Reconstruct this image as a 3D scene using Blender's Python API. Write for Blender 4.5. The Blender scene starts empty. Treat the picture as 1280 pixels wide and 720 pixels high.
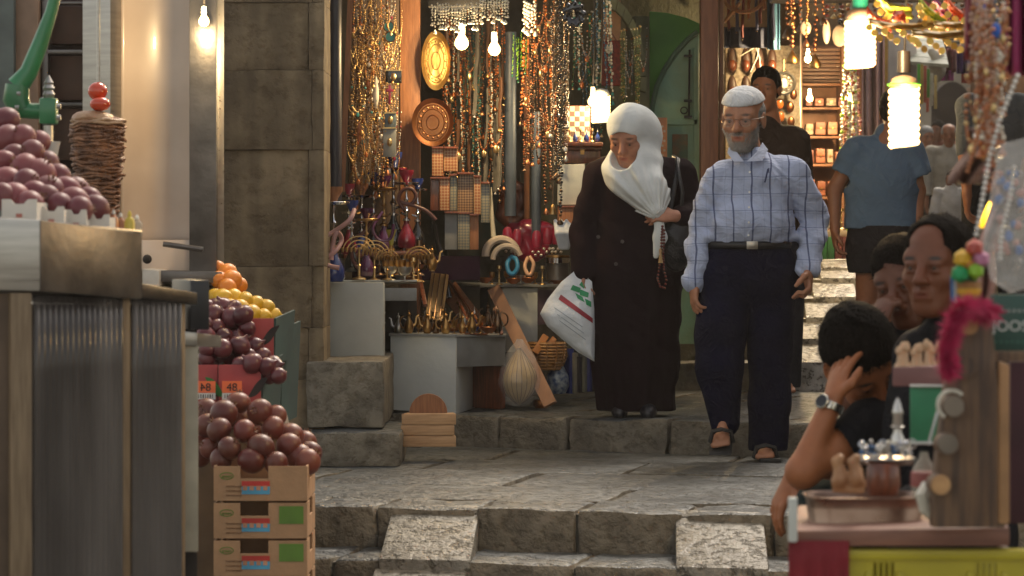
import bpy, bmesh, math, random
import numpy as np
from mathutils import Vector, Matrix, noise
random.seed(7); np.random.seed(7)
sc = bpy.context.scene
COL = sc.collection
R = math.radians
# ---------------------------------------------------------------- camera, sky, sun, exposure
F = 3630.0; CZ = 0.99
cam_d = bpy.data.cameras.new('camera'); cam = bpy.data.objects.new('camera', cam_d); COL.objects.link(cam)
cam.location = (0, 0, CZ); cam.rotation_euler = (R(90), 0, 0)
cam_d.sensor_width = 36; cam_d.lens = 36*F/1280; cam_d.shift_y = -(360-300)/1280
cam_d.clip_start = 0.5; cam_d.clip_end = 2000
cam_d.dof.use_dof = True; cam_d.dof.focus_distance = 13.3; cam_d.dof.aperture_fstop = 6.5
sc.camera = cam
world = bpy.data.worlds.new('World'); sc.world = world; world.use_nodes = True
wn = world.node_tree.nodes; wl = world.node_tree.links
SUN_EL, SUN_AZ = R(50), R(24)      # azimuth measured clockwise from +Y (the view direction)
sky = wn.new('ShaderNodeTexSky'); sky.sky_type = 'NISHITA'; sky.sun_disc = False
sky.sun_elevation = SUN_EL; sky.sun_rotation = SUN_AZ; sky.air_density = 1.0; sky.dust_density = 2.0
bg = wn['Background']; bg.inputs['Strength'].default_value = 0.15
hz_ = wn.new('ShaderNodeHueSaturation'); hz_.inputs['Saturation'].default_value = .55      # sky light greyed, then warmed below, in place of bounced light
wt_ = wn.new('ShaderNodeMixRGB'); wt_.blend_type = 'MULTIPLY'; wt_.inputs[0].default_value = 1; wt_.inputs[2].default_value = (1.13, 1.0, .82, 1)
wl.new(sky.outputs[0], hz_.inputs['Color']); wl.new(hz_.outputs[0], wt_.inputs[1]); wl.new(wt_.outputs[0], bg.inputs['Color'])
sun_d = bpy.data.lights.new('sun', 'SUN'); sun = bpy.data.objects.new('sun', sun_d); COL.objects.link(sun)
sun_d.energy = 1.1; sun_d.angle = R(16); sun_d.color = (1.0, 0.92, 0.80)
sd = Vector((math.sin(SUN_AZ)*math.cos(SUN_EL), math.cos(SUN_AZ)*math.cos(SUN_EL), math.sin(SUN_EL)))
sun.rotation_euler = sd.to_track_quat('Z', 'Y').to_euler()
sc.view_settings.view_transform = 'Standard'; sc.view_settings.look = 'None'
sc.view_settings.exposure = 0.78; sc.view_settings.gamma = 1.0
# ---------------------------------------------------------------- helpers
def P(px, py, d):                   # a point seen at a pixel of the photograph, at distance d
    return Vector(((px-640)*d/F, d, CZ-(py-300)*d/F))
V = Vector
def lin(c):
    return tuple(((x/255)/12.92 if x/255 <= .04045 else ((x/255+.055)/1.055)**2.4) for x in c)
MATS = {}
def mat(name, c, rough=.6, metal=0., var=.15, scale=8., bump=.0, bscale=40., c2=None, emit=0., trans=0., spec=.5, coat=0., alpha=1., sheen=0., attr=None, stretch=None, seed=0, vrough=0.):
    if name in MATS: return MATS[name]
    m = bpy.data.materials.new(name); m.use_nodes = True; MATS[name] = m
    n = m.node_tree.nodes; l = m.node_tree.links; b = n['Principled BSDF']
    b.inputs['Roughness'].default_value = rough; b.inputs['Metallic'].default_value = metal
    b.inputs['Specular IOR Level'].default_value = spec
    b.inputs['Coat Weight'].default_value = coat; b.inputs['Alpha'].default_value = alpha
    b.inputs['Transmission Weight'].default_value = trans
    if sheen: b.inputs['Sheen Weight'].default_value = sheen
    tc = n.new('ShaderNodeTexCoord'); src = tc.outputs['Object']
    if stretch:
        mp = n.new('ShaderNodeMapping'); mp.inputs['Scale'].default_value = stretch; l.new(src, mp.inputs[0]); src = mp.outputs[0]
    nz = n.new('ShaderNodeTexNoise'); nz.inputs['Scale'].default_value = scale; nz.inputs['Detail'].default_value = 6
    l.new(src, nz.inputs['Vector'])
    cr = n.new('ShaderNodeValToRGB')
    a = c2 if c2 else tuple(x*(1-var*1.6) for x in c[:3])
    bcol = c if c2 else tuple(min(1, x*(1+var)) for x in c[:3])
    cr.color_ramp.elements[0].position = .36; cr.color_ramp.elements[1].position = .66
    cr.color_ramp.elements[0].color = (*a[:3], 1); cr.color_ramp.elements[1].color = (*bcol[:3], 1)
    l.new(nz.outputs[0], cr.inputs[0]); out = cr.outputs[0]
    if attr:
        at = n.new('ShaderNodeAttribute'); at.attribute_name = attr
        mx = n.new('ShaderNodeMixRGB'); mx.blend_type = 'MULTIPLY'; mx.inputs[0].default_value = 1
        l.new(out, mx.inputs[1]); l.new(at.outputs['Color'], mx.inputs[2]); out = mx.outputs[0]
    oi = n.new('ShaderNodeObjectInfo'); hs = n.new('ShaderNodeHueSaturation')
    mr = n.new('ShaderNodeMapRange'); mr.inputs[3].default_value = 1-var*.8; mr.inputs[4].default_value = 1+var*.8
    l.new(oi.outputs['Random'], mr.inputs[0]); l.new(mr.outputs[0], hs.inputs['Value']); l.new(out, hs.inputs['Color'])
    l.new(hs.outputs[0], b.inputs['Base Color'])
    if emit:
        l.new(hs.outputs[0], b.inputs['Emission Color']); b.inputs['Emission Strength'].default_value = emit
    if vrough:
        m2 = n.new('ShaderNodeMapRange'); m2.inputs[3].default_value = max(.02, rough-vrough); m2.inputs[4].default_value = rough+vrough
        l.new(nz.outputs[0], m2.inputs[0]); l.new(m2.outputs[0], b.inputs['Roughness'])
    if bump:
        nb = n.new('ShaderNodeTexNoise'); nb.inputs['Scale'].default_value = bscale; nb.inputs['Detail'].default_value = 5
        l.new(src, nb.inputs['Vector'])
        bp = n.new('ShaderNodeBump'); bp.inputs['Strength'].default_value = bump; bp.inputs['Distance'].default_value = .02
        l.new(nb.outputs[0], bp.inputs['Height']); l.new(bp.outputs[0], b.inputs['Normal'])
    return m

class MB:
    """collects geometry in world coordinates; build() links it as one mesh object"""
    def __init__(s): s.v = []; s.f = []; s.mi = []; s.ms = []; s.cur = 0
    def m(s, material):
        if material not in s.ms: s.ms.append(material)
        s.cur = s.ms.index(material); return s
    def add(s, vs, fs):
        b = len(s.v); s.v += [tuple(x) for x in vs]
        s.f += [tuple(i+b for i in f) for f in fs]; s.mi += [s.cur]*len(fs); return s
    def box(s, c, size, rot=None, taper=1.0):
        hx, hy, hz = (x/2 for x in size); c = V(c); vs = []
        for z in (-1, 1):
            t = taper if z > 0 else 1
            for x, y in ((-1,-1),(1,-1),(1,1),(-1,1)):
                p = V((x*hx*t, y*hy*t, z*hz)); vs.append(c+(rot @ p if rot else p))
        return s.add(vs, [(0,3,2,1),(4,5,6,7),(0,1,5,4),(1,2,6,5),(2,3,7,6),(3,0,4,7)])
    def hull8(s, vs):
        return s.add(vs, [(0,3,2,1),(4,5,6,7),(0,1,5,4),(1,2,6,5),(2,3,7,6),(3,0,4,7)])
    def tube(s, pts, r, n=8, cap=True):
        pts = [V(p) for p in pts]; k = len(pts)
        rs = r if isinstance(r, (list, tuple)) else [r]*k
        vs = []; prev = None
        for i, p in enumerate(pts):
            t = (pts[min(i+1, k-1)]-pts[max(i-1, 0)])
            t = t.normalized() if t.length > 1e-9 else V((0,0,1))
            if prev is None:
                u = t.cross(V((0,0,1)) if abs(t.z) < .9 else V((1,0,0))).normalized()
            else:
                u = (prev-t*prev.dot(t)); u = u.normalized() if u.length > 1e-6 else t.orthogonal().normalized()
            prev = u; w = t.cross(u)
            for j in range(n):
                a = 2*math.pi*j/n; vs.append(p+(u*math.cos(a)+w*math.sin(a))*rs[i])
        fs = [(i*n+j, i*n+(j+1) % n, (i+1)*n+(j+1) % n, (i+1)*n+j) for i in range(k-1) for j in range(n)]
        if cap: fs += [tuple(range(n))[::-1], tuple((k-1)*n+j for j in range(n))]
        return s.add(vs, fs)
    def lathe(s, c, prof, n=16, axis=None, sx=1., sy=1.):
        c = V(c); q = V((0,0,1)).rotation_difference(V(axis)) if axis is not None else None
        vs = []
        for r, z in prof:
            for j in range(n):
                a = 2*math.pi*j/n; p = V((r*math.cos(a)*sx, r*math.sin(a)*sy, z)); vs.append(c+(q @ p if q else p))
        k = len(prof)
        fs = [(i*n+j, i*n+(j+1) % n, (i+1)*n+(j+1) % n, (i+1)*n+j) for i in range(k-1) for j in range(n)]
        fs += [tuple(range(n))[::-1], tuple((k-1)*n+j for j in range(n))]
        return s.add(vs, fs)
    def ball(s, c, r, n=10, m=7, axis=None):
        rr = r if isinstance(r, (tuple, list)) else (r, r, r)
        prof = [(max(1e-4, math.sin(math.pi*i/m)), -math.cos(math.pi*i/m)) for i in range(m+1)]
        c = V(c); q = V((0,0,1)).rotation_difference(V(axis)) if axis is not None else None
        vs = []
        for a0, z in prof:
            for j in range(n):
                a = 2*math.pi*j/n; p = V((a0*math.cos(a)*rr[0], a0*math.sin(a)*rr[1], z*rr[2])); vs.append(c+(q @ p if q else p))
        fs = [(i*n+j, i*n+(j+1) % n, (i+1)*n+(j+1) % n, (i+1)*n+j) for i in range(m) for j in range(n)]
        return s.add(vs, fs)
    def torus(s, c, R0, r, axis=(0,1,0), n=20, k=6, a0=0, a1=2*math.pi, sx=1., sz=1.):
        q = V((0,0,1)).rotation_difference(V(axis)); full = abs(a1-a0-2*math.pi) < 1e-6
        nn = n if full else n+1; pts = []
        for i in range(nn):
            a = a0+(a1-a0)*i/n; pts.append(V(c)+q @ V((R0*math.cos(a)*sx, R0*math.sin(a)*sz, 0)))
        if full: pts.append(pts[0]); 
        return s.tube(pts, r, k, cap=not full)
    def grid(s, fn, nu, nv, closed_u=False):
        vs = [fn(i/nu, j/nv) for j in range(nv+1) for i in range(nu+(0 if closed_u else 1))]
        w = nu if closed_u else nu+1
        fs = []
        for j in range(nv):
            for i in range(nu):
                a = j*w+i; b = j*w+(i+1) % w if closed_u else j*w+i+1
                fs.append((a, b, b+w, a+w))
        return s.add(vs, fs)
    def prism(s, outline, a, b):
        """outline: list of points (Vector) in a plane; extruded from offset vector a to b"""
        n = len(outline); vs = [V(p)+V(a) for p in outline]+[V(p)+V(b) for p in outline]
        return s.add(vs, [tuple(range(n))[::-1], tuple(range(n, 2*n))]+[(i, (i+1) % n, n+(i+1) % n, n+i) for i in range(n)])
    def build(s, name, material=None, parent=None, smooth=40, bevel=0., bseg=2, solid=0., origin=None, jitter=0.):
        me = bpy.data.meshes.new(name)
        if parent is not None:
            o0 = world_loc(parent)
        elif origin is not None: o0 = V(origin)
        else:
            xs = [p[0] for p in s.v]; ys = [p[1] for p in s.v]; zs = [p[2] for p in s.v]
            o0 = V(((min(xs)+max(xs))/2, (min(ys)+max(ys))/2, min(zs)))
        me.from_pydata([(x[0]-o0.x, x[1]-o0.y, x[2]-o0.z) for x in s.v], [], s.f)
        ms = s.ms or [material]
        for mm in ms: me.materials.append(mm)
        if s.ms: me.polygons.foreach_set('material_index', s.mi)
        bm = bmesh.new(); bm.from_mesh(me)
        bmesh.ops.remove_doubles(bm, verts=bm.verts, dist=1e-5)
        bmesh.ops.recalc_face_normals(bm, faces=bm.faces)
        if bevel:
            es = [e for e in bm.edges if e.is_manifold and e.calc_face_angle(0) > .5]
            if es: bmesh.ops.bevel(bm, geom=es, offset=bevel, segments=bseg, profile=.6, affect='EDGES', clamp_overlap=True)
        if jitter:
            for v in bm.verts:
                w = v.co+o0; v.co += noise.noise_vector(w*9)*jitter+noise.noise_vector(w*31)*jitter*.4
        bm.to_mesh(me); bm.free()
        if smooth:
            me.shade_smooth(); me.set_sharp_from_angle(angle=R(smooth))
        o = bpy.data.objects.new(name, me); COL.objects.link(o)
        if parent is not None: o.parent = parent
        else: o.location = o0
        if solid:
            md = o.modifiers.new('thickness', 'SOLIDIFY'); md.thickness = solid; md.offset = 0
        return o
WL = {}
def ordn(n):
    w = ['first','second','third','fourth','fifth','sixth','seventh','eighth','ninth','tenth','eleventh','twelfth']
    return w[n] if n < 12 else '%dth' % (n+1)
def ranks(spots, gap):
    idx = sorted(range(len(spots)), key=lambda i: spots[i][1]); rows = [[idx[0]]]
    for i in idx[1:]:
        if spots[i][1]-spots[rows[-1][0]][1] > gap: rows.append([])
        rows[-1].append(i)
    out = {}
    for r, row in enumerate(rows):
        for c, i in enumerate(sorted(row, key=lambda i: spots[i][0])): out[i] = (c, r, len(row))
    return out
def world_loc(o):
    p = V(o.location)
    while o.parent is not None:
        o = o.parent; p += V(o.location)
    return p
def tag(o, label=None, cat=None, group=None, kind=None):
    if label: o['label'] = label
    if cat: o['category'] = cat
    if group: o['group'] = group
    if kind: o['kind'] = kind
    return o
def thing(name, label, cat, loc, group=None, kind=None):
    o = bpy.data.objects.new(name, None); COL.objects.link(o); o.location = loc; o.empty_display_size = .1
    return tag(o, label, cat, group, kind)
KIDS = {}
def copy_tree(o, loc, rotz=None, scale=None, label=None, group=None, parent=None):
    c = o.copy(); COL.objects.link(c); c.parent = parent
    if loc is not None: c.location = loc
    if rotz is not None: c.rotation_euler = (0, 0, rotz)
    if scale is not None: c.scale = (scale,)*3 if not isinstance(scale, tuple) else scale
    if label: c['label'] = label
    if group: c['group'] = group
    for ch in list(o.children): copy_tree(ch, None, parent=c)
    return c
def text(s, c, size, material, parent=None, name='lettering', axis_x=(1,0,0), axis_y=(0,0,1), depth=.001, align='CENTER', mirror=False):
    cu = bpy.data.curves.new('t', 'FONT'); cu.body = s; cu.size = size; cu.align_x = align; cu.align_y = 'CENTER'; cu.extrude = depth
    t = bpy.data.objects.new('t', cu); COL.objects.link(t)
    dg = bpy.context.evaluated_depsgraph_get(); me = bpy.data.meshes.new_from_object(t.evaluated_get(dg))
    bpy.data.objects.remove(t)
    ax = V(axis_x).normalized(); ay = V(axis_y).normalized(); az = ax.cross(ay); c = V(c)
    o0 = world_loc(parent) if parent is not None else c
    k = -1 if mirror else 1
    for v in me.vertices:
        w = c+ax*v.co.x*k+ay*v.co.y+az*v.co.z; v.co = w-o0
    me.materials.clear(); me.materials.append(material)
    o = bpy.data.objects.new(name, me); COL.objects.link(o)
    if parent is not None: o.parent = parent
    else: o.location = c
    return o
# ---------------------------------------------------------------- signed distance modelling for bodies and cloth
class SDF:
    def __init__(s, lo, hi, vox):
        s.lo = np.array(lo, float); s.vox = vox
        s.n = np.ceil((np.array(hi)-s.lo)/vox).astype(int)+1
        s.f = np.full(tuple(s.n), 1.0, np.float32)
    def _win(s, lo, hi):
        a = np.clip(np.floor((np.array(lo)-s.lo)/s.vox).astype(int), 0, s.n-1)
        b = np.clip(np.ceil((np.array(hi)-s.lo)/s.vox).astype(int)+1, 1, s.n)
        if np.any(b-a < 1): return None
        ax = [s.lo[i]+s.vox*np.arange(a[i], b[i]) for i in range(3)]
        return (slice(a[0], b[0]), slice(a[1], b[1]), slice(a[2], b[2])), np.meshgrid(*ax, indexing='ij', sparse=True)
    def _mix(s, w, d, k, op):
        f = s.f[w]; d = d.astype(np.float32)
        if op == 'u':
            h = np.maximum(k-np.abs(f-d), 0)/k if k > 0 else 0
            s.f[w] = np.minimum(f, d)-(h*h*k*.25 if k > 0 else 0)
        else:
            h = np.maximum(k-np.abs(f+d), 0)/k if k > 0 else 0
            s.f[w] = np.maximum(f, -d)+(h*h*k*.25 if k > 0 else 0)
    def cap(s, a, b, ra, rb=None, k=.02, op='u', flat=None):
        """tapered capsule; flat=(axis vector, factor) squeezes it along an axis"""
        a = np.array(a, float); b = np.array(b, float); rb = ra if rb is None else rb
        m = max(ra, rb)*(1.3 if flat else 1)+k+3*s.vox
        w = s._win(np.minimum(a, b)-m, np.maximum(a, b)+m)
        if w is None: return s
        w, (X, Y, Z) = w
        ba = b-a; L = max(ba @ ba, 1e-12)
        px, py, pz = X-a[0], Y-a[1], Z-a[2]
        h = np.clip((px*ba[0]+py*ba[1]+pz*ba[2])/L, 0, 1)
        dx, dy, dz = px-ba[0]*h, py-ba[1]*h, pz-ba[2]*h
        if flat:
            ax = np.array(flat[0], float); ax /= np.linalg.norm(ax); fct = 1/flat[1]-1
            q = dx*ax[0]+dy*ax[1]+dz*ax[2]
            dx, dy, dz = dx+ax[0]*q*fct, dy+ax[1]*q*fct, dz+ax[2]*q*fct
        d = np.sqrt(dx*dx+dy*dy+dz*dz)-(ra+(rb-ra)*h)
        s._mix(w, d, k, op); return s
    def ell(s, c, r, M=None, k=.02, op='u'):
        c = np.array(c, float); r = np.array(r, float); m = r.max()+k+3*s.vox
        w = s._win(c-m, c+m)
        if w is None: return s
        w, (X, Y, Z) = w
        px, py, pz = X-c[0], Y-c[1], Z-c[2]
        if M is not None:
            A = np.array(M)   # columns = local axes
            px, py, pz = (px*A[0, i]+py*A[1, i]+pz*A[2, i] for i in range(3))
        k0 = np.sqrt((px/r[0])**2+(py/r[1])**2+(pz/r[2])**2)
        k1 = np.sqrt((px/r[0]**2)**2+(py/r[1]**2)**2+(pz/r[2]**2)**2)
        d = k0*(k0-1)/np.maximum(k1, 1e-6)
        s._mix(w, d, k, op); return s
    def cut(s, p, n, k=.004):
        """remove everything on the side n points to"""
        w, (X, Y, Z) = s._win(s.lo-1, s.lo+s.n*s.vox+1)
        n = np.array(n, float); n /= np.linalg.norm(n)
        d = (X-p[0])*n[0]+(Y-p[1])*n[1]+(Z-p[2])*n[2]
        s._mix(w, -d+np.zeros_like(s.f), k, 's'); return s
    def chain(s, pts, rs, k=.02, flat=None):
        for i in range(len(pts)-1): s.cap(pts[i], pts[i+1], rs[i], rs[i+1], k, flat=flat)
        return s
    def warp(s, fn):
        w, (X, Y, Z) = s._win(s.lo-1, s.lo+s.n*s.vox+1)
        s.f += fn(X, Y, Z).astype(np.float32); return s
    def mesh(s):
        f = s.f; f[0] = f[-1] = 1; f[:, 0] = f[:, -1] = 1; f[:, :, 0] = f[:, :, -1] = 1
        nx, ny, nz = f.shape; ins = f < 0
        cid = np.zeros(0, np.int64); acc = []
        quads = []
        def cell(i, j, k): return (i*ny+j)*nz+k
        for ax in range(3):
            sl0 = [slice(None)]*3; sl1 = [slice(None)]*3; sl0[ax] = slice(0, -1); sl1[ax] = slice(1, None)
            A = ins[tuple(sl0)]; B = ins[tuple(sl1)]
            I = np.argwhere(A != B); 
            if len(I) == 0: continue
            J = I.copy(); J[:, ax] += 1
            f0 = f[I[:, 0], I[:, 1], I[:, 2]]; f1 = f[J[:, 0], J[:, 1], J[:, 2]]
            t = f0/(f0-f1); p = I.astype(float); p[:, ax] += t
            u, v = (ax+1) % 3, (ax+2) % 3
            ids = []
            for du, dv in ((0, 0), (-1, 0), (-1, -1), (0, -1)):
                c = I.copy(); c[:, u] += du; c[:, v] += dv
                q = cell(c[:, 0], c[:, 1], c[:, 2]); ids.append(q); acc.append((q, p))
            Q = np.stack(ids, 1); fl = A[I[:, 0], I[:, 1], I[:, 2]]
            Q[~fl] = Q[~fl][:, ::-1]; quads.append(Q)
        q = np.concatenate([a[0] for a in acc]); p = np.concatenate([a[1] for a in acc]); Q = np.concatenate(quads)
        uq, inv = np.unique(q, return_inverse=True); inv = inv.ravel()
        cnt = np.bincount(inv); vs = np.stack([np.bincount(inv, p[:, i])/cnt for i in range(3)], 1)
        vs = vs*s.vox+s.lo
        return vs, np.searchsorted(uq, Q)
def npmesh(name, vs, Q, material, parent=None, origin=None, paint=None, base=(1,1,1)):
    o0 = world_loc(parent) if parent is not None else V(origin) if origin is not None else V((vs[:, 0].mean(), vs[:, 1].mean(), vs[:, 2].min()))
    me = bpy.data.meshes.new(name); n = len(vs); m = len(Q)
    me.vertices.add(n); me.vertices.foreach_set('co', (vs-np.array(o0)).astype(np.float32).ravel())
    me.loops.add(4*m); me.loops.foreach_set('vertex_index', Q.astype(np.int32).ravel())
    me.polygons.add(m); me.polygons.foreach_set('loop_start', np.arange(m, dtype=np.int32)*4)
    me.update(calc_edges=True); me.validate()
    if paint is not None:
        c = np.ones((n, 4), np.float32); c[:, :3] = base
        for fr, cen, r, cl, soft in paint:
            # fr: (origin, 3x3 axes as columns) head frame
            o_, A = fr; L = (vs-np.array(o_)) @ A
            dd = np.sqrt((((L-np.array(cen))/np.array(r))**2).sum(1)); wgt = np.clip((1-dd)/soft, 0, 1)[:, None]
            c[:, :3] = c[:, :3]*(1-wgt)+np.array(cl)*wgt
        at = me.attributes.new('Col', 'FLOAT_COLOR', 'POINT'); at.data.foreach_set('color', c.ravel())
    me.materials.append(material); me.shade_smooth()
    o = bpy.data.objects.new(name, me); COL.objects.link(o)
    if parent is not None: o.parent = parent
    else: o.location = o0
    return o
# ---------------------------------------------------------------- materials of the setting
def stone_mat(name, c, c2, rough=.7, pit=.5, pscale=35., wscale=3., vr=.12, streak=None, pits=(.40,.47), dark=(.4,.37,.33), amt=.8):
    m = mat(name, c, rough=rough, c2=c2, scale=wscale, var=.10, vrough=vr, stretch=streak)
    n = m.node_tree.nodes; l = m.node_tree.links; b = n['Principled BSDF']
    tc = n.new('ShaderNodeTexCoord')
    geo = n.new('ShaderNodeNewGeometry')       # world position, so that no two stones repeat
    def noise_(scale, detail, rgh=.6):
        z = n.new('ShaderNodeTexNoise'); z.inputs['Scale'].default_value = scale; z.inputs['Detail'].default_value = detail; z.inputs['Roughness'].default_value = rgh
        l.new(geo.outputs['Position'], z.inputs['Vector']); return z.outputs[0]
    big, fine = noise_(pscale*.35, 5), noise_(pscale, 4, .65)
    cr = n.new('ShaderNodeValToRGB'); cr.color_ramp.elements[0].position = pits[0]; cr.color_ramp.elements[1].position = pits[1]
    cr.color_ramp.elements[0].color = (*dark, 1); cr.color_ramp.elements[1].color = (1, 1, 1, 1)
    l.new(fine, cr.inputs[0])
    c3 = n.new('ShaderNodeValToRGB'); c3.color_ramp.elements[0].position = .35; c3.color_ramp.elements[1].position = .65
    c3.color_ramp.elements[0].color = (.62, .6, .57, 1); c3.color_ramp.elements[1].color = (1.15, 1.13, 1.1, 1); l.new(big, c3.inputs[0])
    hs = [x for x in n if x.type == 'HUE_SAT'][0]; out = hs.outputs[0]
    for src, f in ((cr.outputs[0], amt), (c3.outputs[0], .9)):
        mul = n.new('ShaderNodeMixRGB'); mul.blend_type = 'MULTIPLY'; mul.inputs[0].default_value = f
        l.new(out, mul.inputs[1]); l.new(src, mul.inputs[2]); out = mul.outputs[0]
    l.new(out, b.inputs['Base Color'])
    mx = n.new('ShaderNodeMath'); mx.operation = 'MULTIPLY_ADD'; mx.inputs[1].default_value = .5
    l.new(cr.outputs[0], mx.inputs[0]); l.new(big, mx.inputs[2])
    ad = n.new('ShaderNodeMath'); ad.operation = 'MULTIPLY_ADD'; ad.inputs[1].default_value = .6; l.new(fine, ad.inputs[0]); l.new(mx.outputs[0], ad.inputs[2])
    bp = n.new('ShaderNodeBump'); bp.inputs['Strength'].default_value = pit; bp.inputs['Distance'].default_value = .025
    l.new(ad.outputs[0], bp.inputs['Height']); l.new(bp.outputs[0], b.inputs['Normal'])
    return m
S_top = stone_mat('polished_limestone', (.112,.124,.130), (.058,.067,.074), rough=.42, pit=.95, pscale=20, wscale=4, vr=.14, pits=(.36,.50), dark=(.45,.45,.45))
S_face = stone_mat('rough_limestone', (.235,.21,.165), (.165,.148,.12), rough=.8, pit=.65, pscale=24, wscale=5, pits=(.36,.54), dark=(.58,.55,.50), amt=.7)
S_ramp = stone_mat('pitted_pale_limestone', (.27,.26,.23), (.20,.19,.165), rough=.45, pit=.9, pscale=26, wscale=9, vr=.1, pits=(.38,.46), dark=(.42,.40,.37), amt=.9)
S_far = stone_mat('shiny_glare_limestone', (.70,.69,.66), (.48,.47,.44), rough=.30, pit=.8, pscale=34, wscale=10, vr=.1, pits=(.41,.46), dark=(.28,.26,.23), amt=.9)  # far steps: same limestone made paler, the lane's glare put into its colour
S_wall = stone_mat('old_wall_limestone', (.24,.185,.115), (.125,.095,.06), rough=.9, pit=.6, pscale=14, wscale=3.6, streak=(2.4,1,.35), pits=(.34,.50), dark=(.62,.57,.5), amt=.6)
S_joint = mat('joint_mortar', (.14,.125,.10), rough=.95, bump=.5)
def brick(c, size, rotz, parent, m_top, m_side, bevel=.014, jit=.006, cuts=2, name='stone', rot=None):
    bm = bmesh.new(); bmesh.ops.create_cube(bm, size=1)
    for v in bm.verts: v.co = V((v.co.x*size[0], v.co.y*size[1], v.co.z*size[2]))
    bmesh.ops.bevel(bm, geom=list(bm.edges), offset=min(bevel, min(size)*.3), segments=2, profile=.6, affect='EDGES')
    L = [e for e in bm.edges if e.calc_length() > min(size)*.5]
    if cuts: bmesh.ops.subdivide_edges(bm, edges=L, cuts=cuts, use_grid_fill=True)
    M = (rot or Matrix.Identity(3)) @ Matrix.Rotation(rotz, 3, 'Z'); c = V(c)
    for v in bm.verts:
        q = v.co+c; v.co += noise.noise_vector(q*7+V((3,1,7)))*jit+noise.noise_vector(q*23)*jit*.6
        v.co = M @ v.co
    me = bpy.data.meshes.new(name); bm.normal_update()
    me.materials.append(m_top); me.materials.append(m_side)
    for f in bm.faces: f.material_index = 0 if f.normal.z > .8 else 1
    bm.to_mesh(me); bm.free(); me.shade_smooth(); me.set_sharp_from_angle(angle=R(50))
    o = bpy.data.objects.new(name, me); COL.objects.link(o)
    o.parent = parent; o.location = c-world_loc(parent)
    return o
# ---------------------------------------------------------------- ground and stairs
MB().grid(lambda u, v: ((u-.5)*1200, -300+v*1200, -1.3), 8, 8).m(S_joint).build('ground')
COL.objects['ground']['kind'] = 'structure'
steps = thing('stone_steps', 'worn limestone stairs climbing the market lane', None, (0, 0, 0), kind='structure'); del steps['label']
# riser lines: height of the tread, depth of its front edge at X=-1 and at X=+2
RISE = [(-1.05,-2.95),(-.90,-2.52),(-.75,-2.1),(-.60,-1.68),(-.45,-1.26),(-.30,-.84),(-.15,-.42),(0.,0.)]
L = [(z, 10.86+o, 10.16+o) for z, o in RISE]+[(.15, 14.2, 12.95), (.30, 16.2, 16.2), (.42, 16.55, 16.55), (.53, 16.9, 16.9), (.64, 17.25, 17.25), (.75, 17.6, 17.6), (.81, 17.95, 17.95), (.86, 18.3, 18.3)]
def dl(k, X): z, a, b = L[k]; return a+(b-a)*(X+1)/3
# the mortar bed under the treads, with a top just below the stones
bed = MB().m(S_joint)
for k in range(len(L)):
    z = L[k][0]-.012; x0, x1 = (-2.2, 2.6) if k <= 8 else (.55, 3.6)
    if k < len(L)-1: b0, b1 = dl(k+1, x0)+.05, dl(k+1, x1)+.05
    else: b0 = b1 = 20.5
    if k == 8: b0 = b1 = 16.3
    f0, f1 = dl(k, x0)+.03, dl(k, x1)+.03
    bed.hull8([(x0,f0,-1.35),(x1,f1,-1.35),(x1,b1,-1.35),(x0,b0,-1.35),(x0,f0,z),(x1,f1,z),(x1,b1,z),(x0,b0,z)])
bed.build('bedding', parent=steps)
# lane beyond the crest
lane = MB().m(S_top)
lane.grid(lambda u, v: (-6+u*22, 20.4+v*30, .84-.31*min(1, v*6)), 4, 30).build('far_lane')['kind'] = 'structure'
rs = random.Random(3)
def course(k, xs, depth=.36, mt=None, ms=None):
    z = L[k][0]; zl = L[k-1][0] if k else z-.15; h = z-zl
    for a, b in zip(xs[:-1], xs[1:]):
        xm = (a+b)/2; ang = math.atan2(dl(k, b)-dl(k, a), b-a); w = (b-a)/math.cos(ang)
        dd = depth*rs.uniform(.93, 1.05)
        c = (xm, dl(k, xm)+dd/2+rs.uniform(-.008, .008), (z+zl)/2-.02)
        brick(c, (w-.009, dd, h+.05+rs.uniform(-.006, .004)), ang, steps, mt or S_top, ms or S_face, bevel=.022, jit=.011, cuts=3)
def X_at(px, d): return (px-640)*d/F
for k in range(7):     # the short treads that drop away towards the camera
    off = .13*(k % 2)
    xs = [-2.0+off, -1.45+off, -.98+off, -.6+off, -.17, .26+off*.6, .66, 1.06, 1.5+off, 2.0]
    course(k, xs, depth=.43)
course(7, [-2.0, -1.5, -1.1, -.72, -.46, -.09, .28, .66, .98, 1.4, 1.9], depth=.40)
# landing slabs behind the edge row
y = .42
while y < 3.4:
    dep = rs.uniform(.5, .8); x = -2.1+rs.uniform(-.3, 0)
    while x < 2.3:
        w = rs.uniform(.8, 1.5); xm = x+w/2
        yc = dl(7, xm)+y+dep/2
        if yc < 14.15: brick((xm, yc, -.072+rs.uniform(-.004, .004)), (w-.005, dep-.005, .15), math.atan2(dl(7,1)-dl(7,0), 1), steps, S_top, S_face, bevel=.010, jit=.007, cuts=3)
        x += w
    y += dep
course(8, [-1.5, -.93, -.53, -.28, .03, .36, .82, 1.28, 1.7, 2.2], depth=.5)
x = -1.2
for row in range(5):
    x = -1.4+rs.uniform(0, .3)
    while x < 2.6:
        w = rs.uniform(.5, .85); xm = x+w/2; yc = dl(8, xm)+.5+.25+row*.52
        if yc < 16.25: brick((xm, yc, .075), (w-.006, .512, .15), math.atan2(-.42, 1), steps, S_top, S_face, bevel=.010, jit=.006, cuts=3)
        x += w
for k in range(9, 16):
    x0 = .62 if k < 11 else .95+.07*(k-11); xs = [x0]
    while xs[-1] < 3.2: xs.append(xs[-1]+rs.uniform(.4, .6))
    course(k, xs, depth=.36 if k < 15 else .8, mt=S_far)
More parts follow.
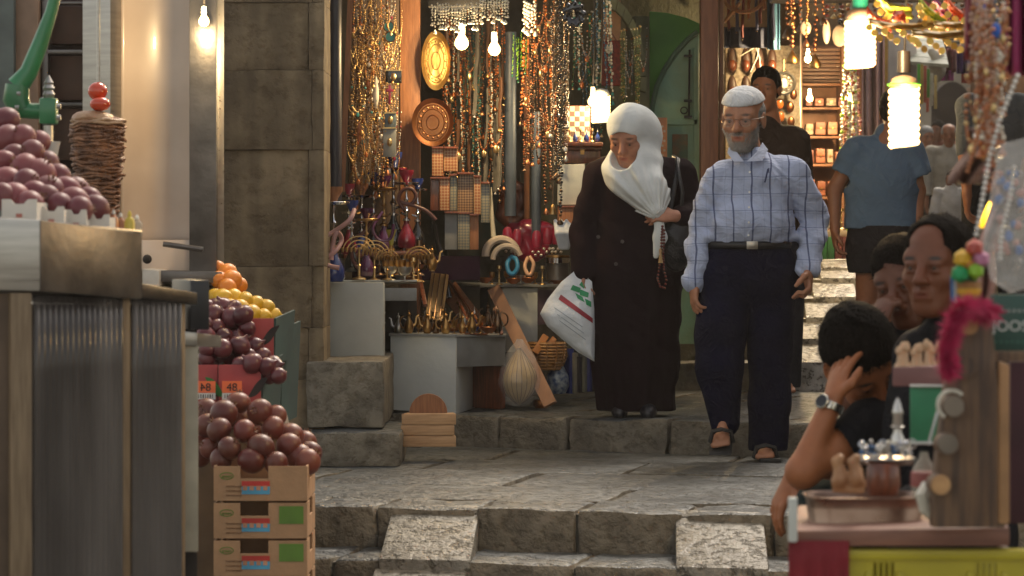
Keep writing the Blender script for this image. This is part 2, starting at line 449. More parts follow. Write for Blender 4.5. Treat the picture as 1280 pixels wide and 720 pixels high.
course_top = [brick((x0+.3, 19.2+j*.7, .80), (.59, .69, .12), 0, steps, S_far, S_face, bevel=.01, jit=.005) for x0 in (1.3, 1.9, 2.5, 3.1) for j in (0, 1)]
# sloped cart strips laid over the steps
def ramp(x0, x1, k, w_in=.0, m=None):
    """wedge from the front edge of tread k down to the front of tread k-1"""
    z1, z0 = L[k][0], L[k-1][0]; b = MB().m(m or S_ramp)
    n = 1
    ya, yb = dl(k, x0), dl(k, x1); ya0, yb0 = dl(k-1, x0), dl(k-1, x1)
    t = .006; q = .03
    b.hull8([(x0-q,ya0-.01,z0-.16),(x1-q,yb0-.01,z0-.16),(x1,yb+.10,z0-.16),(x0,ya+.10,z0-.16),
             (x0-q,ya0-.008,z0+.012),(x1-q,yb0-.008,z0+.012),(x1,yb+.12,z1+t),(x0,ya+.12,z1+t)])
    o = b.build('ramp_stone', parent=steps, bevel=.016, bseg=2, jitter=.006)
    return o
for k in range(1, 8):
    sh = -.04*(7-k)
    ramp(-.445+sh, -.115+sh, k); ramp(.60-sh*.4, .915-sh*.4, k)
for k, (a, b) in zip(range(10, 16), ((1.56,1.86),(1.64,1.93),(1.74,2.01),(1.82,2.08),(1.9,2.14),(1.95,2.2))):
    ramp(a, b, k, m=S_far)
# ---------------------------------------------------------------- masonry on the left
wall = thing('stone_wall', 'weathered wall of big limestone blocks between the kebab stall and the souvenir shop', 'wall', P(338, 535, 12.95))
def block(x0, x1, y0, y1, d, depth, parent, m=S_wall, jit=.004, bev=.004, cuts=4):
    a = P(x0, y1, d); b = P(x1, y0, d)
    brick(((a.x+b.x)/2, d+depth/2, (a.z+b.z)/2), (b.x-a.x-.001, depth, b.z-a.z-.001), 0, parent, m, m, bevel=bev, jit=jit, cuts=cuts)
rows = [(-420,-300),(-300,-190),(-190,-95),(-95,3),(3,88),(88,187),(187,333),(333,410),(410,475),(475,560)]
for i, (a, b) in enumerate(rows):
    for x0, x1 in (((150,268),(268,386),(386,405)) if i % 2 == 0 else ((140,255),(255,390),(390,405))):
        block(x0, x1, a, b, 12.95+rs.uniform(-.015,.015), .45, wall)
MB().m(S_joint).box(((X_at(250, 13.3)), 13.22, 1.6), (X_at(403,13.2)-X_at(100,13.2)-.03, .44, 3.9)).build('core', parent=wall)
bench = thing('stone_bench', 'pale stone block ledge at the foot of the old wall under the white table', 'ledge', P(440, 533, 12.9))
block(384, 480, 452, 535, 12.9, 1.3, bench, S_face, jit=.008, bev=.012)
kerb = thing('kerb_stone', 'low grey kerb block beside the stacked planks below the ledge', 'kerb', P(430, 575, 12.3))
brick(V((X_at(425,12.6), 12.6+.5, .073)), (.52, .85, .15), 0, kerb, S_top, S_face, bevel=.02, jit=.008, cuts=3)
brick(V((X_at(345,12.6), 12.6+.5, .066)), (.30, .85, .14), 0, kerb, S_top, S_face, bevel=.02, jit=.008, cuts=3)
# ---------------------------------------------------------------- shop shells
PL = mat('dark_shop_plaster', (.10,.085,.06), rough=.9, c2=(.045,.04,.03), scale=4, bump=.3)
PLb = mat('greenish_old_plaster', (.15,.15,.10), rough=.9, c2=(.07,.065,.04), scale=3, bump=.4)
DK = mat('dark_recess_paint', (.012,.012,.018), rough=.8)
def wallslab(name, label, pts, z0, z1, th, m, cat='wall'):
    """a wall following plan points (x, y), thickened away from the lane"""
    base = V((pts[0][0], pts[0][1], z0)); o = thing(name, label, cat, base)
    for i, ((xa, ya), (xb, yb)) in enumerate(zip(pts[:-1], pts[1:])):
        n = V((-(yb-ya), xb-xa, 0)).normalized()*th
        g = V((xb-xa, yb-ya, 0)).normalized()*.002*i
        MB().m(m).hull8([(xa,ya,z0),(xb,yb,z0),(xb+n.x,yb+n.y,z0),(xa+n.x,ya+n.y,z0),(xa,ya,z1),(xb,yb,z1),(xb+n.x,yb+n.y,z1),(xa+n.x,ya+n.y,z1)]).build('wall_panel', parent=o)
    return o
def pd(px, d): return (X_at(px, d), d)
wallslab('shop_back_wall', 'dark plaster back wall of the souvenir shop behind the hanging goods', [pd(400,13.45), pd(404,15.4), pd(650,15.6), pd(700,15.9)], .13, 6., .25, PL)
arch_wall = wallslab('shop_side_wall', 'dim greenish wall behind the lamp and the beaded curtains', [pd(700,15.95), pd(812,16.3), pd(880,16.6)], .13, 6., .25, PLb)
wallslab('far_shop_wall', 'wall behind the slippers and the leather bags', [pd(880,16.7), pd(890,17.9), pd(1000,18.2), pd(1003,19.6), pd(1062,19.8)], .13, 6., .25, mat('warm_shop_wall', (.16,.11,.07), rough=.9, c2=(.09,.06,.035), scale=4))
fw = wallslab('far_street_wall', 'hazy stone wall closing the far end of the lane', [(2.35,21.0),(4.0,44),(12,45)], .4, 5.2, .3, mat('far_plaster', (.40,.33,.25), rough=.9, c2=(.22,.18,.13), scale=.8))
wallslab('right_street_wall', 'stone house wall along the right side of the lane', [(7.0,40),(3.5,17),(2.6,7)], -1.3, 3.3, .3, S_wall)
MB().m(mat('shop_floor_stone', (.12,.11,.095), rough=.7, bump=.3)).box((-.1,14.95,.06), (2.4,1.0,.13)).build('shop_floor')['kind'] = 'structure'
# roof over the shops
rf = thing('shop_roof', 'dark boarded ceiling over the souvenir shops', 'roof', (0, 15.5, 2.9))
for i in range(9):
    MB().m(mat('roof_board_wood', (.08,.05,.03), rough=.8, bump=.3, stretch=(1,8,8))).box((-.95+i*.42, 15.4+.18*i, 2.75), (.40, 3.2, .04)).build('board', parent=rf, bevel=.004)
# ---------------------------------------------------------------- people
SK = mat('skin', (.95,.95,.95), rough=.52, var=.06, scale=30, attr='Col', bump=.08, bscale=300)
def skin(r, g, b): return lin((r, g, b))
def frame(o, fwd, up=(0,0,1)):
    f = V(fwd).normalized(); u = V(up); u = (u-f*u.dot(f)).normalized(); x = f.cross(u)
    return (tuple(o), np.array([[x[i], f[i], u[i]] for i in range(3)]))
def LF(fr, p, s=1.): return tuple(np.array(fr[0])+fr[1] @ (np.array(p)*s))
def head(S, fr, s=1., jaw=1., nose=1., ears=True):
    A = fr[1]
    def e(c, r, k=.02, op='u'): S.ell(LF(fr, c, s), tuple(np.array(r)*s), A, k*s, op)
    def c(a, b, ra, rb=None, k=.01, op='u'): S.cap(LF(fr, a, s), LF(fr, b, s), ra*s, (ra if rb is None else rb)*s, k*s, op)
    e((0,-.012,.038), (.074,.094,.078), .02)
    e((0,.022,-.03), (.060,.066,.078), .03)
    e((0,.036,-.072), (.046*jaw,.046,.042), .03)
    c((-.012,.066,-.102), (.012,.066,-.102), .019, k=.03)
    c((-.040,.066,.020), (.040,.066,.020), .017, k=.02)
    e((.040,.058,-.028), (.024,.024,.022), .02); e((-.040,.058,-.028), (.024,.024,.022), .02)
    for q in (-1, 1):
        e((q*.031,.096,-.001), (.019,.016,.013), .014, 's')
        e((q*.031,.073,-.001), (.017,.0155,.0125), .003)
        if ears:
            e((q*.077,-.006,-.012), (.010,.020,.033), .008); e((q*.085,.0,-.010), (.006,.010,.020), .006, 's')
    c((0,.084,.012), (0,.109*1,-.030), .009*nose, .0135*nose, k=.014)
    e((.013,.098,-.034), (.009,.011,.008), .008); e((-.013,.098,-.034), (.009,.011,.008), .008)
    c((-.020,.088,-.060), (.020,.088,-.060), .0065, k=.008); c((0,.093,-.059), (0,.093,-.059), .007, k=.012)
    c((-.017,.087,-.073), (.017,.087,-.073), .0075, k=.009)
    e((0,.101,-.0665), (.026,.008,.0022), .004, 's')
def face_paint(fr, s=1., base=(.5,.3,.2), lip=None, brow=(.05,.035,.03), beard=None, dark_eye=True):
    A = fr; b = np.array(base); out = []
    def a(c, r, cl, soft=.5): out.append((fr, tuple(np.array(c)*s), tuple(np.array(r)*s), tuple(cl), soft))
    a((0,.09,-.02), (.03,.05,.03), b*np.array((1.1,.95,.9)), 1.)
    if beard is not None:
        a((0,.05,-.098), (.075,.07,.040), beard, .45); a((.058,.025,-.055), (.026,.05,.05), beard, .6); a((-.058,.025,-.055), (.026,.05,.05), beard, .6)
        a((0,.10,-.051), (.036,.03,.012), beard*.6, .5)
    a((0,.097,-.067), (.024,.02,.012), lip if lip is not None else b*np.array((.85,.55,.55)), .5)
    for q in (-1, 1):
        a((q*.033,.085,.021), (.022,.03,.0065), brow, .5)
        a((q*.031,.088,-.001), (.020,.02,.013), b*.55, .8)
    return out
EYEW = mat('eye_white', (.34,.31,.28), rough=.2, var=.02)
EYED = mat('iris_dark', (.03,.02,.015), rough=.1, var=.02)
def eyes(fr, s, parent, look=(0,0)):
    for q in (-1, 1):
        b = MB(); c = V(LF(fr, (q*.031,.0755,-.002), s)); r = .0120*s
        f = V(fr[1][:, 1]); b.m(EYEW).ball(c, r, 12, 8, axis=f)
        b.m(EYED).ball(V(LF(fr, (q*.031+look[0],.0765+.0070,-.002+look[1]), s)), .0066*s, 10, 6)
        b.build('eye', parent=parent)
def lids(S, fr, s=1., open_=.35):
    for q in (-1, 1):      # upper and lower lid shells leaving a slit
        S.ell(LF(fr, (q*.031,.0765,.0080), s), tuple(np.array((.0185,.0155,.0078))*s), fr[1], .004*s)
        S.ell(LF(fr, (q*.031,.0755,-.0110), s), tuple(np.array((.0175,.0148,.0066))*s), fr[1], .004*s)
def hand(S, w, d, n, size=1., curl=(.3,.3,.3,.3), thumb=.5, side=1, spread=1., r=1.):
    """w wrist, d direction of the fingers, n the way the palm faces, side which side the thumb leaves from"""
    d = V(d).normalized(); n = V(n); n = (n-d*n.dot(d)).normalized(); l = d.cross(n)*side; w = V(w); z = size
    A = np.array([[l[i], d[i], n[i]] for i in range(3)])
    S.ell(w+d*.048*z, (.040*z,.054*z,.0165*z), A, .012*z)
    S.cap(w-d*.01*z, w+d*.03*z, .024*z, .024*z, .02*z, flat=(n, .75))
    for i, (off, ln, rr) in enumerate(((.030,.070,.0092),(.0105,.079,.0095),(-.010,.073,.0092),(-.029,.057,.0082))):
        b = w+d*(.088-.004*abs(i-1))*z+l*off*z; dd = d+l*(off*3*spread); c = curl[i]; p = [b-d*.02*z]
        cur = dd.normalized(); p.append(b); segs = (.45,.32,.25)
        for k, sg in enumerate(segs):
            cur = (Matrix.Rotation(c*(1.0 if k else .8), 3, n.cross(cur).normalized()*-1) @ cur) if c else cur
            p.append(p[-1]+cur.normalized()*ln*sg*z)
        rad = [rr*r*z*x for x in (1.05,1.05,.98,.92,.8)]
        S.chain([tuple(q) for q in p], rad, k=.003*z)
    b = w+d*.022*z+l*.026*z; t1 = b+(d*.6+l*.75+n*thumb*.5).normalized()*.038*z; t2 = t1+(d*.85+l*.3+n*thumb*.8).normalized()*.032*z; t3 = t2+(d*.9+n*thumb).normalized()*.022*z
    S.chain([tuple(b), tuple(t1), tuple(t2), tuple(t3)], [.014*z*r,.012*z*r,.0105*z*r,.008*z*r], k=.008*z)
def foot(S, ankle, toe, s=1.):
    a = V(ankle); t = V(toe); d = (t-a); h = V((d.x, d.y, 0)).normalized()
    S.cap(a, a+(t-a)*.3, .040*s, .036*s, .02); S.cap(a-h*.035*s-V((0,0,.03)), t, .034*s, .030*s, .02)
    l = h.cross(V((0,0,1)))
    for i in range(5):
        o = l*(.032-.016*i)*s; S.cap(t+o*.8, t+o+d.normalized()*(.045-.004*abs(i-1))*s, (.013 if i else .016)*s, (.010 if i else .014)*s, .006)
def folds(amp, f, dirs, ph=0):
    def fn(X, Y, Z):
        w = np.sin(X*f*.37+Z*f*.21+ph)*1.6+np.sin(Z*f*.53-Y*f*.4+1.3*ph)*1.1
        a = np.sin(X*f*dirs[0]+Y*f*dirs[1]+Z*f*dirs[2]+w)
        b = np.sin(X*f*1.7*dirs[0]-Y*f*1.3*dirs[1]+Z*f*1.9*dirs[2]+w*1.4+2)
        return amp*(a*.7+b*.35)
    return fn
def box_of(pts, m):
    a = np.array([tuple(p) for p in pts]); return a.min(0)-m, a.max(0)+m
def put(S, name, material, parent=None, paint=None, base=(1,1,1), origin=None):
    v, q = S.mesh(); return npmesh(name, v, q, material, parent, origin, paint, base)
def body_sdf(J, fr, s, vox, hands=(), hand_kw=(), footed=True, neck_r=.055, lid=True, belly=1., bs=1.):
    """one continuous body from joints: dict of points"""
    lo, hi = box_of(list(J.values())+[LF(fr, (0,0,0))], .26); S = SDF(lo, hi, vox)
    tr = (np.array(J['shL'])+np.array(J['shR']))/2; k = bs
    S.cap(J['pelvis'], J['chest'], .105*belly*k, .115*k, .05*k); S.cap(V(J['shL'])-V((0,0,.012*k)), V(J['shR'])-V((0,0,.012*k)), .044*k, .044*k, .03*k)
    S.cap(J['chest'], tr, .11*k, .07*k, .05*k); S.cap(tr, LF(fr, (0,-.025,-.06), s), neck_r*1.1*k, neck_r*.93*k, .03*k)
    for q in 'LR':
        S.chain([J['sh'+q], J['el'+q], J['wr'+q]], [.052*k,.042*k,.027*k], .02*k)
        if 'kn'+q in J: S.chain([J['hip'+q], J['kn'+q], J['an'+q]], [.085*k,.056*k,.038*k], .03*k)
        if footed and 'toe'+q in J: foot(S, J['an'+q], J['toe'+q], k)
    head(S, fr, s)
    if lid: lids(S, fr, s)
    for h in hands: hand(S, *h[0], **h[1])
    return S
def hairpiece(fr, s, vox, material, parent, mode='short', name='hair', seed=0, tuft=0):
    c = LF(fr, (0,-.01,.03), s); S = SDF(np.array(c)-.16*s, np.array(c)+.16*s, vox)
    S.ell(LF(fr, (0,-.016,.043), s), tuple(np.array((.080,.097,.082))*s), fr[1], .01)
    S.ell(LF(fr, (0,-.03,.0), s), tuple(np.array((.079,.078,.07))*s), fr[1], .03)
    S.warp(folds(.0018*s, 90, (.8,.5,1.), seed)); S.warp(folds(.001*s, 300, (.6,1.,.7), seed+1))
    # free the face and the ears
    S.ell(LF(fr, (0,.105,-.022), s), tuple(np.array((.075,.075,.084))*s), fr[1], .012, 's')
    for q in (-1, 1): S.ell(LF(fr, (q*.085,.012,-.03), s), tuple(np.array((.022,.034,.04))*s), fr[1], .01, 's')
    S.cut(LF(fr, (0,0,-.055), s), -fr[1][:, 2]+fr[1][:, 1]*.1)
    if mode == 'receding': S.ell(LF(fr, (0,.085,.075), s), tuple(np.array((.050,.05,.040))*s), fr[1], .01, 's')
    if mode == 'bald': S.ell(LF(fr, (0,.04,.09), s), tuple(np.array((.075,.10,.065))*s), fr[1], .01, 's')
    v, q = S.mesh(); ho = npmesh(name, v, q, material, parent)
    if tuft:
        me = ho.data; rg = random.Random(seed); o0 = world_loc(ho); mb = MB().m(material); up = V(fr[1][:, 2]); fw = V(fr[1][:, 1]); c0 = V(LF(fr, (0,-.02,.02), s))
        for i in range(tuft):
            vt = me.vertices[rg.randrange(len(me.vertices))]; w = vt.co+o0; nn = (w-c0).normalized()
            dr = (nn*.22+fw*rg.uniform(.0,.8)-up*.25+V((rg.gauss(0,.25), rg.gauss(0,.25), rg.gauss(0,.25)))).normalized(); ln = rg.uniform(.007,.017)*s; sd_ = dr.cross(nn).normalized()*.0011*s
            mb.add([w-sd_-nn*.002, w+sd_-nn*.002, w+dr*ln], [(0,1,2)])
        st_ = mb.build('hair_tufts', parent=ho, smooth=0); st_['kind'] = 'stuff'
    return ho
HAIR = mat('black_hair', (.007,.005,.004), rough=.85, spec=.06, var=.3, scale=60, bump=.5, bscale=140, stretch=(1,1,.35))
HAIRG = mat('grey_hair', (.30,.29,.28), rough=.6, var=.3, scale=60, bump=.3, bscale=150)
def cloth(name, c, rough=.85, bump=.12, bs=220, c2=None, wr=.35, ws=13., **k):
    if name in MATS: return MATS[name]
    m = mat(name, c, rough=rough, bump=bump, bscale=bs, c2=c2, var=.07, spec=.25 if sum(c) > .15 else .10, **k)
    n = m.node_tree.nodes; l = m.node_tree.links; b = n['Principled BSDF']
    tc = n.new('ShaderNodeTexCoord'); nz = n.new('ShaderNodeTexNoise'); nz.inputs['Scale'].default_value = ws; nz.inputs['Detail'].default_value = 2; nz.inputs['Distortion'].default_value = 1.2
    l.new(tc.outputs['Object'], nz.inputs['Vector'])
    a = n.new('ShaderNodeMath'); a.operation = 'SUBTRACT'; a.inputs[1].default_value = .5; l.new(nz.outputs[0], a.inputs[0])
    c_ = n.new('ShaderNodeMath'); c_.operation = 'ABSOLUTE'; l.new(a.outputs[0], c_.inputs[0])
    d = n.new('ShaderNodeMath'); d.operation = 'POWER'; d.inputs[1].default_value = .6; l.new(c_.outputs[0], d.inputs[0])
    bp = n.new('ShaderNodeBump'); bp.inputs['Strength'].default_value = wr; bp.inputs['Distance'].default_value = .03; bp.invert = True
    l.new(d.outputs[0], bp.inputs['Height'])
    old = [x for x in n if x.type == 'BUMP' and x != bp]
    if old: l.new(bp.outputs[0], old[0].inputs['Normal'])
    else: l.new(bp.outputs[0], b.inputs['Normal'])
    return m

# ---- the man in the white cap
def plaid():
    m = cloth('plaid_shirt_cotton', (.44,.50,.68), scale=12)
    n = m.node_tree.nodes; l = m.node_tree.links; b = n['Principled BSDF']
    tc = n.new('ShaderNodeTexCoord'); sp = n.new('ShaderNodeSeparateXYZ'); l.new(tc.outputs['Object'], sp.inputs[0])
    nz = n.new('ShaderNodeTexNoise'); nz.inputs['Scale'].default_value = 5; l.new(tc.outputs['Object'], nz.inputs['Vector'])
    def stripe(ax, per, wd, off=0., slope=0.):
        a = n.new('ShaderNodeMath'); a.operation = 'MULTIPLY_ADD'; a.inputs[1].default_value = .035; l.new(nz.outputs[0], a.inputs[0])
        l.new(sp.outputs[ax], a.inputs[2])
        a2 = n.new('ShaderNodeMath'); a2.operation = 'MULTIPLY_ADD'; a2.inputs[1].default_value = slope; l.new(sp.outputs['Z' if ax == 'X' else 'X'], a2.inputs[0]); l.new(a.outputs[0], a2.inputs[2])
        d = n.new('ShaderNodeMath'); d.operation = 'MULTIPLY_ADD'; d.inputs[1].default_value = 1/per; d.inputs[2].default_value = off; l.new(a2.outputs[0], d.inputs[0])
        f = n.new('ShaderNodeMath'); f.operation = 'FRACT'; l.new(d.outputs[0], f.inputs[0])
        c = n.new('ShaderNodeMath'); c.operation = 'COMPARE'; c.inputs[1].default_value = .5; c.inputs[2].default_value = wd/per/2; l.new(f.outputs[0], c.inputs[0])
        return c.outputs[0]
    out = [x for x in n if x.type == 'HUE_SAT'][0].outputs[0]
    for st, cl, fac in ((stripe('X', .0830, .0075, .12), (.055,.07,.16), .85), (stripe('X', .0830, .004, .52), (.24,.28,.42), .35),
                        (stripe('Z', .0750, .004, .3), (.10,.12,.24), .5), (stripe('Z', .0750, .0025, .45), (.20,.23,.36), .35)):
        mm = n.new('ShaderNodeMath'); mm.operation = 'MULTIPLY'; mm.inputs[1].default_value = fac; l.new(st, mm.inputs[0])
        mx = n.new('ShaderNodeMixRGB'); mx.inputs[2].default_value = (*cl, 1); l.new(mm.outputs[0], mx.inputs[0]); l.new(out, mx.inputs[1]); out = mx.outputs[0]
    l.new(out, b.inputs['Base Color']); return m
def man():
    d0 = 13.05
    def p(x, y, dy=0): return tuple(P(x, y, d0+dy))
    t = thing('person', 'man in a white skullcap, glasses and blue plaid shirt walking down the steps', 'person', P(957, 575, d0), 'two people walking down the lane')
    J = dict(pelvis=p(937,322), chest=p(943,240,.02), shL=p(898,222), shR=p(990,218), elL=p(876,288,.03), wrL=p(869,350,-.06), elR=p(1019,276,.06), wrR=p(1010,336,-.10),
             hipL=p(912,335), hipR=p(963,335), knL=p(900,440,-.10), anL=p(905,520,-.10), knR=p(960,450,-.02), anR=p(958,553,.02), toeL=p(902,547,-.17), toeR=p(957,567,-.12))
    fr = frame(p(929,147,-.03), (-.32,-.93,-.17)); s = 1.19
    S = body_sdf(J, fr, s, .006, hands=[((p(868,352,-.07), (-.02,-.15,-1), (1,.2,0)), dict(curl=(.45,.5,.55,.6), side=-1, size=1.08)),
                                      ((p(1009,338,-.11), (.05,-.35,-.9), (-1,.1,0)), dict(curl=(1.0,1.1,1.1,1.1), side=-1, thumb=.9, size=1.12))])
    sk = skin(176,122,92); grey = np.array(lin((150,143,138)))
    pn = face_paint(fr, s, sk, beard=grey, brow=lin((70,58,52)))
    put(S, 'body', SK, t, pn, sk); eyes(fr, s, t, (0,-.002))
    beard = MB().m(mat('grey_beard_hair', (.30,.285,.27), rough=.8, var=.3)); rg = random.Random(2); bo_ = [o for o in t.children if o.name.startswith('body')][0]; o0 = world_loc(bo_)
    nv = len(bo_.data.vertices); vc = np.zeros(nv*3, np.float32); bo_.data.vertices.foreach_get('co', vc); vc = vc.reshape(-1, 3)+np.array(o0); Lh = (vc-np.array(fr[0])) @ fr[1]/s
    jaw = (np.abs(Lh[:, 0]) < .075) & (Lh[:, 1] > .0) & (Lh[:, 2] < -.045+.55*np.clip(np.abs(Lh[:, 0])-.035, 0, 1)) & (Lh[:, 2] > -.125) & ~((np.abs(Lh[:, 0]) < .026) & (np.abs(Lh[:, 2]+.066) < .013))
    ix = np.nonzero(jaw)[0]
    for i in range(3500):
        w = V(vc[ix[rg.randrange(len(ix))]]); nn = (w-V(LF(fr, (0,.0,-.04), s))).normalized(); dr = (nn*.5-V(fr[1][:, 2])*.8+V((rg.gauss(0,.3), rg.gauss(0,.3), rg.gauss(0,.3)))).normalized(); sd_ = dr.cross(nn).normalized()*.0011
        beard.add([w-sd_-nn*.001, w+sd_-nn*.001, w+dr*rg.uniform(.006,.013)], [(0,1,2)])
    bh_ = beard.build('beard', parent=t, smooth=0); bh_['kind'] = 'stuff'
    # hair at the temples and nape
    H = SDF(np.array(fr[0])-.2, np.array(fr[0])+.2, .005)
    H.ell(LF(fr, (0,-.022,.02), s), tuple(np.array((.0805,.088,.07))*s), fr[1], .01)
    H.ell(LF(fr, (0,.10,-.02), s), tuple(np.array((.085,.085,.10))*s), fr[1], .01, 's')
    for q in (-1, 1): H.ell(LF(fr, (q*.087,.0,-.03), s), tuple(np.array((.02,.028,.035))*s), fr[1], .01, 's')
    H.cut(LF(fr, (0,0,-.045), s), -fr[1][:, 2]); H.cut(LF(fr, (0,0,.07), s), fr[1][:, 2])
    put(H, 'hair', HAIRG, t)
    C = SDF(np.array(fr[0])-.2, np.array(fr[0])+.22, .005)
    C.ell(LF(fr, (0,-.016,.046), s), tuple(np.array((.084,.102,.073))*s), fr[1], .01)
    C.cut(LF(fr, (0,0,.058), s), -fr[1][:, 2]-fr[1][:, 1]*.10); C.warp(folds(.0008, 200, (1,0,1)))
    put(C, 'skullcap', cloth('white_cap_knit', (.72,.73,.74), bs=320, bump=.3), t)
    # glasses
    g = MB().m(mat('glasses_wire', (.35,.30,.25), rough=.25, metal=1, var=.02))
    for q in (-1, 1):
        pts = [V(LF(fr, (q*.033+.0235*math.cos(a), .102, -.004+.0165*math.sin(a)*(1 if math.sin(a) < 0 else .75)), s)) for a in np.linspace(0, 2*math.pi, 15)]
        g.tube(pts, .0011, 5)
        g.tube([V(LF(fr, (q*.056,.100,.006), s)), V(LF(fr, (q*.076,.085,.006), s)), V(LF(fr, (q*.082,.0,.002), s))], .0012, 5)
    g.tube([V(LF(fr, (-.010,.102,.004), s)), V(LF(fr, (0,.110,.008), s)), V(LF(fr, (.010,.102,.004), s))], .0012, 5)
    go = g.build('glasses', parent=t)
    gl = MB().m(mat('lens_glass', (.9,.9,.9), rough=.02, alpha=.07, var=0))
    for q in (-1, 1): gl.grid(lambda u, v, q=q: V(LF(fr, (q*.033+.0225*(.1+.9*v)*math.cos(u*2*math.pi), .102, -.005+.0145*(.1+.9*v)*math.sin(u*2*math.pi)), s)), 16, 1)
    gl.build('lens', parent=go)
    # shirt
    pts = [p(850,180), p(1040,360)]; lo, hi = box_of(pts, .25); T = SDF(lo, hi, .006)
    T.ell(p(943,240,.02), (.190,.125,.17), None, .05); T.ell(p(938,282,-.02), (.190,.150,.13), None, .06)
    T.cap(p(904,219,.02), p(984,217,.02), .074, .074, .05); T.cap(p(943,218,.02), p(939,193,.0), .105, .060, .05)
    T.cap(p(937,290,0), p(937,330,0), .165, .17, .03, flat=((0,1,0), .72))
    T.chain([p(897,224,.01), p(877,288,.03), p(869,352,-.055)], [.076,.064,.054], .008)
    T.chain([p(991,220,.01), p(1018,277,.06), p(1010,334,-.09)], [.078,.066,.056], .008)
    T.warp(folds(.008, 22, (.5,.6,.9), 2)); T.warp(folds(.005, 48, (.9,.3,.6), 5)); T.warp(folds(.0025, 95, (.5,.3,.9), 7))
    # blousing above the belt
    for i, (x, y) in enumerate(((890,296),(915,301),(940,303),(965,301),(988,296))): T.ell(p(x, y, -.07 if 900 < x < 980 else -.02), (.055,.05,.022), None, .03)
    S2 = T; S2.ell(LF(fr, (0,-.02,-.085), s), (.056,.062,.07), fr[1], .006, 's')
    sel = np.array(p(937, 304)); w, (X, Y, Z) = S2._win(S2.lo-1, S2.lo+S2.n*S2.vox+1)
    # hem is tucked: remove the torso below the belt but keep the sleeves
    bx = np.maximum(np.maximum(np.abs(X-sel[0])-.188, np.abs(Y-sel[1])-.22), (Z-sel[2]))
    S2._mix(w, bx+np.zeros_like(S2.f), .003, 's')
    cut = np.array(p(870, 359)); cr = np.array(p(1010, 341))
    for q, c in (('L', cut), ('R', cr)): S2.cut(c, (0,-.1,-1)) if False else None
    put(S2, 'shirt', plaid(), t)
    # collar, placket, pocket with pen
    sh = cloth('shirt_collar_cotton', (.52,.56,.70)); c = MB()
    f = lambda x, y, dy: V(p(x, y, dy))
    for a in ((f(930,202,-.125), f(921,190,-.095), f(911,183,-.05), f(909,191,-.075), f(917,202,-.118)), (f(933,202,-.125), f(945,191,-.10), f(953,178,-.04), f(960,187,-.06), f(953,201,-.112))):
        c.prism(list(a), (0,0,0), (0,-.006,0))
    c.m(sh).build('collar', parent=t, bevel=.002)
    for y in (215,240,259,278,294):
        b = MB().m(mat('shirt_button', (.75,.74,.70), rough=.3)); b.lathe(f(937+(y-222)*-.02, y, -.148-(.03 if y > 240 else 0)*(1 if y < 290 else .5)), [(.0001,-.001),(.005,-.001),(.005,.001),(.0001,.001)], 8, (0,1,0))
        b.build('button', parent=t)
    MB().m(mat('pen_blue', (.02,.03,.10), rough=.3)).tube([f(956,228,-.150), f(960,211,-.142)], .0042, 6).box(f(961,213,-.146), (.004,.004,.022)).build('pen', parent=t)
    # belt and trousers
    tr = cloth('navy_trouser_cotton', (.005,.006,.025), bs=150, c2=(.003,.004,.016))
    lo, hi = box_of([p(860,300), p(1000,570)], .2); Q = SDF(lo, hi, .006)
    Q.cap(p(937,311), p(938,335), .178, .19, .02, flat=((0,1,0), .74)); Q.cap(p(915,340), p(905,350), .13, .12, .05); Q.cap(p(962,340), p(962,350), .13, .125, .05)
    Q.chain([p(908,345,.01), p(901,420,-.07), p(899,460,-.10), p(906,528,-.10)], [.132,.112,.102,.066], .03, flat=((0,1,0), .85))
    Q.chain([p(962,345,.01), p(963,440,.0), p(962,500,.0), p(960,556,.0)], [.124,.098,.092,.092], .03, flat=((0,1,0), .85))
    Q.warp(folds(.0035, 18, (.8,.3,.35), 1)); Q.warp(folds(.0015, 45, (.4,.2,.7), 3))
    Q.cut(p(937,302), (0,0,1)); Q.cut(p(957,563), (0,0,-1))
    put(Q, 'trousers', tr, t)
    bl = MB().m(mat('black_leather', (.012,.011,.012), rough=.45)); c0 = V(p(937,307))
    bl.grid(lambda u, v: c0+V((.1845*math.cos(u*2*math.pi), .140*math.sin(u*2*math.pi), -.015+.034*v)), 48, 1, True)
    bo = bl.build('belt', parent=t, solid=.006)
    MB().m(mat('buckle_steel', (.35,.33,.30), rough=.3, metal=1)).box(c0+V((.0,-.147,.002)), (.050,.006,.036)).box(c0+V((.0,-.151,.002)), (.030,.004,.020)).build('buckle', parent=bo, bevel=.002)
    for ax, tx, z in (('anR','toeR',0),('anL','toeL',1)):
        a, q = V(J[ax]), V(J[tx]); so = MB().m(mat('sandal_black', (.012,.011,.010), rough=.6)); d = (q-a).normalized()
        if z == 0: so.hull8([V((a.x+i*.048, y2, z2)) for z2 in (.002, .022) for i, y2 in ((-1, q.y-.075), (1, q.y-.075), (1, a.y+.06), (-1, a.y+.06))])
        else:
            m1 = a-V((0,0,.035))+V((0,.07,0)); m2 = q+d*.06-V((0,0,.03)); l = V((.05,0,0)); up = V((0,.012,.02))
            so.hull8([m2-l, m2+l, m1+l, m1-l, m2-l+up, m2+l+up, m1+l+up, m1-l+up])
        sd_ = so.build('sandal', parent=t, bevel=.006)
        k = MB().m(MATS['sandal_black'])
        for off in (.012, -.03): k.tube([V((q.x-.052, q.y+off+.01, q.z-.02)), V((q.x-.04, q.y+off, q.z+.028)), V((q.x, q.y+off, q.z+.038)), V((q.x+.04, q.y+off, q.z+.028)), V((q.x+.052, q.y+off+.01, q.z-.02))], .009, 6)
        k.build('strap', parent=sd_)
    return t
man()

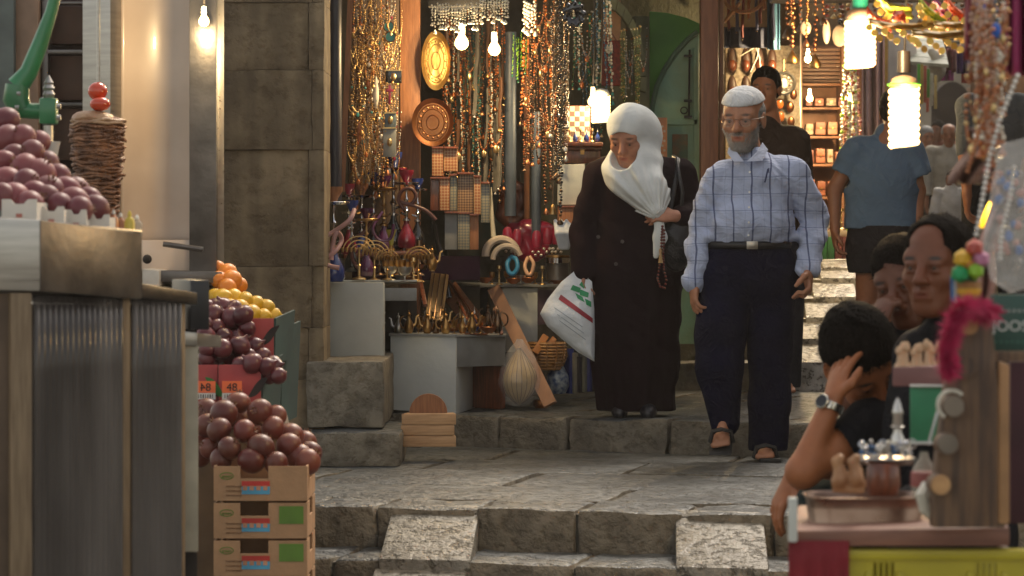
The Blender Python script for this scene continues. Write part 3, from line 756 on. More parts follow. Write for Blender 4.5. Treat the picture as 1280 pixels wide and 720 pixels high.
# ---- the woman in the white headscarf
def woman():
    d0 = 13.78
    def p(x, y, dy=0): return tuple(P(x, y, d0+dy))
    f = lambda x, y, dy=0: V(p(x, y, dy))
    t = thing('person', 'woman in a white headscarf and long dark robe stepping off the ledge', 'person', P(795, 521, d0), 'two people walking down the lane')
    J = dict(pelvis=p(793,335), chest=p(797,245), shL=p(756,217), shR=p(842,217), elL=p(735,285,.03), wrL=p(729,338,-.05), elR=p(862,278,.02), wrR=p(844,270,-.17),
             hipL=p(778,340), hipR=p(812,340), knL=p(775,425,-.04), anL=p(775,500,.05), knR=p(808,425,-.08), anR=p(810,503,.0), toeL=p(774,513,-.04), toeR=p(810,515,-.10))
    fr = frame(p(785,169,-.07), (-.30,-.84,-.44)); s = 1.12
    S = body_sdf(J, fr, s, .006, footed=False, hands=[((p(729,338,-.05), (-.05,-.1,-1), (1,.1,0)), dict(curl=(.9,1.,1.,1.), side=-1, size=.95)),
                                      ((p(842,270,-.17), (-1,-.2,.10), (.1,.75,-.5)), dict(curl=(.8,.85,.9,.95), side=-1, thumb=.6, size=1.0))])
    sk = skin(178,124,98); put(S, 'body', SK, t, face_paint(fr, s, sk, brow=lin((96,72,60))), sk); eyes(fr, s, t, (0,-.004))
    rb = cloth('dark_plum_wool', (.012,.004,.0075), bs=120, bump=.08, c2=(.009,.003,.0055), rough=.85, wr=.12, ws=5)
    lo, hi = box_of([p(715,180), p(870,520)], .26); T = SDF(lo, hi, .0075)
    T.cap(p(760,216,.01), p(838,216,.01), .078, .078, .05); T.ell(p(797,240,.0), (.18,.13,.17), None, .05); T.cap(p(797,200,.01), p(795,185,.01), .09, .06, .04)
    T.chain([p(797,260,0), p(797,335,0), p(793,400,-.01), p(795,450,-.01), p(796,512,.0)], [.19,.218,.212,.20,.182], .05, flat=((0,1,0), .72))
    T.chain([p(752,222,.02), p(733,285,.03), p(730,338,-.04)], [.086,.078,.066], .012)
    T.chain([p(846,220,.02), p(863,270,.03), p(851,274,-.13)], [.090,.083,.058], .012)
    def vf(X, Y, Z):
        zt = np.clip((float(f(0,300).z)-Z)/.9, 0, 1); a = np.arctan2(Y-d0, X-float(f(795,300).x))
        return zt*(.012*np.sin(a*7+Z*2.2+np.sin(Z*5)*.6)+.006*np.sin(a*15-Z*3))
    T.warp(vf); T.warp(folds(.005, 24, (.7,.5,.8), 4)); T.warp(folds(.002, 60, (.4,.6,.9), 4))
    T.cut(p(795,513), (0,-.0,-1)); T.ell(LF(fr, (0,-.01,-.07), s), (.055,.06,.07), fr[1], .01, 's')
    T.cut(p(0,0,0), (0,0,1)) if False else None
    put(T, 'robe', rb, t)
    for x, y in ((778,302),(748,296),(770,330)): MB().m(mat('dark_button', (.03,.02,.02), rough=.3)).lathe(f(x, y, -.175), [(.0001,-.003),(.009,-.003),(.009,.003),(.0001,.003)], 10, (0,1,0)).build('button', parent=t)
    # scarf: shell over the head with a face opening, falling to the gathered corner in the hand
    lo, hi = box_of([p(752,125), p(838,330), p(800,230,-.18)], .14); H = SDF(lo, hi, .005)
    H.ell(LF(fr, (0,-.018,.034), s), (.098,.122,.106), fr[1], .03); H.ell(p(797,170,.02), (.118,.125,.145), None, .05)
    H.ell(p(793,208,-.03), (.140,.135,.12), None, .05); H.ell(p(777,214,-.075), (.082,.085,.085), None, .04)
    H.cap(p(785,222,-.09), p(812,240,-.13), .105, .085, .05); H.cap(p(812,236,-.12), p(819,262,-.17), .085, .05, .05); H.ell(p(796,240,-.13), (.11,.07,.09), None, .05)
    H.cut(tuple(f(790,258,-.1)), (-.55,.12,-.83), .012)
    x0, z0 = f(790,190).x, f(790,190).z
    def sf(X, Y, Z):
        u = (X-x0)*.55+(Z-z0)*.84; v = (X-x0)*.84-(Z-z0)*.55    # v runs across the folds that fall to the hand
        wgt = np.clip((z0-.0-Z)/.12, 0, 1)
        r = np.sqrt((X-f(823,276).x)**2+(Z-f(823,276).z)**2); a = np.arctan2(Z-f(823,276).z, X-f(823,276).x)
        return wgt*.0080*np.sin(a*15+np.sin(r*22)*.5)*np.clip(r*6-.2, 0, 1)+wgt*.003*np.sin(a*37+r*14)
    H.warp(sf); H.warp(folds(.0022, 34, (.5,.5,.9), 8))
    H.chain([p(821,270,-.175), p(824,280,-.185), p(825,297,-.19), p(820,320,-.19)], [.030,.022,.034,.014], .012, flat=((0,1,0), .5))
    H.ell(LF(fr, (0,.098,-.028), s), (.066,.09,.098), fr[1], .012, 's')      # face opening
    H.ell(LF(fr, (0,.0,-.02), s), (.073,.094,.10), fr[1], .004, 's')           # inside
    wc = cloth('white_scarf_cotton', (.68,.71,.70), bs=260, bump=.06, wr=.12, ws=7)
    put(H, 'headscarf', wc, t)
    U = SDF(np.array(fr[0])-.2, np.array(fr[0])+.2, .005)
    U.ell(LF(fr, (0,-.008,.036), s), (.092,.114,.094), fr[1], .01); U.ell(LF(fr, (0,.07,-.055), s), (.078,.12,.122), fr[1], .008, 's'); U.cut(LF(fr, (0,0,-.02)), -fr[1][:, 2])
    put(U, 'underscarf', wc, t)
    # shoulder strap of the handbag is part of the bag; shoes
    for q in 'LR':
        a, tt = V(J['an'+q]), V(J['toe'+q]); z = .152
        SS = SDF(np.array((tt.x-.08, tt.y-.12, z-.01)), np.array((tt.x+.08, a.y+.12, z+.14)), .006)
        SS.cap((a.x, a.y+.04, z+.045), (tt.x, tt.y-.045, z+.028), .040, .034, .02); SS.cap((tt.x, tt.y-.07, z+.022), (tt.x, tt.y-.02, z+.03), .026, .035, .02); SS.cut((tt.x, tt.y, z), (0,0,-1))
        put(SS, 'shoe', mat('black_shoe', (.02,.02,.025), rough=.35), t)
    # carried things
    hb = thing('handbag', 'black leather handbag hanging at the woman’s elbow', 'handbag', f(846,340,-.12))
    HB = SDF(np.array(p(822,345,-.25)), np.array(p(870,240,.0)), .006)
    c = f(846,300,-.13); HB.ell(c, (.068,.045,.135), None, .01); HB.ell(c+V((0,0,-.03)), (.078,.05,.11), None, .03); HB.warp(folds(.004, 45, (.6,.2,1), 9)); HB.cut(p(846,262), (0.2,0,1))
    put(HB, 'bag_body', mat('soft_black_leather', (.012,.012,.014), rough=.38, bump=.25, bscale=90), hb)
    st = MB().m(MATS['soft_black_leather']); st.tube([f(838,262,-.15), f(842,240,-.12), f(846,218,-.10), f(848,200,-.03), f(842,196,.05)], .011, 8); st.tube([f(852,262,-.12), f(853,240,-.13), f(848,214,-.11), f(846,198,-.03)], .009, 8); st.build('strap', parent=hb)
    pb = thing('prayer_beads', 'loop of dark red prayer beads hanging from the woman’s hand', 'beads', f(828,360,-.22))
    b = MB().m(mat('red_amber_bead', (.10,.012,.008), rough=.15, coat=.5))
    path = [(828,283),(827,300),(826,320),(824,335),(822,348),(825,358),(831,360),(833,350),(830,337),(829,320),(830,300),(830,284)]
    for (xa, ya), (xb, yb) in zip(path[:-1], path[1:]):
        for q in np.linspace(0, 1, max(2, int(math.hypot(xb-xa, yb-ya)/3.4)), endpoint=False): b.ball(f(xa+(xb-xa)*q, ya+(yb-ya)*q, -.235), .0068, 8, 6)
    b.build('bead_loop', parent=pb)
    MB().m(mat('tassel_gold', (.4,.25,.1), rough=.5)).lathe(f(826,318,-.235), [(.003,.03),(.008,.02),(.006,0),(.012,-.04)], 8).build('tassel', parent=pb)
    sb = thing('shopping_bag', 'white plastic carrier bag with green print and red band in the woman’s hand', 'bag', f(715,452,-.08))
    out = [(719,338),(732,345),(740,352),(744,400),(743,452),(722,440),(698,420),(684,408),(675,392),(684,374),(702,352)]
    cx, cy = 714, 398
    def surf(sgn):
        def g(u, v):
            k = u*len(out); i = int(k) % len(out); j = (i+1) % len(out); q = k-int(k)
            x = out[i][0]*(1-q)+out[j][0]*q; y = out[i][1]*(1-q)+out[j][1]*q
            x = cx+(x-cx)*v; y = cy+(y-cy)*v; th = .055*math.sqrt(max(0, 1-v**2.2))*max(.15, min(1, (y-335)/60))
            w = noise.noise(V((x*.06, y*.06, sgn)))*.012*(1-v*.5)
            return f(x, y, -.08+sgn*(th+w))
        return g
    pm = mat('carrier_plastic', (.72,.76,.80), rough=.35, var=.04, bump=.5, bscale=16)
    m = MB().m(pm); m.grid(surf(-1), 44, 12, True); m.grid(surf(1), 44, 12, True); m.build('sack', parent=sb, smooth=70)
    def bagpatch(poly, mt, name, nn=6):
        (ax, ay), (bx, by), (cx2, cy2), (dx, dy) = poly
        def g(u, v):
            x = (ax*(1-u)+bx*u)*(1-v)+(dx*(1-u)+cx2*u)*v; y = (ay*(1-u)+by*u)*(1-v)+(dy*(1-u)+cy2*u)*v
            r = 0; n0 = len(out)
            # find v-parameter: radial share towards the outline
            ang = math.atan2(y-cy, x-cx); best = 1e9
            for i in range(n0):
                for q in np.linspace(0, 1, 6, endpoint=False):
                    ox = out[i][0]*(1-q)+out[(i+1) % n0][0]*q-cx; oy = out[i][1]*(1-q)+out[(i+1) % n0][1]*q-cy
                    dd = abs((math.atan2(oy, ox)-ang+math.pi) % (2*math.pi)-math.pi)
                    if dd < best: best = dd; r = math.hypot(ox, oy)
            vv = min(.98, math.hypot(x-cx, y-cy)/r); th = .055*math.sqrt(max(0, 1-vv**2.2))*max(.15, min(1, (y-335)/60))
            w = noise.noise(V((x*.06, y*.06, -1)))*.012*(1-vv*.5)
            return f(x, y, -.08-(th+w)-.0025)
        MB().m(mt).grid(g, nn, nn).build(name, parent=sb)
    bagpatch(((701,368),(741,398),(741,404),(698,374)), mat('print_red', (.36,.03,.05), rough=.5), 'red_band', 10)
    gp = mat('print_green', (.02,.26,.10), rough=.5)
    for poly in (((716,356),(726,360),(724,366),(713,362)), ((724,361),(736,366),(735,372),(725,369)), ((719,366),(728,371),(731,378),(722,373)), ((731,373),(739,377),(739,384),(733,381)), ((727,352),(731,356),(730,361),(724,356))): bagpatch(poly, gp, 'green_print', 3)
    pw = mat('print_white', (.8,.8,.8), rough=.5)
    for i in range(0): bagpatch(((705+i*5,371.6+i*3.75),(707.5+i*5,373.4+i*3.75),(706.9+i*5,374.9+i*3.75),(704.4+i*5,373.1+i*3.75)), pw, 'white_letter', 1) if False else None
    for i in range(3): bagpatch(((693+i*3,384+i*8),(728+i*2,408+i*8),(728+i*2,409.2+i*8),(693+i*3,385.2+i*8)), mat('print_grey', (.40,.46,.52), rough=.5), 'small_print', 4)
    mesh_handle = MB().m(pm).tube([f(722,345,-.08), f(726,336,-.09), f(731,338,-.09), f(735,348,-.08)], .006, 6).build('handle', parent=sb)
woman()
# ---- the other people
def fig(d0, label, base, J, fwd, hc, s, vox, skc, group=None, hands=(), lid=True, beard=None, up=(0,0,1), hair='short', hmat=None, belly=1., brow=(.03,.02,.018), footed=True, eyes_on=True, tuft=0, bs=1.):
    def p(x, y, dy=0): return tuple(P(x, y, d0+dy))
    t = thing('person', label, 'person', p(*base), group)
    JJ = {k: p(*v) for k, v in J.items()}; fr = frame(p(*hc), fwd, up)
    S = body_sdf(JJ, fr, s, vox, hands=[((p(*h[0]), h[1], h[2]), h[3]) for h in hands], lid=lid, belly=belly, footed=footed, bs=bs)
    sk = skin(*skc); put(S, 'body', SK, t, face_paint(fr, s, sk, beard=beard, brow=brow), sk)
    if eyes_on: eyes(fr, s, t)
    if hair: hairpiece(fr, s, max(.005, vox*.7), hmat or HAIR, t, hair, tuft=tuft)
    return t, p, fr
def shirt(t, p, sh, chest, waist, slL, slR, m, vox, w=.19, dep=.125, name='shirt', ph=0, rs=.072, hem=None, wa=None, re=.055, amp=.005, neck=None, fr=None, s=1., cuffs=True):
    pts = [p(*sh[0]), p(*sh[1]), p(*waist)]+[p(*q) for q in slL+slR]; lo, hi = box_of(pts, .26)
    T = SDF(lo, hi, vox); wa = wa or w
    T.ell(p(*chest), (w, dep, .18*min(1, w/.18)), None, .05); T.cap(p(*sh[0]), p(*sh[1]), rs, rs, .05)
    T.cap(p(*chest), p(*waist), w*.93, wa, .05, flat=((0,1,0), dep/w))
    for sl in (slL, slR):
        if sl: T.chain([p(*q) for q in sl], list(np.linspace(rs+.008, re, len(sl))), .012)
    if neck: T.cap(p(*chest), p(*neck), .09, .062, .04)
    T.warp(folds(amp, 26, (.5,.5,.9), ph)); T.warp(folds(amp*.45, 60, (.8,.3,.6), ph+2))
    T.cut(p(*(hem or waist)), (0,0,-1))
    for sl in (slL, slR):
        if sl and cuffs:       # flat cuff end
            a, b = V(p(*sl[-2])), V(p(*sl[-1])); d = (b-a).normalized()
            T.ell(b+d*.045, (.075,.075,.05), frame((0,0,0), (0,1,0) if abs(d.y) < .9 else (1,0,0), tuple(d))[1], .006, 's')
    if fr is not None: T.ell(LF(fr, (0,-.02,-.09), s), (.056,.062,.075), fr[1], .006, 's')
    return put(T, name, m, t)
# man in blue T-shirt seen from behind
bl = cloth('faded_blue_tshirt', (.10,.165,.26), bs=200, c2=(.085,.14,.225), ws=9)
t, p, fr = fig(15.75, 'man in a faded blue T-shirt and dark shorts climbing the steps, back turned', (1100,492),
    dict(pelvis=(1102,300), chest=(1100,220), shL=(1072,184), shR=(1136,184), elL=(1043,238,.0), wrL=(1044,288,-.06), elR=(1147,238), wrR=(1146,290,-.05),
         hipL=(1088,308), hipR=(1117,308), knL=(1083,385,.02), anL=(1086,468,.05), toeL=(1086,488,.18), knR=(1120,385), anR=(1122,470,.04), toeR=(1122,488,.16)),
    (.1,.97,-.1), (1119,140,.03), 1.05, .008, (150,98,70), 'people climbing the lane', hands=[((1044,288,-.06), (0,-.1,-1), (1,0,0), dict(curl=(.5,.6,.6,.6), side=1)), ((1146,290,-.05), (0,-.1,-1), (-1,0,0), dict(curl=(.5,.6,.6,.6), side=1))], eyes_on=False, lid=False)
shirt(t, p, ((1074,187),(1134,187)), (1102,225), (1103,286), [(1070,190),(1057,214)], [(1137,190),(1147,216)], bl, .008, w=.205, dep=.125, rs=.075, wa=.21, re=.078, neck=(1108,168,.02), fr=fr, amp=.004)
T = SDF(*box_of([p(1060,280), p(1150,345)], .2), .008); T.cap(p(1104,292), p(1103,305), .195, .19, .03, flat=((0,1,0), .7))
T.chain([p(1086,308), p(1085,342,.01)], [.125,.108], .02); T.chain([p(1120,308), p(1121,342,.01)], [.125,.108], .02); T.warp(folds(.005, 26, (.6,.4,.8), 3)); T.cut(p(1100,341), (0,0,-1)); T.cut(p(1100,282), (0,0,1))
put(T, 'shorts', cloth('charcoal_shorts', (.016,.015,.020), bs=150), t)
for x in (1086, 1122):
    T = SDF(*box_of([p(x,488)], .25), .008); T.cap(p(x,484,.02), p(x,486,.17), .042, .045, .02); T.cut((0,0,.152), (0,0,-1)); put(T, 'shoe', MATS['black_shoe'], t)
# man in brown T-shirt in the doorway
t, p, fr = fig(16.0, 'dark haired man in a brown T-shirt looking out behind the white cap', (968,490),
    dict(pelvis=(970,310), chest=(970,215), shL=(938,170), shR=(994,172), elL=(930,240), wrL=(932,290,-.05), elR=(1000,240), wrR=(998,290,-.05),
         hipL=(955,315), hipR=(983,315), knL=(955,390), anL=(955,475), toeL=(953,486,-.12), knR=(983,390), anR=(983,475), toeR=(985,486,-.12)),
    (-.30,-.95,-.03), (957,111,0), 1.02, .008, (172,112,76), None)
shirt(t, p, ((940,173),(990,174)), (968,215), (970,300), [(937,176),(930,215)], [(993,176),(999,220)], cloth('brown_tshirt', (.040,.026,.020), bs=200), .008, w=.19, rs=.078, re=.082, neck=(960,155), fr=fr, s=1.02)
T = SDF(*box_of([p(940,290), p(1000,490)], .2), .010); T.cap(p(970,300), p(970,312), .175, .17, .03, flat=((0,1,0), .72))
for x in (955,983): T.chain([p(x,315), p(x,480)], [.11,.08], .03)
T.cut(p(970,484), (0,0,-1)); put(T, 'trousers', cloth('dark_jeans', (.02,.022,.035)), t)
# far people in the lane
cream = cloth('far_grey_shirt', (.50,.46,.38)); beige = cloth('beige_trousers', (.34,.27,.19)); wht = cloth('white_cotton_shirt', (.78,.76,.72)); drk = cloth('black_trousers', (.015,.015,.018))
def stander(d0, label, x, top, feet, fwd, skc, shirt_m, trou_m, hair, hmat=None, sc=1., group='people far down the lane', arms=None, long_sleeve=True, vox=.013, shw=None):
    H = feet-top; u = H/1.70      # pixels per metre of the figure
    w = (shw or .19)*u; ex = arms or (.25*u, .25*u)
    Y = lambda m: feet-m*u
    J = dict(pelvis=(x,Y(.93)), chest=(x,Y(1.22)), shL=(x-w,Y(1.40)), shR=(x+w,Y(1.40)), elL=(x-ex[0],Y(1.10),-.03), wrL=(x-ex[0]*.95,Y(.86),-.12), elR=(x+ex[1],Y(1.10),-.03), wrR=(x+ex[1]*.95,Y(.86),-.12),
        hipL=(x-.09*u,Y(.88)), hipR=(x+.09*u,Y(.88)), knL=(x-.10*u,Y(.48)), anL=(x-.11*u,Y(.08)), toeL=(x-.11*u,Y(.02),-.12), knR=(x+.10*u,Y(.48)), anR=(x+.11*u,Y(.08)), toeR=(x+.12*u,Y(.02),-.12))
    k = 1.70/1.70*u*d0/F      # scale against life size
    t, p, fr = fig(d0, label, (x, feet), J, fwd, (x, Y(1.575)), 1.0*k, vox, skc, group, hair=hair, hmat=hmat, lid=False, eyes_on=False, bs=k,
        hands=[((x-ex[0]*.95,Y(.86),-.12), (0,-.1,-1), (1,0,0), dict(curl=(.5,)*4, side=-1, size=k*1.1, r=1.2)), ((x+ex[1]*.95,Y(.86),-.12), (0,-.1,-1), (-1,0,0), dict(curl=(.5,)*4, side=-1, size=k*1.1, r=1.2))])
    e = -1 if long_sleeve else 0
    sl = lambda q: [(x+q*w, Y(1.385)), (x+q*ex[q > 0], Y(1.12), -.03)]+([(x+q*ex[q > 0]*.95, Y(.90), -.11)] if long_sleeve else [])
    shirt(t, p, ((x-w*.95,Y(1.385)),(x+w*.95,Y(1.385))), (x,Y(1.22)), (x,Y(.93)), sl(-1), sl(1), shirt_m, vox, w=.185*k, dep=.125*k, rs=.07*k, re=.055*k, neck=(x,Y(1.46)), fr=fr, s=k, cuffs=False)
    T = SDF(*box_of([p(x-20,Y(1.)), p(x+20,feet)], .2), vox); T.cap(p(x,Y(.95)), p(x,Y(.88)), .17*k, .17*k, .03, flat=((0,1,0), .75))
    for q in (-1, 1): T.chain([p(x+q*.09*u,Y(.86)), p(x+q*.11*u,Y(.08))], [.105*k,.075*k], .03)
    T.cut(p(x,Y(.97)), (0,0,1)); T.cut(p(x,Y(.05)), (0,0,-1)); put(T, 'trousers', trou_m, t)
    return t, p, fr
stander(31, 'bald man in a grey-beige shirt and pale trousers, farthest down the lane', 1186, 154, 354, (-.1,-.98,-.1), (165,108,76), cream, beige, 'bald', HAIRG)
stander(33, 'white haired man in a pale shirt left of the bald man', 1158, 157, 347, (.3,-.9,-.2), (175,120,90), wht, drk, 'short', HAIRG)
stander(35, 'dark haired person in a white shirt behind the bald man’s right shoulder', 1207, 156, 341, (.2,-.95,-.1), (150,100,72), wht, drk, 'short')
stander(36.5, 'dark haired person passing between the white haired and the bald man', 1172, 150, 336, (-.5,-.8,0), (140,92,66), cloth('rust_shirt', (.20,.07,.04)), drk, 'short')
stander(25.5, 'child with black hair and white shirt standing in front of the bald man', 1190, 213, 365, (-.75,-.6,-.05), (160,104,74), wht, cloth('child_jeans', (.04,.05,.09)), 'short', group=None, vox=.010)
# passer-by whose arm shows between the hanging beads
t, p, fr = stander(16.75, 'tall man in a grey T-shirt mostly hidden behind the hanging beads', 1243, 66, 428, (-.2,.9,0), (158,98,64), cloth('slate_tshirt', (.075,.085,.10)), drk, 'short', group=None, arms=(36,40), long_sleeve=False, vox=.008, shw=.15)
# ---- the three at the stall on the right (they sit on stools on a stone platform)
platform = thing('stone_platform', 'low stone platform carrying the stall and the three sitters on the right', 'platform', (1.6, 7.2, -1.3))
for i in range(3):
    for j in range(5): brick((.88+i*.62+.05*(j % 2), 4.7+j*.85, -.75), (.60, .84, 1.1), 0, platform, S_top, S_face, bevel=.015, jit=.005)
black = cloth('black_tshirt', (.010,.010,.013), bs=180, c2=(.007,.007,.009), ws=10)
def stool(x, y, label):
    z0 = -.2; t = thing('stool', label, 'stool', (x, y, z0)); m = mat('stool_wood', (.16,.09,.045), rough=.6, stretch=(1,1,.2), scale=30)
    MB().m(m).lathe((x, y, z0+.42), [(.001,0),(.16,0),(.165,.01),(.165,.03),(.15,.035),(.001,.035)], 20).build('seat', parent=t)
    for a in range(4):
        c, s_ = math.cos(a*math.pi/2+.6), math.sin(a*math.pi/2+.6)
        MB().m(m).tube([(x+c*.11, y+s_*.11, z0+.42), (x+c*.15, y+s_*.15, z0)], [.016,.013], 8).build('leg', parent=t)
    return t
# boy holding his bowed head
d0 = 7.8
t, p, fr = fig(d0, 'boy in a black T-shirt holding his bowed head, watch on his wrist', (1120,836),
    dict(pelvis=(1130,650,.1), chest=(1118,560,.04), shL=(1085,537,-.12), shR=(1150,530,.16), elL=(1003,590,-.20), wrL=(1041,500,-.17), elR=(1062,588,.10), wrR=(992,598,-.02),
         hipL=(1112,668,.0), hipR=(1140,668,.16), knL=(1030,640,-.12), anL=(1045,800,-.10), toeL=(1010,826,-.14), knR=(1055,640,.12), anR=(1065,800,.12), toeR=(1035,826,.10)),
    (.42,-.58,-.72), (1076,446,-.02), 1.20, .0050, (162,98,58), 'three sitting at the bric-a-brac stall', up=(-.1,-.75,.65), tuft=5000,
    hands=[((1041,500,-.17), (.26,.30,.9), (.8,.6,0), dict(curl=(.2,.24,.26,.3), side=-1, size=.92, spread=2.3, thumb=.2, r=1.12)),
           ((992,598,-.02), (-.50,-.1,-.85), (.7,.3,-.5), dict(curl=(.35,.4,.45,.5), side=1, size=.98))])
shirt(t, p, ((1092,537,-.10),(1146,531,.14)), (1120,568,.04), (1128,655,.08), [(1088,540,-.12),(1062,556,-.15)], [(1150,534,.15),(1118,562,.15)], black, .0065, w=.165, dep=.15, rs=.078, re=.076, neck=(1105,500,0), amp=.004, cuffs=True)
T = SDF(*box_of([p(1010,600,-.2), p(1160,830,.2)], .2), .009); T.cap(p(1130,650,.08), p(1126,668,.08), .15, .15, .04)
T.chain([p(1112,668,.0), p(1030,640,-.12), p(1045,795,-.10)], [.105,.078,.062], .03); T.chain([p(1140,668,.16), p(1055,640,.12), p(1065,795,.12)], [.105,.078,.062], .03); T.warp(folds(.004, 26, (.6,.4,.8), 3))
put(T, 'trousers', cloth('dark_green_trousers', (.018,.028,.028)), t)
wt = MB().m(mat('watch_steel', (.45,.42,.36), rough=.25, metal=1, var=.1)); c = V(p(1038,508,-.175)); ax = (V(p(1041,500,-.17))-V(p(1003,590,-.20))).normalized()
q = V((0,0,1)).rotation_difference(ax)
for a in np.linspace(0, 2*math.pi, 18, endpoint=False): wt.box(c+q @ V((math.cos(a)*.034, math.sin(a)*.034, 0)), (.005,.0115,.022), (q.to_matrix() @ Matrix.Rotation(a, 3, 'Z')))
wo = wt.build('watch', parent=t, bevel=.0015)
wo['label'] = 'steel wristwatch with black face'
# watch face towards the camera left
n_ = q @ V((math.cos(math.pi*1.25), math.sin(math.pi*1.25), 0)); n_ = n_ if n_.y < 0 else -n_
MB().m(mat('watch_steel', 0)).lathe(c+n_*.034, [(.001,0),(.020,0),(.021,.006),(.018,.009),(.001,.009)], 20, n_).build('watch_case', parent=wo)
MB().m(mat('watch_face', (.01,.01,.012), rough=.1)).lathe(c+n_*.0435, [(.001,0),(.016,0),(.016,.0008),(.001,.0008)], 20, n_).build('dial', parent=wo)
stool(P(1130,700,7.88).x, 7.88, 'wooden stool under the boy with the watch')
# man looking at the camera
t, p, fr = fig(7.45, 'balding man in a black shirt gazing past the camera from behind the stall', (1185,836),
    dict(pelvis=(1192,655,.06), chest=(1196,530,.03), shL=(1156,450,.06), shR=(1242,455,-.04), elL=(1150,560,.04), wrL=(1165,620,-.15), elR=(1255,565,-.05), wrR=(1215,620,-.2),
         hipL=(1170,672,.02), hipR=(1215,672,.02), knL=(1150,650,-.40), anL=(1155,810,-.38), toeL=(1150,836,-.5), knR=(1225,650,-.40), anR=(1225,810,-.38), toeR=(1228,836,-.5)),
    (-.52,-.84,-.06), (1171,331,0), 1.06, .0050, (112,62,36), 'three sitting at the bric-a-brac stall', hair='receding', tuft=2500, hands=[((1165,620,-.15), (.6,-.7,-.2), (0,0,-1), dict(curl=(.3,)*4)), ((1215,620,-.2), (-.6,-.7,-.2), (0,0,-1), dict(curl=(.3,)*4))])
shirt(t, p, ((1160,454,.06),(1236,458,-.03)), (1196,530,.03), (1192,650,.05), [(1158,456,.06),(1150,560,.04),(1163,612,-.13)], [(1236,460,.03),(1254,565,-.04),(1219,612,-.18)], black, .0075, w=.185, dep=.175, rs=.086, neck=(1182,420,.0), amp=.005, re=.045)
T = SDF(*box_of([p(1130,600,-.5), p(1260,830,.2)], .2), .010); T.cap(p(1192,655,.06), p(1192,668,.04), .16, .16, .04)
for q in ('L','R'):
    x = 1150 if q == 'L' else 1225; T.chain([p(1170 if q == 'L' else 1215,672,.02), p(x,650,-.40), p(x+3,805,-.38)], [.11,.082,.062], .03)
put(T, 'trousers', drk, t); stool(P(1192,700,7.5).x, 7.5, 'wooden stool under the balding man')
# man behind him, chin on his hand
t, p, fr = fig(8.25, 'man with dark fringe resting his cheek on his fist behind the balding man', (1150,836),
    dict(pelvis=(1165,640,.06), chest=(1155,520,.05), shL=(1105,448,.0), shR=(1205,445,.05), elL=(1068,500,-.14), wrL=(1092,412,-.14), elR=(1215,545,-.05), wrR=(1180,600,-.2),
         hipL=(1145,655,.02), hipR=(1185,655,.02), knL=(1100,630,-.35), anL=(1110,780,-.35), toeL=(1105,806,-.45), knR=(1170,630,-.35), anR=(1175,780,-.35), toeR=(1178,806,-.45)),
    (-.45,-.86,-.25), (1130,350,0), 1.06, .0060, (104,58,35), 'three sitting at the bric-a-brac stall', up=(-.25,0,.97), tuft=2500,
    hands=[((1092,412,-.14), (.45,.15,.9), (.8,.5,-.3), dict(curl=(.9,1.0,1.1,1.1), side=1)), ((1180,600,-.2), (-.6,-.7,-.2), (0,0,-1), dict(curl=(.3,)*4))])
shirt(t, p, ((1110,452,.0),(1200,450,.05)), (1155,520,.05), (1163,635,.06), [(1107,455,0),(1082,485,-.10)], [(1204,452,.05),(1214,500,-.0)], black, .008, w=.19, dep=.165, rs=.084, neck=(1140,410,.0), amp=.005, re=.07)
T = SDF(*box_of([p(1080,600,-.5), p(1210,800,.2)], .2), .010); T.cap(p(1165,640,.06), p(1165,655,.04), .16, .16, .04)
for x0, x in ((1145,1100),(1185,1170)): T.chain([p(x0,655,.02), p(x,630,-.35), p(x+8,775,-.35)], [.11,.082,.062], .03)
put(T, 'trousers', drk, t); stool(P(1165,700,8.3).x, 8.3, 'wooden stool under the man resting on his fist')
# ---------------------------------------------------------------- left: kebab and juice stall with fruit
STEEL = mat('brushed_steel', (.42,.40,.37), rough=.32, metal=.9, var=.1, scale=6, bump=.05, stretch=(1,1,12), vrough=.12)
STEELD = mat('dull_dark_steel', (.13,.12,.115), rough=.38, metal=.8, var=.25, scale=5, vrough=.15, bump=.06)
CARD = mat('brown_cardboard', (.40,.235,.125), rough=.85, var=.08, scale=12, bump=.12, bscale=60)
WHITEC = mat('white_cardboard', (.62,.57,.50), rough=.8, var=.06, bump=.1)
DARK = mat('dark_hollow_board', (.02,.016,.014), rough=.9)
def hx(fl, fr_, d0, d1, back, m, name, parent, bevel=.004, **k):
    """a box whose front is given by two vertical pixel edges: fl=(x, ytop, ybottom) at depth d0, fr_ the same at d1"""
    a, b, c, e = P(fl[0],fl[2],d0), P(fr_[0],fr_[2],d1), P(fl[0],fl[1],d0), P(fr_[0],fr_[1],d1)
    n = V((-(b.y-a.y), b.x-a.x, 0)).normalized()*back
    return MB().m(m).hull8([a, b, b+n, a+n, c, e, e+n, c+n]).build(name, parent=parent, bevel=bevel, **k)
# juice counter
ct = thing('juice_counter', 'steel topped counter with ribbed plastic panels carrying the pomegranates', 'counter', P(90, 900, 7.3))
hx((-60,270,362), (50,275,364), 7.05, 7.12, .5, STEEL, 'steel_side', ct)
hx((50.5,275,364), (178,292,374), 7.12, 7.6, .45, STEELD, 'steel_front', ct)
hx((-60,265,270), (178.5,288,292), 7.04, 7.595, .46, STEEL, 'steel_top', ct)
hx((178,354,372), (247,366,381), 7.6, 7.85, .5, STEELD, 'ledge', ct)
wd = mat('pale_frame_wood', (.22,.155,.09), rough=.6, scale=18, stretch=(6,6,.5), c2=(.15,.10,.055), bump=.1)
for x0, x1, d in ((13,40,7.1),(153,163,7.55),(227,232,7.8)): hx((x0,366,940), (x1,366,940), d, d+.02, .05, wd, 'post', ct)
hx((-60,366,940), (12,366,940), 7.1, 7.12, .03, mat('brown_panel_wood', (.10,.065,.04), rough=.7), 'side_panel', ct)
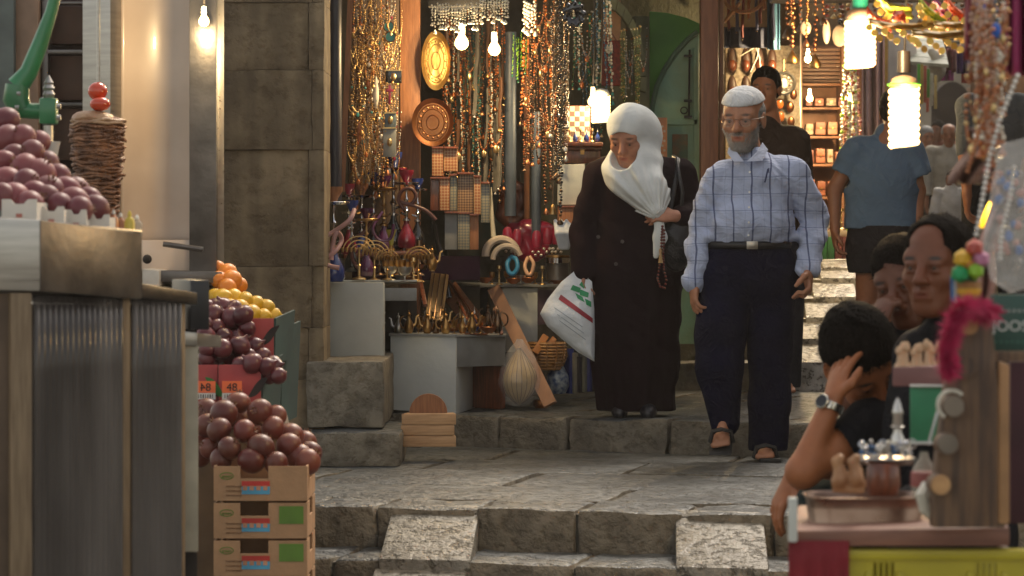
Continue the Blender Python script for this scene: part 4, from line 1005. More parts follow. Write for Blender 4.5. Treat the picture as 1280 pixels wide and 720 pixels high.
poly = mat('ribbed_polycarbonate', (.15,.135,.125), rough=.26, c2=(.055,.048,.045), scale=3, coat=.15, alpha=.7, stretch=(2.5,2.5,.5))
def ribbed(x0, x1, da, db, n, name):
    a, b = P(x0, 368, da), P(x1, 372, db); dirv = b-a; nn = V((dirv.y, -dirv.x, 0)).normalized(); zt, zb = a.z, P(0, 940, da).z
    def g(u, v):
        k = u*n; w = abs(math.sin(math.pi*k)); q = a+dirv*u+nn*(.010*w)
        return V((q.x, q.y, zb+(zt-.003-zb)*v))
    MB().m(poly).grid(g, n*6, 6).build(name, parent=ct, solid=.002, smooth=60)
ribbed(41, 152, 7.16, 7.56, 16, 'ribbed_panel'); ribbed(164, 226, 7.6, 7.80, 9, 'ribbed_panel')
hx((41,380,930), (226,384,935), 7.45, 8.05, .3, mat('stored_things', (.06,.05,.045), rough=.8, c2=(.16,.13,.10), scale=3.5), 'inner_cabinet', ct)
hx((231,432,690), (248,432,690), 7.95, 7.96, .05, mat('ivory_post', (.46,.42,.32), rough=.5), 'post', ct)
hx((228,414,432), (246,416,433), 7.93, 7.95, .06, STEEL, 'bracket', ct); hx((246.5,416,433), (277,420,434), 7.95, 8.3, .02, STEEL, 'bracket', ct)
hx((238,350,412), (262,350,412), 8.0, 8.02, .2, mat('black_box_paint', (.008,.008,.012), rough=.35), 'black_box', ct)
hx((228,690,940), (247,690,940), 7.98, 8.0, .05, DARK, 'leg', ct)
# kebab booth
bo = thing('kebab_booth', 'steel lined kebab booth with pale back panel under the small bulb', 'booth', P(200, 720, 10.9))
pan = mat('warm_white_enamel', (.62,.50,.41), rough=.28, var=.05, scale=3, coat=.4, c2=(.50,.39,.31))
def bp_(u, v):
    x = 150+u*115; y = -60+v*400; q = P(x, y, 11.0); q.y += .07*math.sin(math.pi*u); return q
MB().m(pan).grid(bp_, 24, 8).build('back_panel', parent=bo, solid=.006)
hx((138,-80,270), (152,-80,272), 10.9, 10.98, .12, STEEL, 'post', bo)
hx((261,-80,340), (270,-80,342), 10.7, 10.7, .3, STEEL, 'post', bo); hx((270.5,-80,342), (277,-80,342), 10.7, 10.95, .1, STEELD, 'post', bo)
hx((199,338,352), (278,340,354), 10.55, 10.6, .5, STEELD, 'sill', bo); hx((178,336,358), (199,338,358), 10.5, 10.5, .4, mat('white_enamel', (.6,.57,.52), rough=.3), 'sill', bo)
hx((150,300,337), (262,300,339), 10.75, 10.75, .28, pan, 'drip_tray', bo)
k = MB().m(STEELD).tube([P(204,305,10.6), P(254,312,10.6)], .010, 8); k.build('handle', parent=bo)
MB().m(DARK).ball(P(184,324,10.45), .017, 12, 8).build('knob', parent=bo)
hx((178,358,900), (262,358,900), 10.6, 10.6, .4, DARK, 'base', bo)
# dark rack behind
rk = thing('brown_rack', 'dark brown shelving with metal bars behind the kebab spit', 'rack', P(95, 300, 11.6))
hx((-60,-90,330), (138,-90,330), 11.75, 11.75, .1, mat('rack_back', (.045,.025,.016), rough=.7, c2=(.02,.012,.01)), 'back_board', rk)
for (x0, x1, y0, y1) in ((56,134,62,67),(50,134,128,133),(52,60,-60,260),(128,135,60,260),(60,130,2,5)): hx((x0,y0,y1), (x1,y0,y1), 11.5, 11.5, .06, STEELD, 'bar', rk)
MB().m(STEEL).tube([P(124,-60,11.4), P(124,104,11.4)], .009, 8).build('rod', parent=rk)
for (x0, x1, y0, y1) in ((62,122,8,55),(60,122,70,125),(60,118,136,200)): hx((x0,y0,y1), (x1,y0,y1), 11.6, 11.6, .1, mat('brown_crate_wood', (.075,.036,.02), rough=.6), 'panel', rk)
hx((18,-60,300), (48,-60,300), 11.45, 11.45, .1, mat('tan_cupboard', (.26,.16,.10), rough=.5), 'door_panel', rk)
hx((-60,-60,300), (17,-60,300), 11.4, 11.4, .1, mat('grey_green_cupboard', (.10,.12,.11), rough=.6), 'door_panel', rk)
# booth outer bulb
def bulb(x, y, d, r, power, label, group=None, cfl=False, col=(1,.72,.36), cord=True, e=3., socket=(.5,.5,.45), hh=1.25):
    c = P(x, y, d); t = thing('light_bulb', label, 'light bulb', c+V((0,0,-r)), group)
    m = mat('bulb_glow_%d' % round(e), (1.,.66,.27) if col[2] < .4 else (1.,.82,.50), rough=.3, var=0, emit=e)
    b = MB().m(m)
    if cfl:
        pts = []
        for i in range(201):
            i = i/2.5; a = i/80*2*math.pi*8.5; pts.append(c+V((math.cos(a)*r*.83, math.sin(a)*r*.83, r*hh*(1-i/80*2))))
        b.tube(pts, r*.235, 7); b.tube([c+V((0,0,r*hh)), c+V((0,0,-r*hh*.7))], r*.6, 10)
    else: b.lathe(c, [(.001,-r),(r*.5,-r*.88),(r*.92,-r*.4),(r,0),(r*.88,r*.5),(r*.55,r*1.0),(r*.38,r*1.35)], 16)
    b.build('glass', parent=t, smooth=80)
    top = r*(hh if cfl else 1.3)
    MB().m(mat('bulb_socket_%d%d%d' % tuple(int(q*100) for q in socket), socket, rough=.5, var=.02)).lathe(c+V((0,0,top)), [(.001,0),(r*(.95 if cfl else .45),0),(r*(1.0 if cfl else .5),r*.25),(r*(.8 if cfl else .5),r*.65),(r*.5,r*.8),(r*(.3 if cfl else .45),r*(.85 if cfl else 1.5)),(.001,r*(.9 if cfl else 1.6))], 14).build('socket', parent=t)
    if cord: MB().m(DARK).tube([c+V((0,0,top+r*1.5)), c+V((.01,0,top+r*1.5+.25)), c+V((0,.02,top+r*1.5+1.2))], max(.004, r*.08), 6).build('cord', parent=t)
    ld = bpy.data.lights.new('glow', 'POINT'); ld.energy = power; ld.color = col; ld.shadow_soft_size = r*1.1
    lo = bpy.data.objects.new('glow', ld); COL.objects.link(lo); lo.parent = t; lo.location = (0, -r*2.6, r*.6)
    return t
bulb(255,27,10.6, .020, 9, 'small bare bulb hanging in the kebab booth', hh=1.4, e=3)
# kebab spit
ks = thing('kebab_spit', 'vertical shawarma spit of stacked browned meat crowned with tomatoes', 'kebab', P(122, 275, 10.0))
meat = mat('grilled_meat', (.36,.17,.085), rough=.55, c2=(.11,.045,.022), scale=26, bump=1., bscale=50, spec=.6)
fatm = mat('pale_fat', (.42,.27,.16), rough=.45, c2=(.25,.12,.06), scale=20, bump=.5)
zt, zb = P(0,148,10.0).z, P(0,275,10.0).z; cx_ = P(122,0,10.0).x; N = 34
core = MB().m(meat).lathe((cx_, 10.0, zb), [(.02,0),(.055,.01),(.062,(zt-zb)*.3),(.085,(zt-zb)*.8),(.075,(zt-zb)*.97),(.02,zt-zb)], 18); core.build('meat_core', parent=ks, jitter=.004)
for i in range(N):
    v = i/(N-1); z = zb+(zt-zb)*v; r = .062+.030*min(1, v*1.25)-.012*max(0, v-.9)*10*.3
    def sl(u, w, z=z, r=r, i=i):
        a = u*2*math.pi; rr = r*(.55+.50*w)+.012*noise.noise(V((math.cos(a)*2.2, math.sin(a)*2.2, i*1.7)))+.009*noise.noise(V((math.cos(a)*6, math.sin(a)*6, i*2.3)))
        return V((cx_+rr*math.cos(a), 10.0+rr*math.sin(a), z-.012*w+.016*noise.noise(V((math.cos(a)*1.5, math.sin(a)*1.5, i*3.1)))))
    MB().m(meat if i < N-2 else fatm).grid(sl, 30, 2, True).build('meat_slice', parent=ks, solid=.008, smooth=60)
MB().m(fatm).ball((cx_-.012, 9.99, zt-.002), (.075,.07,.032), 16, 8).build('fat_cap', parent=ks, jitter=.008)
tom = mat('roasted_tomato', (.55,.055,.015), rough=.2, var=.1, coat=.5)
MB().m(tom).ball(P(122,114,10.0), (.034,.034,.032), 16, 10).build('tomato', parent=ks); MB().m(tom).ball(P(125,130,9.97), (.036,.033,.025), 16, 10).build('tomato', parent=ks)
MB().m(STEEL).tube([P(123,-10,10.0), P(123,290,10.0)], .006, 8).build('skewer', parent=ks)
# green juice press
jp = thing('juice_press', 'green hand lever juice press with steel plunger behind the pomegranates', 'juicer', P(55, 265, 8.6))
G = mat('press_green_paint', (.02,.16,.055), rough=.35, var=.15, scale=8, coat=.3); j = lambda x, y, dy=0: P(x, y, 8.6+dy)
MB().m(G).tube([j(74,-25), j(64,15), j(50,55), j(36,90), j(22,108)], [.017,.018,.024,.027,.034], 10).build('lever', parent=jp)
MB().m(G).tube([j(22,106), j(20,124), j(26,138)], [.036,.040,.034], 10).build('pivot', parent=jp)
MB().m(G).tube([j(24,136), j(40,139), j(56,139)], [.028,.024,.026], 10).build('arm', parent=jp)
MB().m(G).box(j(61,139), (.050,.06,.078)).build('head_block', parent=jp, bevel=.008)
for x, y in ((73,133),(73,147),(23,117),(21,134)): MB().m(STEEL).tube([j(x-2,y,-.03), j(x+3,y,-.03)], .008, 8).build('bolt', parent=jp)
MB().m(STEEL).lathe(j(61,122), [(.015,0),(.018,.01),(.013,.02),(.018,.028),(.012,.038),(.014,.044),(.004,.062),(.001,.066)], 14).build('plunger_cap', parent=jp)
MB().m(STEEL).tube([j(61,157), j(61,182)], .014, 12).build('plunger', parent=jp)
MB().m(mat('white_cup_enamel', (.6,.58,.55), rough=.3)).lathe(j(58,196), [(.001,0),(.032,0),(.042,.045),(.040,.045),(.030,.004),(.001,.004)], 18).build('cup', parent=jp)
MB().m(G).tube([j(16,140), j(14,262)], .022, 10).build('column', parent=jp)
# fruit
def fruit_mesh(kind):
    m = MB(); cal = mat('pomegranate_crown', (.22,.10,.05), rough=.6)
    if kind == 'pomegranate':
        m.m(mat('pomegranate_skin', (.11,.014,.012), rough=.42, c2=(.155,.045,.025), scale=3, var=.35, coat=.0, bump=.05)).ball((0,0,0), (1,1,.93), 18, 12)
        m.m(cal)
        for i in range(6):
            a = i*math.pi/3; q = V((math.cos(a), math.sin(a), 0)); l = V((-q.y, q.x, 0))
            m.add([q*.20-l*.12+V((0,0,.86)), q*.20+l*.12+V((0,0,.86)), q*.30+V((0,0,1.18)), q*.12+V((0,0,.9))], [(0,1,2),(1,3,2),(3,0,2)])
    elif kind == 'pink':
        m.m(mat('pink_pomegranate_skin', (.13,.014,.026), rough=.45, c2=(.20,.055,.05), scale=3, var=.35)).ball((0,0,0), (1,1,.92), 18, 12); m.m(cal)
        for i in range(5):
            a = i*math.pi*.4; q = V((math.cos(a), math.sin(a), 0)); l = V((-q.y, q.x, 0))
            m.add([q*.20-l*.12+V((0,0,.86)), q*.20+l*.12+V((0,0,.86)), q*.30+V((0,0,1.15)), q*.12+V((0,0,.9))], [(0,1,2),(1,3,2),(3,0,2)])
    elif kind == 'onion':
        m.m(mat('red_onion_skin', (.065,.010,.016), rough=.35, c2=(.12,.03,.035), scale=5, stretch=(3,3,.6), var=.25)).lathe((0,0,0), [(.02,-.9),(.5,-.8),(.88,-.4),(1,0),(.9,.4),(.55,.75),(.2,.95),(.08,1.25),(.02,1.3)], 16)
    elif kind == 'orange':
        m.m(mat('orange_peel', (.62,.20,.015), rough=.4, var=.12, bump=.15, bscale=30)).ball((0,0,0), (1,1,.96), 18, 12)
    elif kind == 'lemon':
        m.m(mat('lemon_peel', (.60,.36,.02), rough=.38, var=.1, bump=.15, bscale=30)).lathe((0,0,0), [(.02,-1.25),(.12,-1.18),(.3,-1.02),(.75,-.7),(.97,-.25),(1,.1),(.9,.5),(.55,.88),(.2,1.1),(.02,1.16)], 16)
    return m
def fruits(kind, name, spots, r, label, cat, group, seed=1):
    rr = random.Random(seed); proto = None; RK = ranks(spots, 9)
    for k_, (x, y, d) in enumerate(spots):
        c = P(x, y, d)
        if proto is None:
            mb = fruit_mesh(kind); mb.v = [(a*r, b*r, z*r) for a, b, z in mb.v]
            proto = o = mb.build(name, smooth=60, origin=(0,0,0))
            tag(o, label, cat, group)
        else: o = proto.copy(); COL.objects.link(o)
        cc_, rw, nn_ = RK[k_]; o['label'] = '%s, %s from left, row %s from top' % (label, ordn(cc_), ordn(rw))
        o.location = c; s = rr.uniform(.86, 1.14); o.scale = (s*rr.uniform(.93,1.05), s*rr.uniform(.93,1.05), s*rr.uniform(.9,1.04))
        o.rotation_euler = (rr.uniform(-1.3, 1.3), rr.uniform(-1.3, 1.3), rr.uniform(0, 6))
box_p = [(298,503,9.75),(280,517,9.68),(325,515,9.7),(258,515,9.85),(274,537,9.62),(306,539,9.6),(341,535,9.68),(363,546,9.75),(287,560,9.56),(326,559,9.56),(361,557,9.62),(387,566,9.75),(314,576,9.54),(345,579,9.54),(384,577,9.6),(260,532,9.7),(263,560,9.66),(251,548,9.8),(374,572,9.62),(300,522,9.85),(345,520,9.9),(276,575,9.58),(322,540,9.8),(380,553,9.9),(250,570,9.8)]
fruits('pomegranate', 'pomegranate', box_p, .046, 'dark red pomegranate on the brown cartons', 'pomegranate', 'pomegranates heaped on the carton stack')
pk = [(x, y, d) for (x, y, d) in [(8,175,8.0),(28,172,8.0),(6,152,8.2),(18,195,7.9),(40,190,7.9),(58,205,7.95),(4,205,7.85),(30,210,7.8),(50,218,7.8),(72,222,7.85),(10,228,7.75),(34,228,7.7),(62,238,7.72),(18,248,7.62),(44,243,7.66),(80,240,7.75),(58,248,7.65),(95,238,7.9),(92,254,7.68),(112,250,7.8),(118,262,7.72),(75,258,7.62),(100,262,7.6),(38,256,7.58),(4,246,7.6),(48,178,8.1),(2,132+50,8.05)]]
fruits('pink', 'pomegranate', pk, .041, 'pinkish pomegranate on the juice counter', 'pomegranate', 'pomegranates piled on the juice counter', 2)
rr_ = random.Random(5); on = []
for yy, xs in ((384,(258,268,282,292)),(396,(256,266,279,292,303)),(408,(254,268,281,294,306)),(421,(258,270,284,297,310)),(434,(262,276,289,303,316)),(446,(256,270,284,298,312,326)),(456,(300,318,332,344)),(470,(338,346))):
    for x in xs: on.append((x+rr_.uniform(-3,3), yy+rr_.uniform(-2,2), 10.3+rr_.uniform(-.06,.1)-(yy-384)*.0036))
fruits('onion', 'red_onion', on, .036, 'dark red onion over the red carton', 'onion', 'red onions heaped in the red carton', 3)
fruits('orange', 'orange', [(272,336,10.75),(284,342,10.7),(274,350,10.62),(290,350,10.62),(268,345,10.8),(298,357,10.66),(284,360,10.58)], .036, 'orange of the citrus heap', 'orange', 'oranges of the citrus heap', 4)
fruits('lemon', 'lemon', [(278,373,10.52),(292,372,10.56),(306,376,10.56),(320,380,10.58),(333,384,10.6),(314,392,10.52),(329,396,10.54),(341,398,10.6),(350,404,10.62),(300,386,10.5),(268,372,10.55),(288,385,10.48)], .034, 'yellow lemon of the citrus heap', 'lemon', 'lemons of the citrus heap', 5)
# brown fruit cartons
GRN = mat('carton_green_print', (.10,.20,.03), rough=.8); BLU = mat('carton_blue_print', (.08,.32,.50), rough=.7); REDP = mat('carton_red_print', (.5,.04,.03), rough=.7)
def carton(ytop, ybot, label):
    d = 9.48; a, b = P(267,ybot,d), P(384,ytop,d); w = b.x-a.x; h = b.z-a.z-.002; D = .38; th = .006
    t = thing('fruit_carton', label, 'carton', (a.x+w/2, d+D/2, a.z), 'brown fruit cartons stacked beside the counter')
    x0, x1, z0, z1 = a.x, b.x, a.z, a.z+h; ym = d
    hw = w*.15; xc = (x0+x1)/2-.02
    # front panel with the hand notch
    f = MB().m(CARD)
    for (xa, xb, za, zb_) in ((x0,xc-hw,z0,z1),(xc+hw,x1,z0,z1),(xc-hw,xc+hw,z0,z1-h*.36)): f.box(((xa+xb)/2, ym+th/2, (za+zb_)/2), (xb-xa-.0004, th, zb_-za))
    f.build('front_panel', parent=t)
    MB().m(CARD).box(((x0+x1)/2, ym+D-th/2, (z0+z1)/2), (w, th, h)).build('back_panel', parent=t)
    for xs_, nm in ((x0+th/2, 'side_panel'), (x1-th/2, 'side_panel')):
        s_ = MB().m(CARD); y0, y1 = ym+th+.0005, ym+D-th-.0005; yc = (y0+y1)/2
        for ya, yb, zc in ((y0, yc-.06, z1), (yc+.06, y1, z1), (yc-.06, yc+.06, z1-h*.45)): s_.box((xs_, (ya+yb)/2, (z0+zc)/2), (th, yb-ya-.0004, zc-z0))
        s_.build(nm, parent=t)
    MB().m(CARD).box(((x0+x1)/2, ym+D/2, z0+.004), (w-.02, D-.02, .006)).build('base_panel', parent=t)
    y = ym-.0012
    lo = MB().m(GRN); lo.torus((x0+w*.14, y, z1-h*.28), .022, .0012, (0,1,0), 20, 4, sx=1, sz=.5); lo.build('logo_oval', parent=t)
    text('green', (x0+w*.14, y, z1-h*.29), .014, GRN, t, 'lettering')
    for i in range(3): text('fresh fruit export', (x0+w*.22, y, z0+h*(.16+.13*i)), .0075, mat('carton_brown_ink', (.22,.11,.05), rough=.8), t, 'small_lettering')
    lb = MB().m(BLU).box((xc+.005, y, z0+h*.30), (w*.30, .001, h*.22)); lb.build('blue_label', parent=t)
    MB().m(REDP).box((xc+.005, y-.0003, z0+h*.50), (w*.30, .001, h*.14)).build('red_label', parent=t)
    for i in range(4): MB().m(mat('fruit_photo_print', (.5,.25,.15), rough=.7)).box((xc-.03+i*.022, y-.001, z0+h*.37), (.014, .001, h*.13)).build('label_picture', parent=t)
    if ytop > 600: MB().m(GRN).box((x1-w*.17, y, z0+h*.66), (w*.26, .001, h*.50)).build('green_patch', parent=t)
    return t
carton(582, 626, 'open brown fruit carton at the top of the stack, full of pomegranates')
carton(628, 673, 'second brown fruit carton from the top, green square print')
carton(675, 720, 'third brown fruit carton from the top, cut by the lower frame edge')
carton(722, 767, 'fourth brown fruit carton at the foot of the stack'); carton(769, 848, 'fifth brown fruit carton standing on the step')
# red cartons with onions and citrus
RED = mat('red_carton_print', (.36,.055,.055), rough=.7, var=.06, scale=12); GD = mat('dark_green_carton', (.015,.045,.04), rough=.7)
def redbox(x0, x1, xs, y0, y1, d, label, group=None):
    a, b = P(x0,y1,d), P(x1,y0,d); D = .42
    t = thing('red_carton', label, 'carton', (a.x, d+D/2, a.z), group)
    MB().m(RED).box(((a.x+b.x)/2, d+.004, (a.z+b.z)/2), (b.x-a.x, .008, b.z-a.z)).build('front_panel', parent=t, bevel=.001)
    MB().m(GD).hull8([(b.x-.004,d+.009,a.z),(b.x+.004,d+.009,a.z),(b.x+.03,d+D,a.z),(b.x+.02,d+D,a.z),(b.x,d+.009,b.z),(b.x+.008,d+.009,b.z),(b.x+.045,d+D,b.z+.02),(b.x+.035,d+D,b.z+.02)]).build('side_panel', parent=t)
    MB().m(CARD).box(((a.x+b.x)/2, d+.2, a.z+.004), (b.x-a.x-.02, .36, .006)).build('base_panel', parent=t)
    lm = mat('leaf_ink', (.025,.02,.018), rough=.8)
    for sx in (-1, 1):
        cx2, cz2 = b.x-(b.x-a.x)*(.30 if sx > 0 else .84), a.z+(b.z-a.z)*.60; out = []
        for i in range(13):
            q = i/12; out.append(V((cx2+sx*(.07*q), d-.0012, cz2-.03+.07*q+.02*math.sin(math.pi*q))))
        for i in range(13):
            q = 1-i/12; out.append(V((cx2+sx*(.07*q), d-.0012, cz2-.03+.07*q-.022*math.sin(math.pi*q))))
        MB().m(lm if sx > 0 else mat('leaf_green_ink', (.03,.18,.04), rough=.8)).prism(out[:-1], (0,0,0), (0,-.001,0)).build('leaf_print', parent=t)
    return t
def pricetag(x, y, d, s, label, mirror=False):
    t = thing('price_tag', label, 'price tag', P(x, y+12, d))
    c = P(x, y, d); MB().m(mat('orange_tag_paper', (.80,.16,.05), rough=.6, var=.03)).box(c+V((0,0,.012)), (.068,.002,.040)).build('orange_half', parent=t)
    MB().m(mat('white_tag_paper', (.6,.58,.55), rough=.6, var=.03)).box(c-V((0,0,.020)), (.068,.002,.022)).build('white_half', parent=t)
    text(s, c+V((0,-.002,.010)), .038, mat('tag_black_ink', (.01,.01,.01), rough=.6), t, mirror=mirror)
    for i in range(7): MB().m(MATS['tag_black_ink']).box(c+V((-.024+i*.008, -.0015, -.020)), (.002+.001*(i % 3),.001,.013)).build('bar_print', parent=t)
    return t
redbox(247, 272, 280, 456, 530, 10.02, 'reflection of the lower red carton in the steel, modelled as a solid carton end')  # mirror image in the steel, built as an extra carton
redbox(273, 326, 340, 456, 530, 10.0, 'lower red carton with leaf print and orange price tag')
redbox(285, 342, 362, 398, 455, 10.25, 'upper red carton under the lemons')
redbox(300, 350, 372, 412, 530, 10.55, 'dark sided carton standing behind the onions')
pricetag(257, 488, 9.98, '84', 'reflection of the orange price tag, modelled as a second tag with mirrored digits', mirror=True)  # the tag's mirror image, added as a separate object
pricetag(290, 488, 9.96, '48', 'orange price tag on the lower red carton')
sup = thing('carton_shelf', 'crate shelf holding up the red cartons', 'crate', P(300, 800, 10.1)); hx((240,531,830), (362,531,830), 10.02, 10.05, .6, mat('shelf_crate_wood', (.12,.075,.04), rough=.8), 'crate_body', sup)
# white cartons along the counter edge, sauce bottles
for i, (x0, x1, y0, y1, d, lb) in enumerate(((2,46,249,274,7.42,'white carton with red print at the far left of the counter'),(48,80,258,279,7.5,'white carton second from left under the pomegranates'),(82,108,262,284,7.56,'white carton with red emblem under the pomegranates'),(110,137,268,290,7.62,'rightmost white carton beside the sauce bottles'))):
    t = thing('white_carton', lb, 'carton', P((x0+x1)/2, y1+3, d), 'white cartons on the counter')
    a, b = P(x0,y1+10,d), P(x1,y0,d); xm = (a.x+b.x)/2
    o = MB().m(WHITEC)
    n_ = 8
    outl = [V((a.x, d, a.z)), V((b.x, d, a.z))]+[V((b.x-(b.x-a.x)*q/n_, d, b.z-.012*(1 if 2 < q < 6 else 0))) for q in range(n_+1)]
    o.prism(outl, (0,0,0), (0,.005,0)).build('front_panel', parent=t); MB().m(WHITEC).box((b.x-.003, d+.1, (a.z+b.z)/2-.004), (.005,.19,b.z-a.z-.008)).build('side_panel', parent=t); MB().m(WHITEC).box((a.x+.003, d+.1, (a.z+b.z)/2-.004), (.005,.19,b.z-a.z-.008)).build('side_panel', parent=t)
    MB().m(mat('faded_red_ink', (.45,.16,.12), rough=.8)).box((xm, d-.001, (a.z+b.z)/2-.006), (.016,.001,.010)).build('emblem', parent=t)
def bottle(x, yb, d, h, r, m, cap, label):
    t = thing('sauce_bottle', label, 'bottle', P(x, yb, d)); c = P(x, yb, d)
    MB().m(m).lathe(c, [(.001,0),(r,0),(r,h*.6),(r*.8,h*.75),(r*.35,h*.85),(r*.35,h*.9),(.001,h*.9)], 16).build('bottle_body', parent=t)
    MB().m(cap).lathe(c+V((0,0,h*.9)), [(.001,0),(r*.42,0),(r*.38,h*.1),(r*.12,h*.22),(.001,h*.23)], 12).build('cap', parent=t)
yl = mat('yellow_plastic', (.62,.46,.05), rough=.3); rd_ = mat('orange_sauce', (.42,.16,.06), rough=.25); tr_ = mat('clear_jar_glass', (.55,.5,.4), rough=.08, alpha=.4)
bottle(142, 291, 7.75, .055, .013, rd_, mat('white_cap_plastic', (.7,.68,.6), rough=.4), 'small bottle of reddish sauce nearest the white cartons')
bottle(151, 292, 7.8, .050, .012, rd_, MATS['white_cap_plastic'], 'second small bottle of reddish sauce')
bottle(162, 295, 7.7, .060, .014, yl, yl, 'yellow squeeze bottle standing by the counter corner')
bottle(171, 295, 7.75, .050, .016, tr_, MATS['white_cap_plastic'], 'clear jar at the right corner of the steel counter')
# ---------------------------------------------------------------- souvenir shop: metals and beads
BRASS = mat('aged_brass', (.50,.33,.14), rough=.36, metal=1, var=.2, scale=14, c2=(.30,.16,.05), vrough=.1)
GOLD = mat('bright_gold', (.66,.47,.22), rough=.33, metal=1, var=.15)
COPPER = mat('copper', (.52,.23,.11), rough=.38, metal=1, var=.2, scale=14, c2=(.30,.11,.05), vrough=.1)
SILV = mat('silver_metal', (.55,.53,.50), rough=.33, metal=1, var=.15)
CHR = mat('chrome', (.6,.6,.62), rough=.08, metal=1, var=.05)
BRZ = mat('dark_bronze', (.16,.10,.06), rough=.3, metal=1, var=.25)
ORW = mat('orange_brown_wood', (.32,.135,.055), rough=.55, scale=20, stretch=(5,5,.5), c2=(.22,.085,.035), bump=.08)
REDW = mat('red_brown_wood', (.20,.055,.022), rough=.35, scale=20, stretch=(5,5,.5), c2=(.10,.03,.015), bump=.05, coat=.3)
PALEW = mat('pale_plank_wood', (.50,.30,.155), rough=.7, scale=14, stretch=(.6,4,6), c2=(.36,.205,.10), bump=.12)
OFFW = mat('offwhite_painted_board', (.60,.61,.56), rough=.55, var=.04, scale=5, c2=(.50,.51,.47), bump=.05)
GREYB = mat('worn_grey_board', (.27,.28,.275), rough=.6, scale=7, c2=(.19,.19,.185), bump=.05)
PINK = mat('pink_vinyl', (.32,.015,.05), rough=.3, coat=.3, c2=(.16,.008,.03)); 
BLUEG = mat('blue_glass', (.02,.04,.18), rough=.12, coat=.6); REDG = mat('ruby_glass', (.20,.012,.03), rough=.12, coat=.6); PURG = mat('purple_glass', (.07,.012,.06), rough=.15, coat=.6); BLKG = mat('black_glass', (.012,.012,.014), rough=.12, coat=.6); GRNG = mat('green_glass', (.02,.16,.09), rough=.12, coat=.5); TEAL = mat('turquoise_stone', (.03,.22,.22), rough=.35); AMB = mat('amber_stone', (.35,.10,.02), rough=.25, coat=.3); WHB = mat('white_shell', (.62,.58,.48), rough=.35); LIME = mat('lime_bead', (.22,.42,.03), rough=.3); OLD = mat('old_gold_cloth', (.30,.20,.06), rough=.5, metal=.5)
# tables made of painted board
def wbox(name, label, fl, fr_, d0, d1, back, m, cat='table', parts=()):
    base = P((fl[0]+fr_[0])/2, fl[2], d0); t = thing(name, label, cat, base); hx(fl, fr_, d0, d1, back, m, 'front_board', t, bevel=.004); return t
ta = wbox('display_table', 'off-white board display table on the stone ledge under the water pipes', (404,353,450), (479,353,452), 13.55, 13.5, .04, OFFW)
hx((479.5,360,376), (521,360,376), 13.58, 13.60, .02, GREYB, 'side_board', ta); 
MB().m(OFFW).hull8([P(404,352,13.55),P(521,352,13.6),P(521,352,14.25)+V((0,0,-.012)),P(404,352,14.25)+V((0,0,-.012)),P(404,350,13.55),P(521,350,13.6),P(521,350,14.25)+V((0,0,-.012)),P(404,350,14.25)+V((0,0,-.012))]).build('table_top', parent=ta)
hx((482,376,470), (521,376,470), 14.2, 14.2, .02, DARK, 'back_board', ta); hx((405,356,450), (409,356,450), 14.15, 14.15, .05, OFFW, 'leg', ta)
tb = wbox('display_table', 'pale grey board table with a dark opening, propped on three planks', (488,418,512), (570,420,518), 14.00, 13.95, .55, mat('pale_grey_board', (.58,.61,.60), rough=.55, var=.04, scale=4, c2=(.48,.51,.51), bump=.05))
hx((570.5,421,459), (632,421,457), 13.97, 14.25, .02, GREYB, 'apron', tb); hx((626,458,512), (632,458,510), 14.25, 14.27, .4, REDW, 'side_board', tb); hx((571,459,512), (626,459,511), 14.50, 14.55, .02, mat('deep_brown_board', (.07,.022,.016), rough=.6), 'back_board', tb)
MB().m(GREYB).hull8([P(486,420,13.99),P(571,421,13.94),P(571,421,13.94)+V((.02,.62,-.004)),P(486,420,13.99)+V((0,.62,-.004)),P(486,417,13.99),P(571,418,13.94),P(571,418,13.94)+V((.02,.62,-.004)),P(486,417,13.99)+V((0,.62,-.004))]).build('table_top', parent=tb)
MB().m(GREYB).hull8([P(571.5,421,13.96),P(633,421,14.23),P(633,421,14.23)+V((.0,.4,0)),P(571.5,421,13.96)+V((0,.6,-.0)),P(571.5,418.5,13.96),P(633,418.5,14.23),P(633,418.5,14.23)+V((0,.4,-.0)),P(571.5,418.5,13.96)+V((0,.6,-.0))]).build('top_leaf', parent=tb)
tc_ = wbox('display_table', 'off-white box table behind the leaning plank, piled with bead purses', (628,360,440), (672,360,440), 14.70, 14.73, .5, OFFW)
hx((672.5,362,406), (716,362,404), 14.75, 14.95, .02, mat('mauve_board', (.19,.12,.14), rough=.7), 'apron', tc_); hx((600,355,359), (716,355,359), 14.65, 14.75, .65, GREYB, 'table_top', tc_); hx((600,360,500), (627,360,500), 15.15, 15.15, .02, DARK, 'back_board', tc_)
for i, (y0, y1, lb) in enumerate(((517.5,531,'topmost of three pale planks under the grey table'),(531.5,544.5,'middle one of three pale planks under the grey table'),(545,558.5,'bottom one of three pale planks under the grey table'))):
    a, b = P(502-(i % 2), y1, 12.95), P(570-(i % 2)*2, y0, 12.95)
    tag(MB().m(PALEW).hull8([(a.x,a.y,a.z),(b.x,a.y,a.z),(b.x-.01,a.y+.11,a.z),(a.x+.02,a.y+.11,a.z),(a.x,a.y,b.z),(b.x,a.y,b.z),(b.x-.01,a.y+.11,b.z),(a.x+.02,a.y+.11,b.z)]).build('plank', bevel=.003), lb, 'plank', 'planks under the grey table')
dk_ = tag(MB().m(ORW).lathe(P(535,516.5,12.99)+V((0,.05,0)), [(.001,-.02),(.085,-.02),(.085,.018),(.001,.018)], 24, (0,1,0)).build('wooden_disc'), 'round brown wooden disc showing between plank stack and table', 'disc')
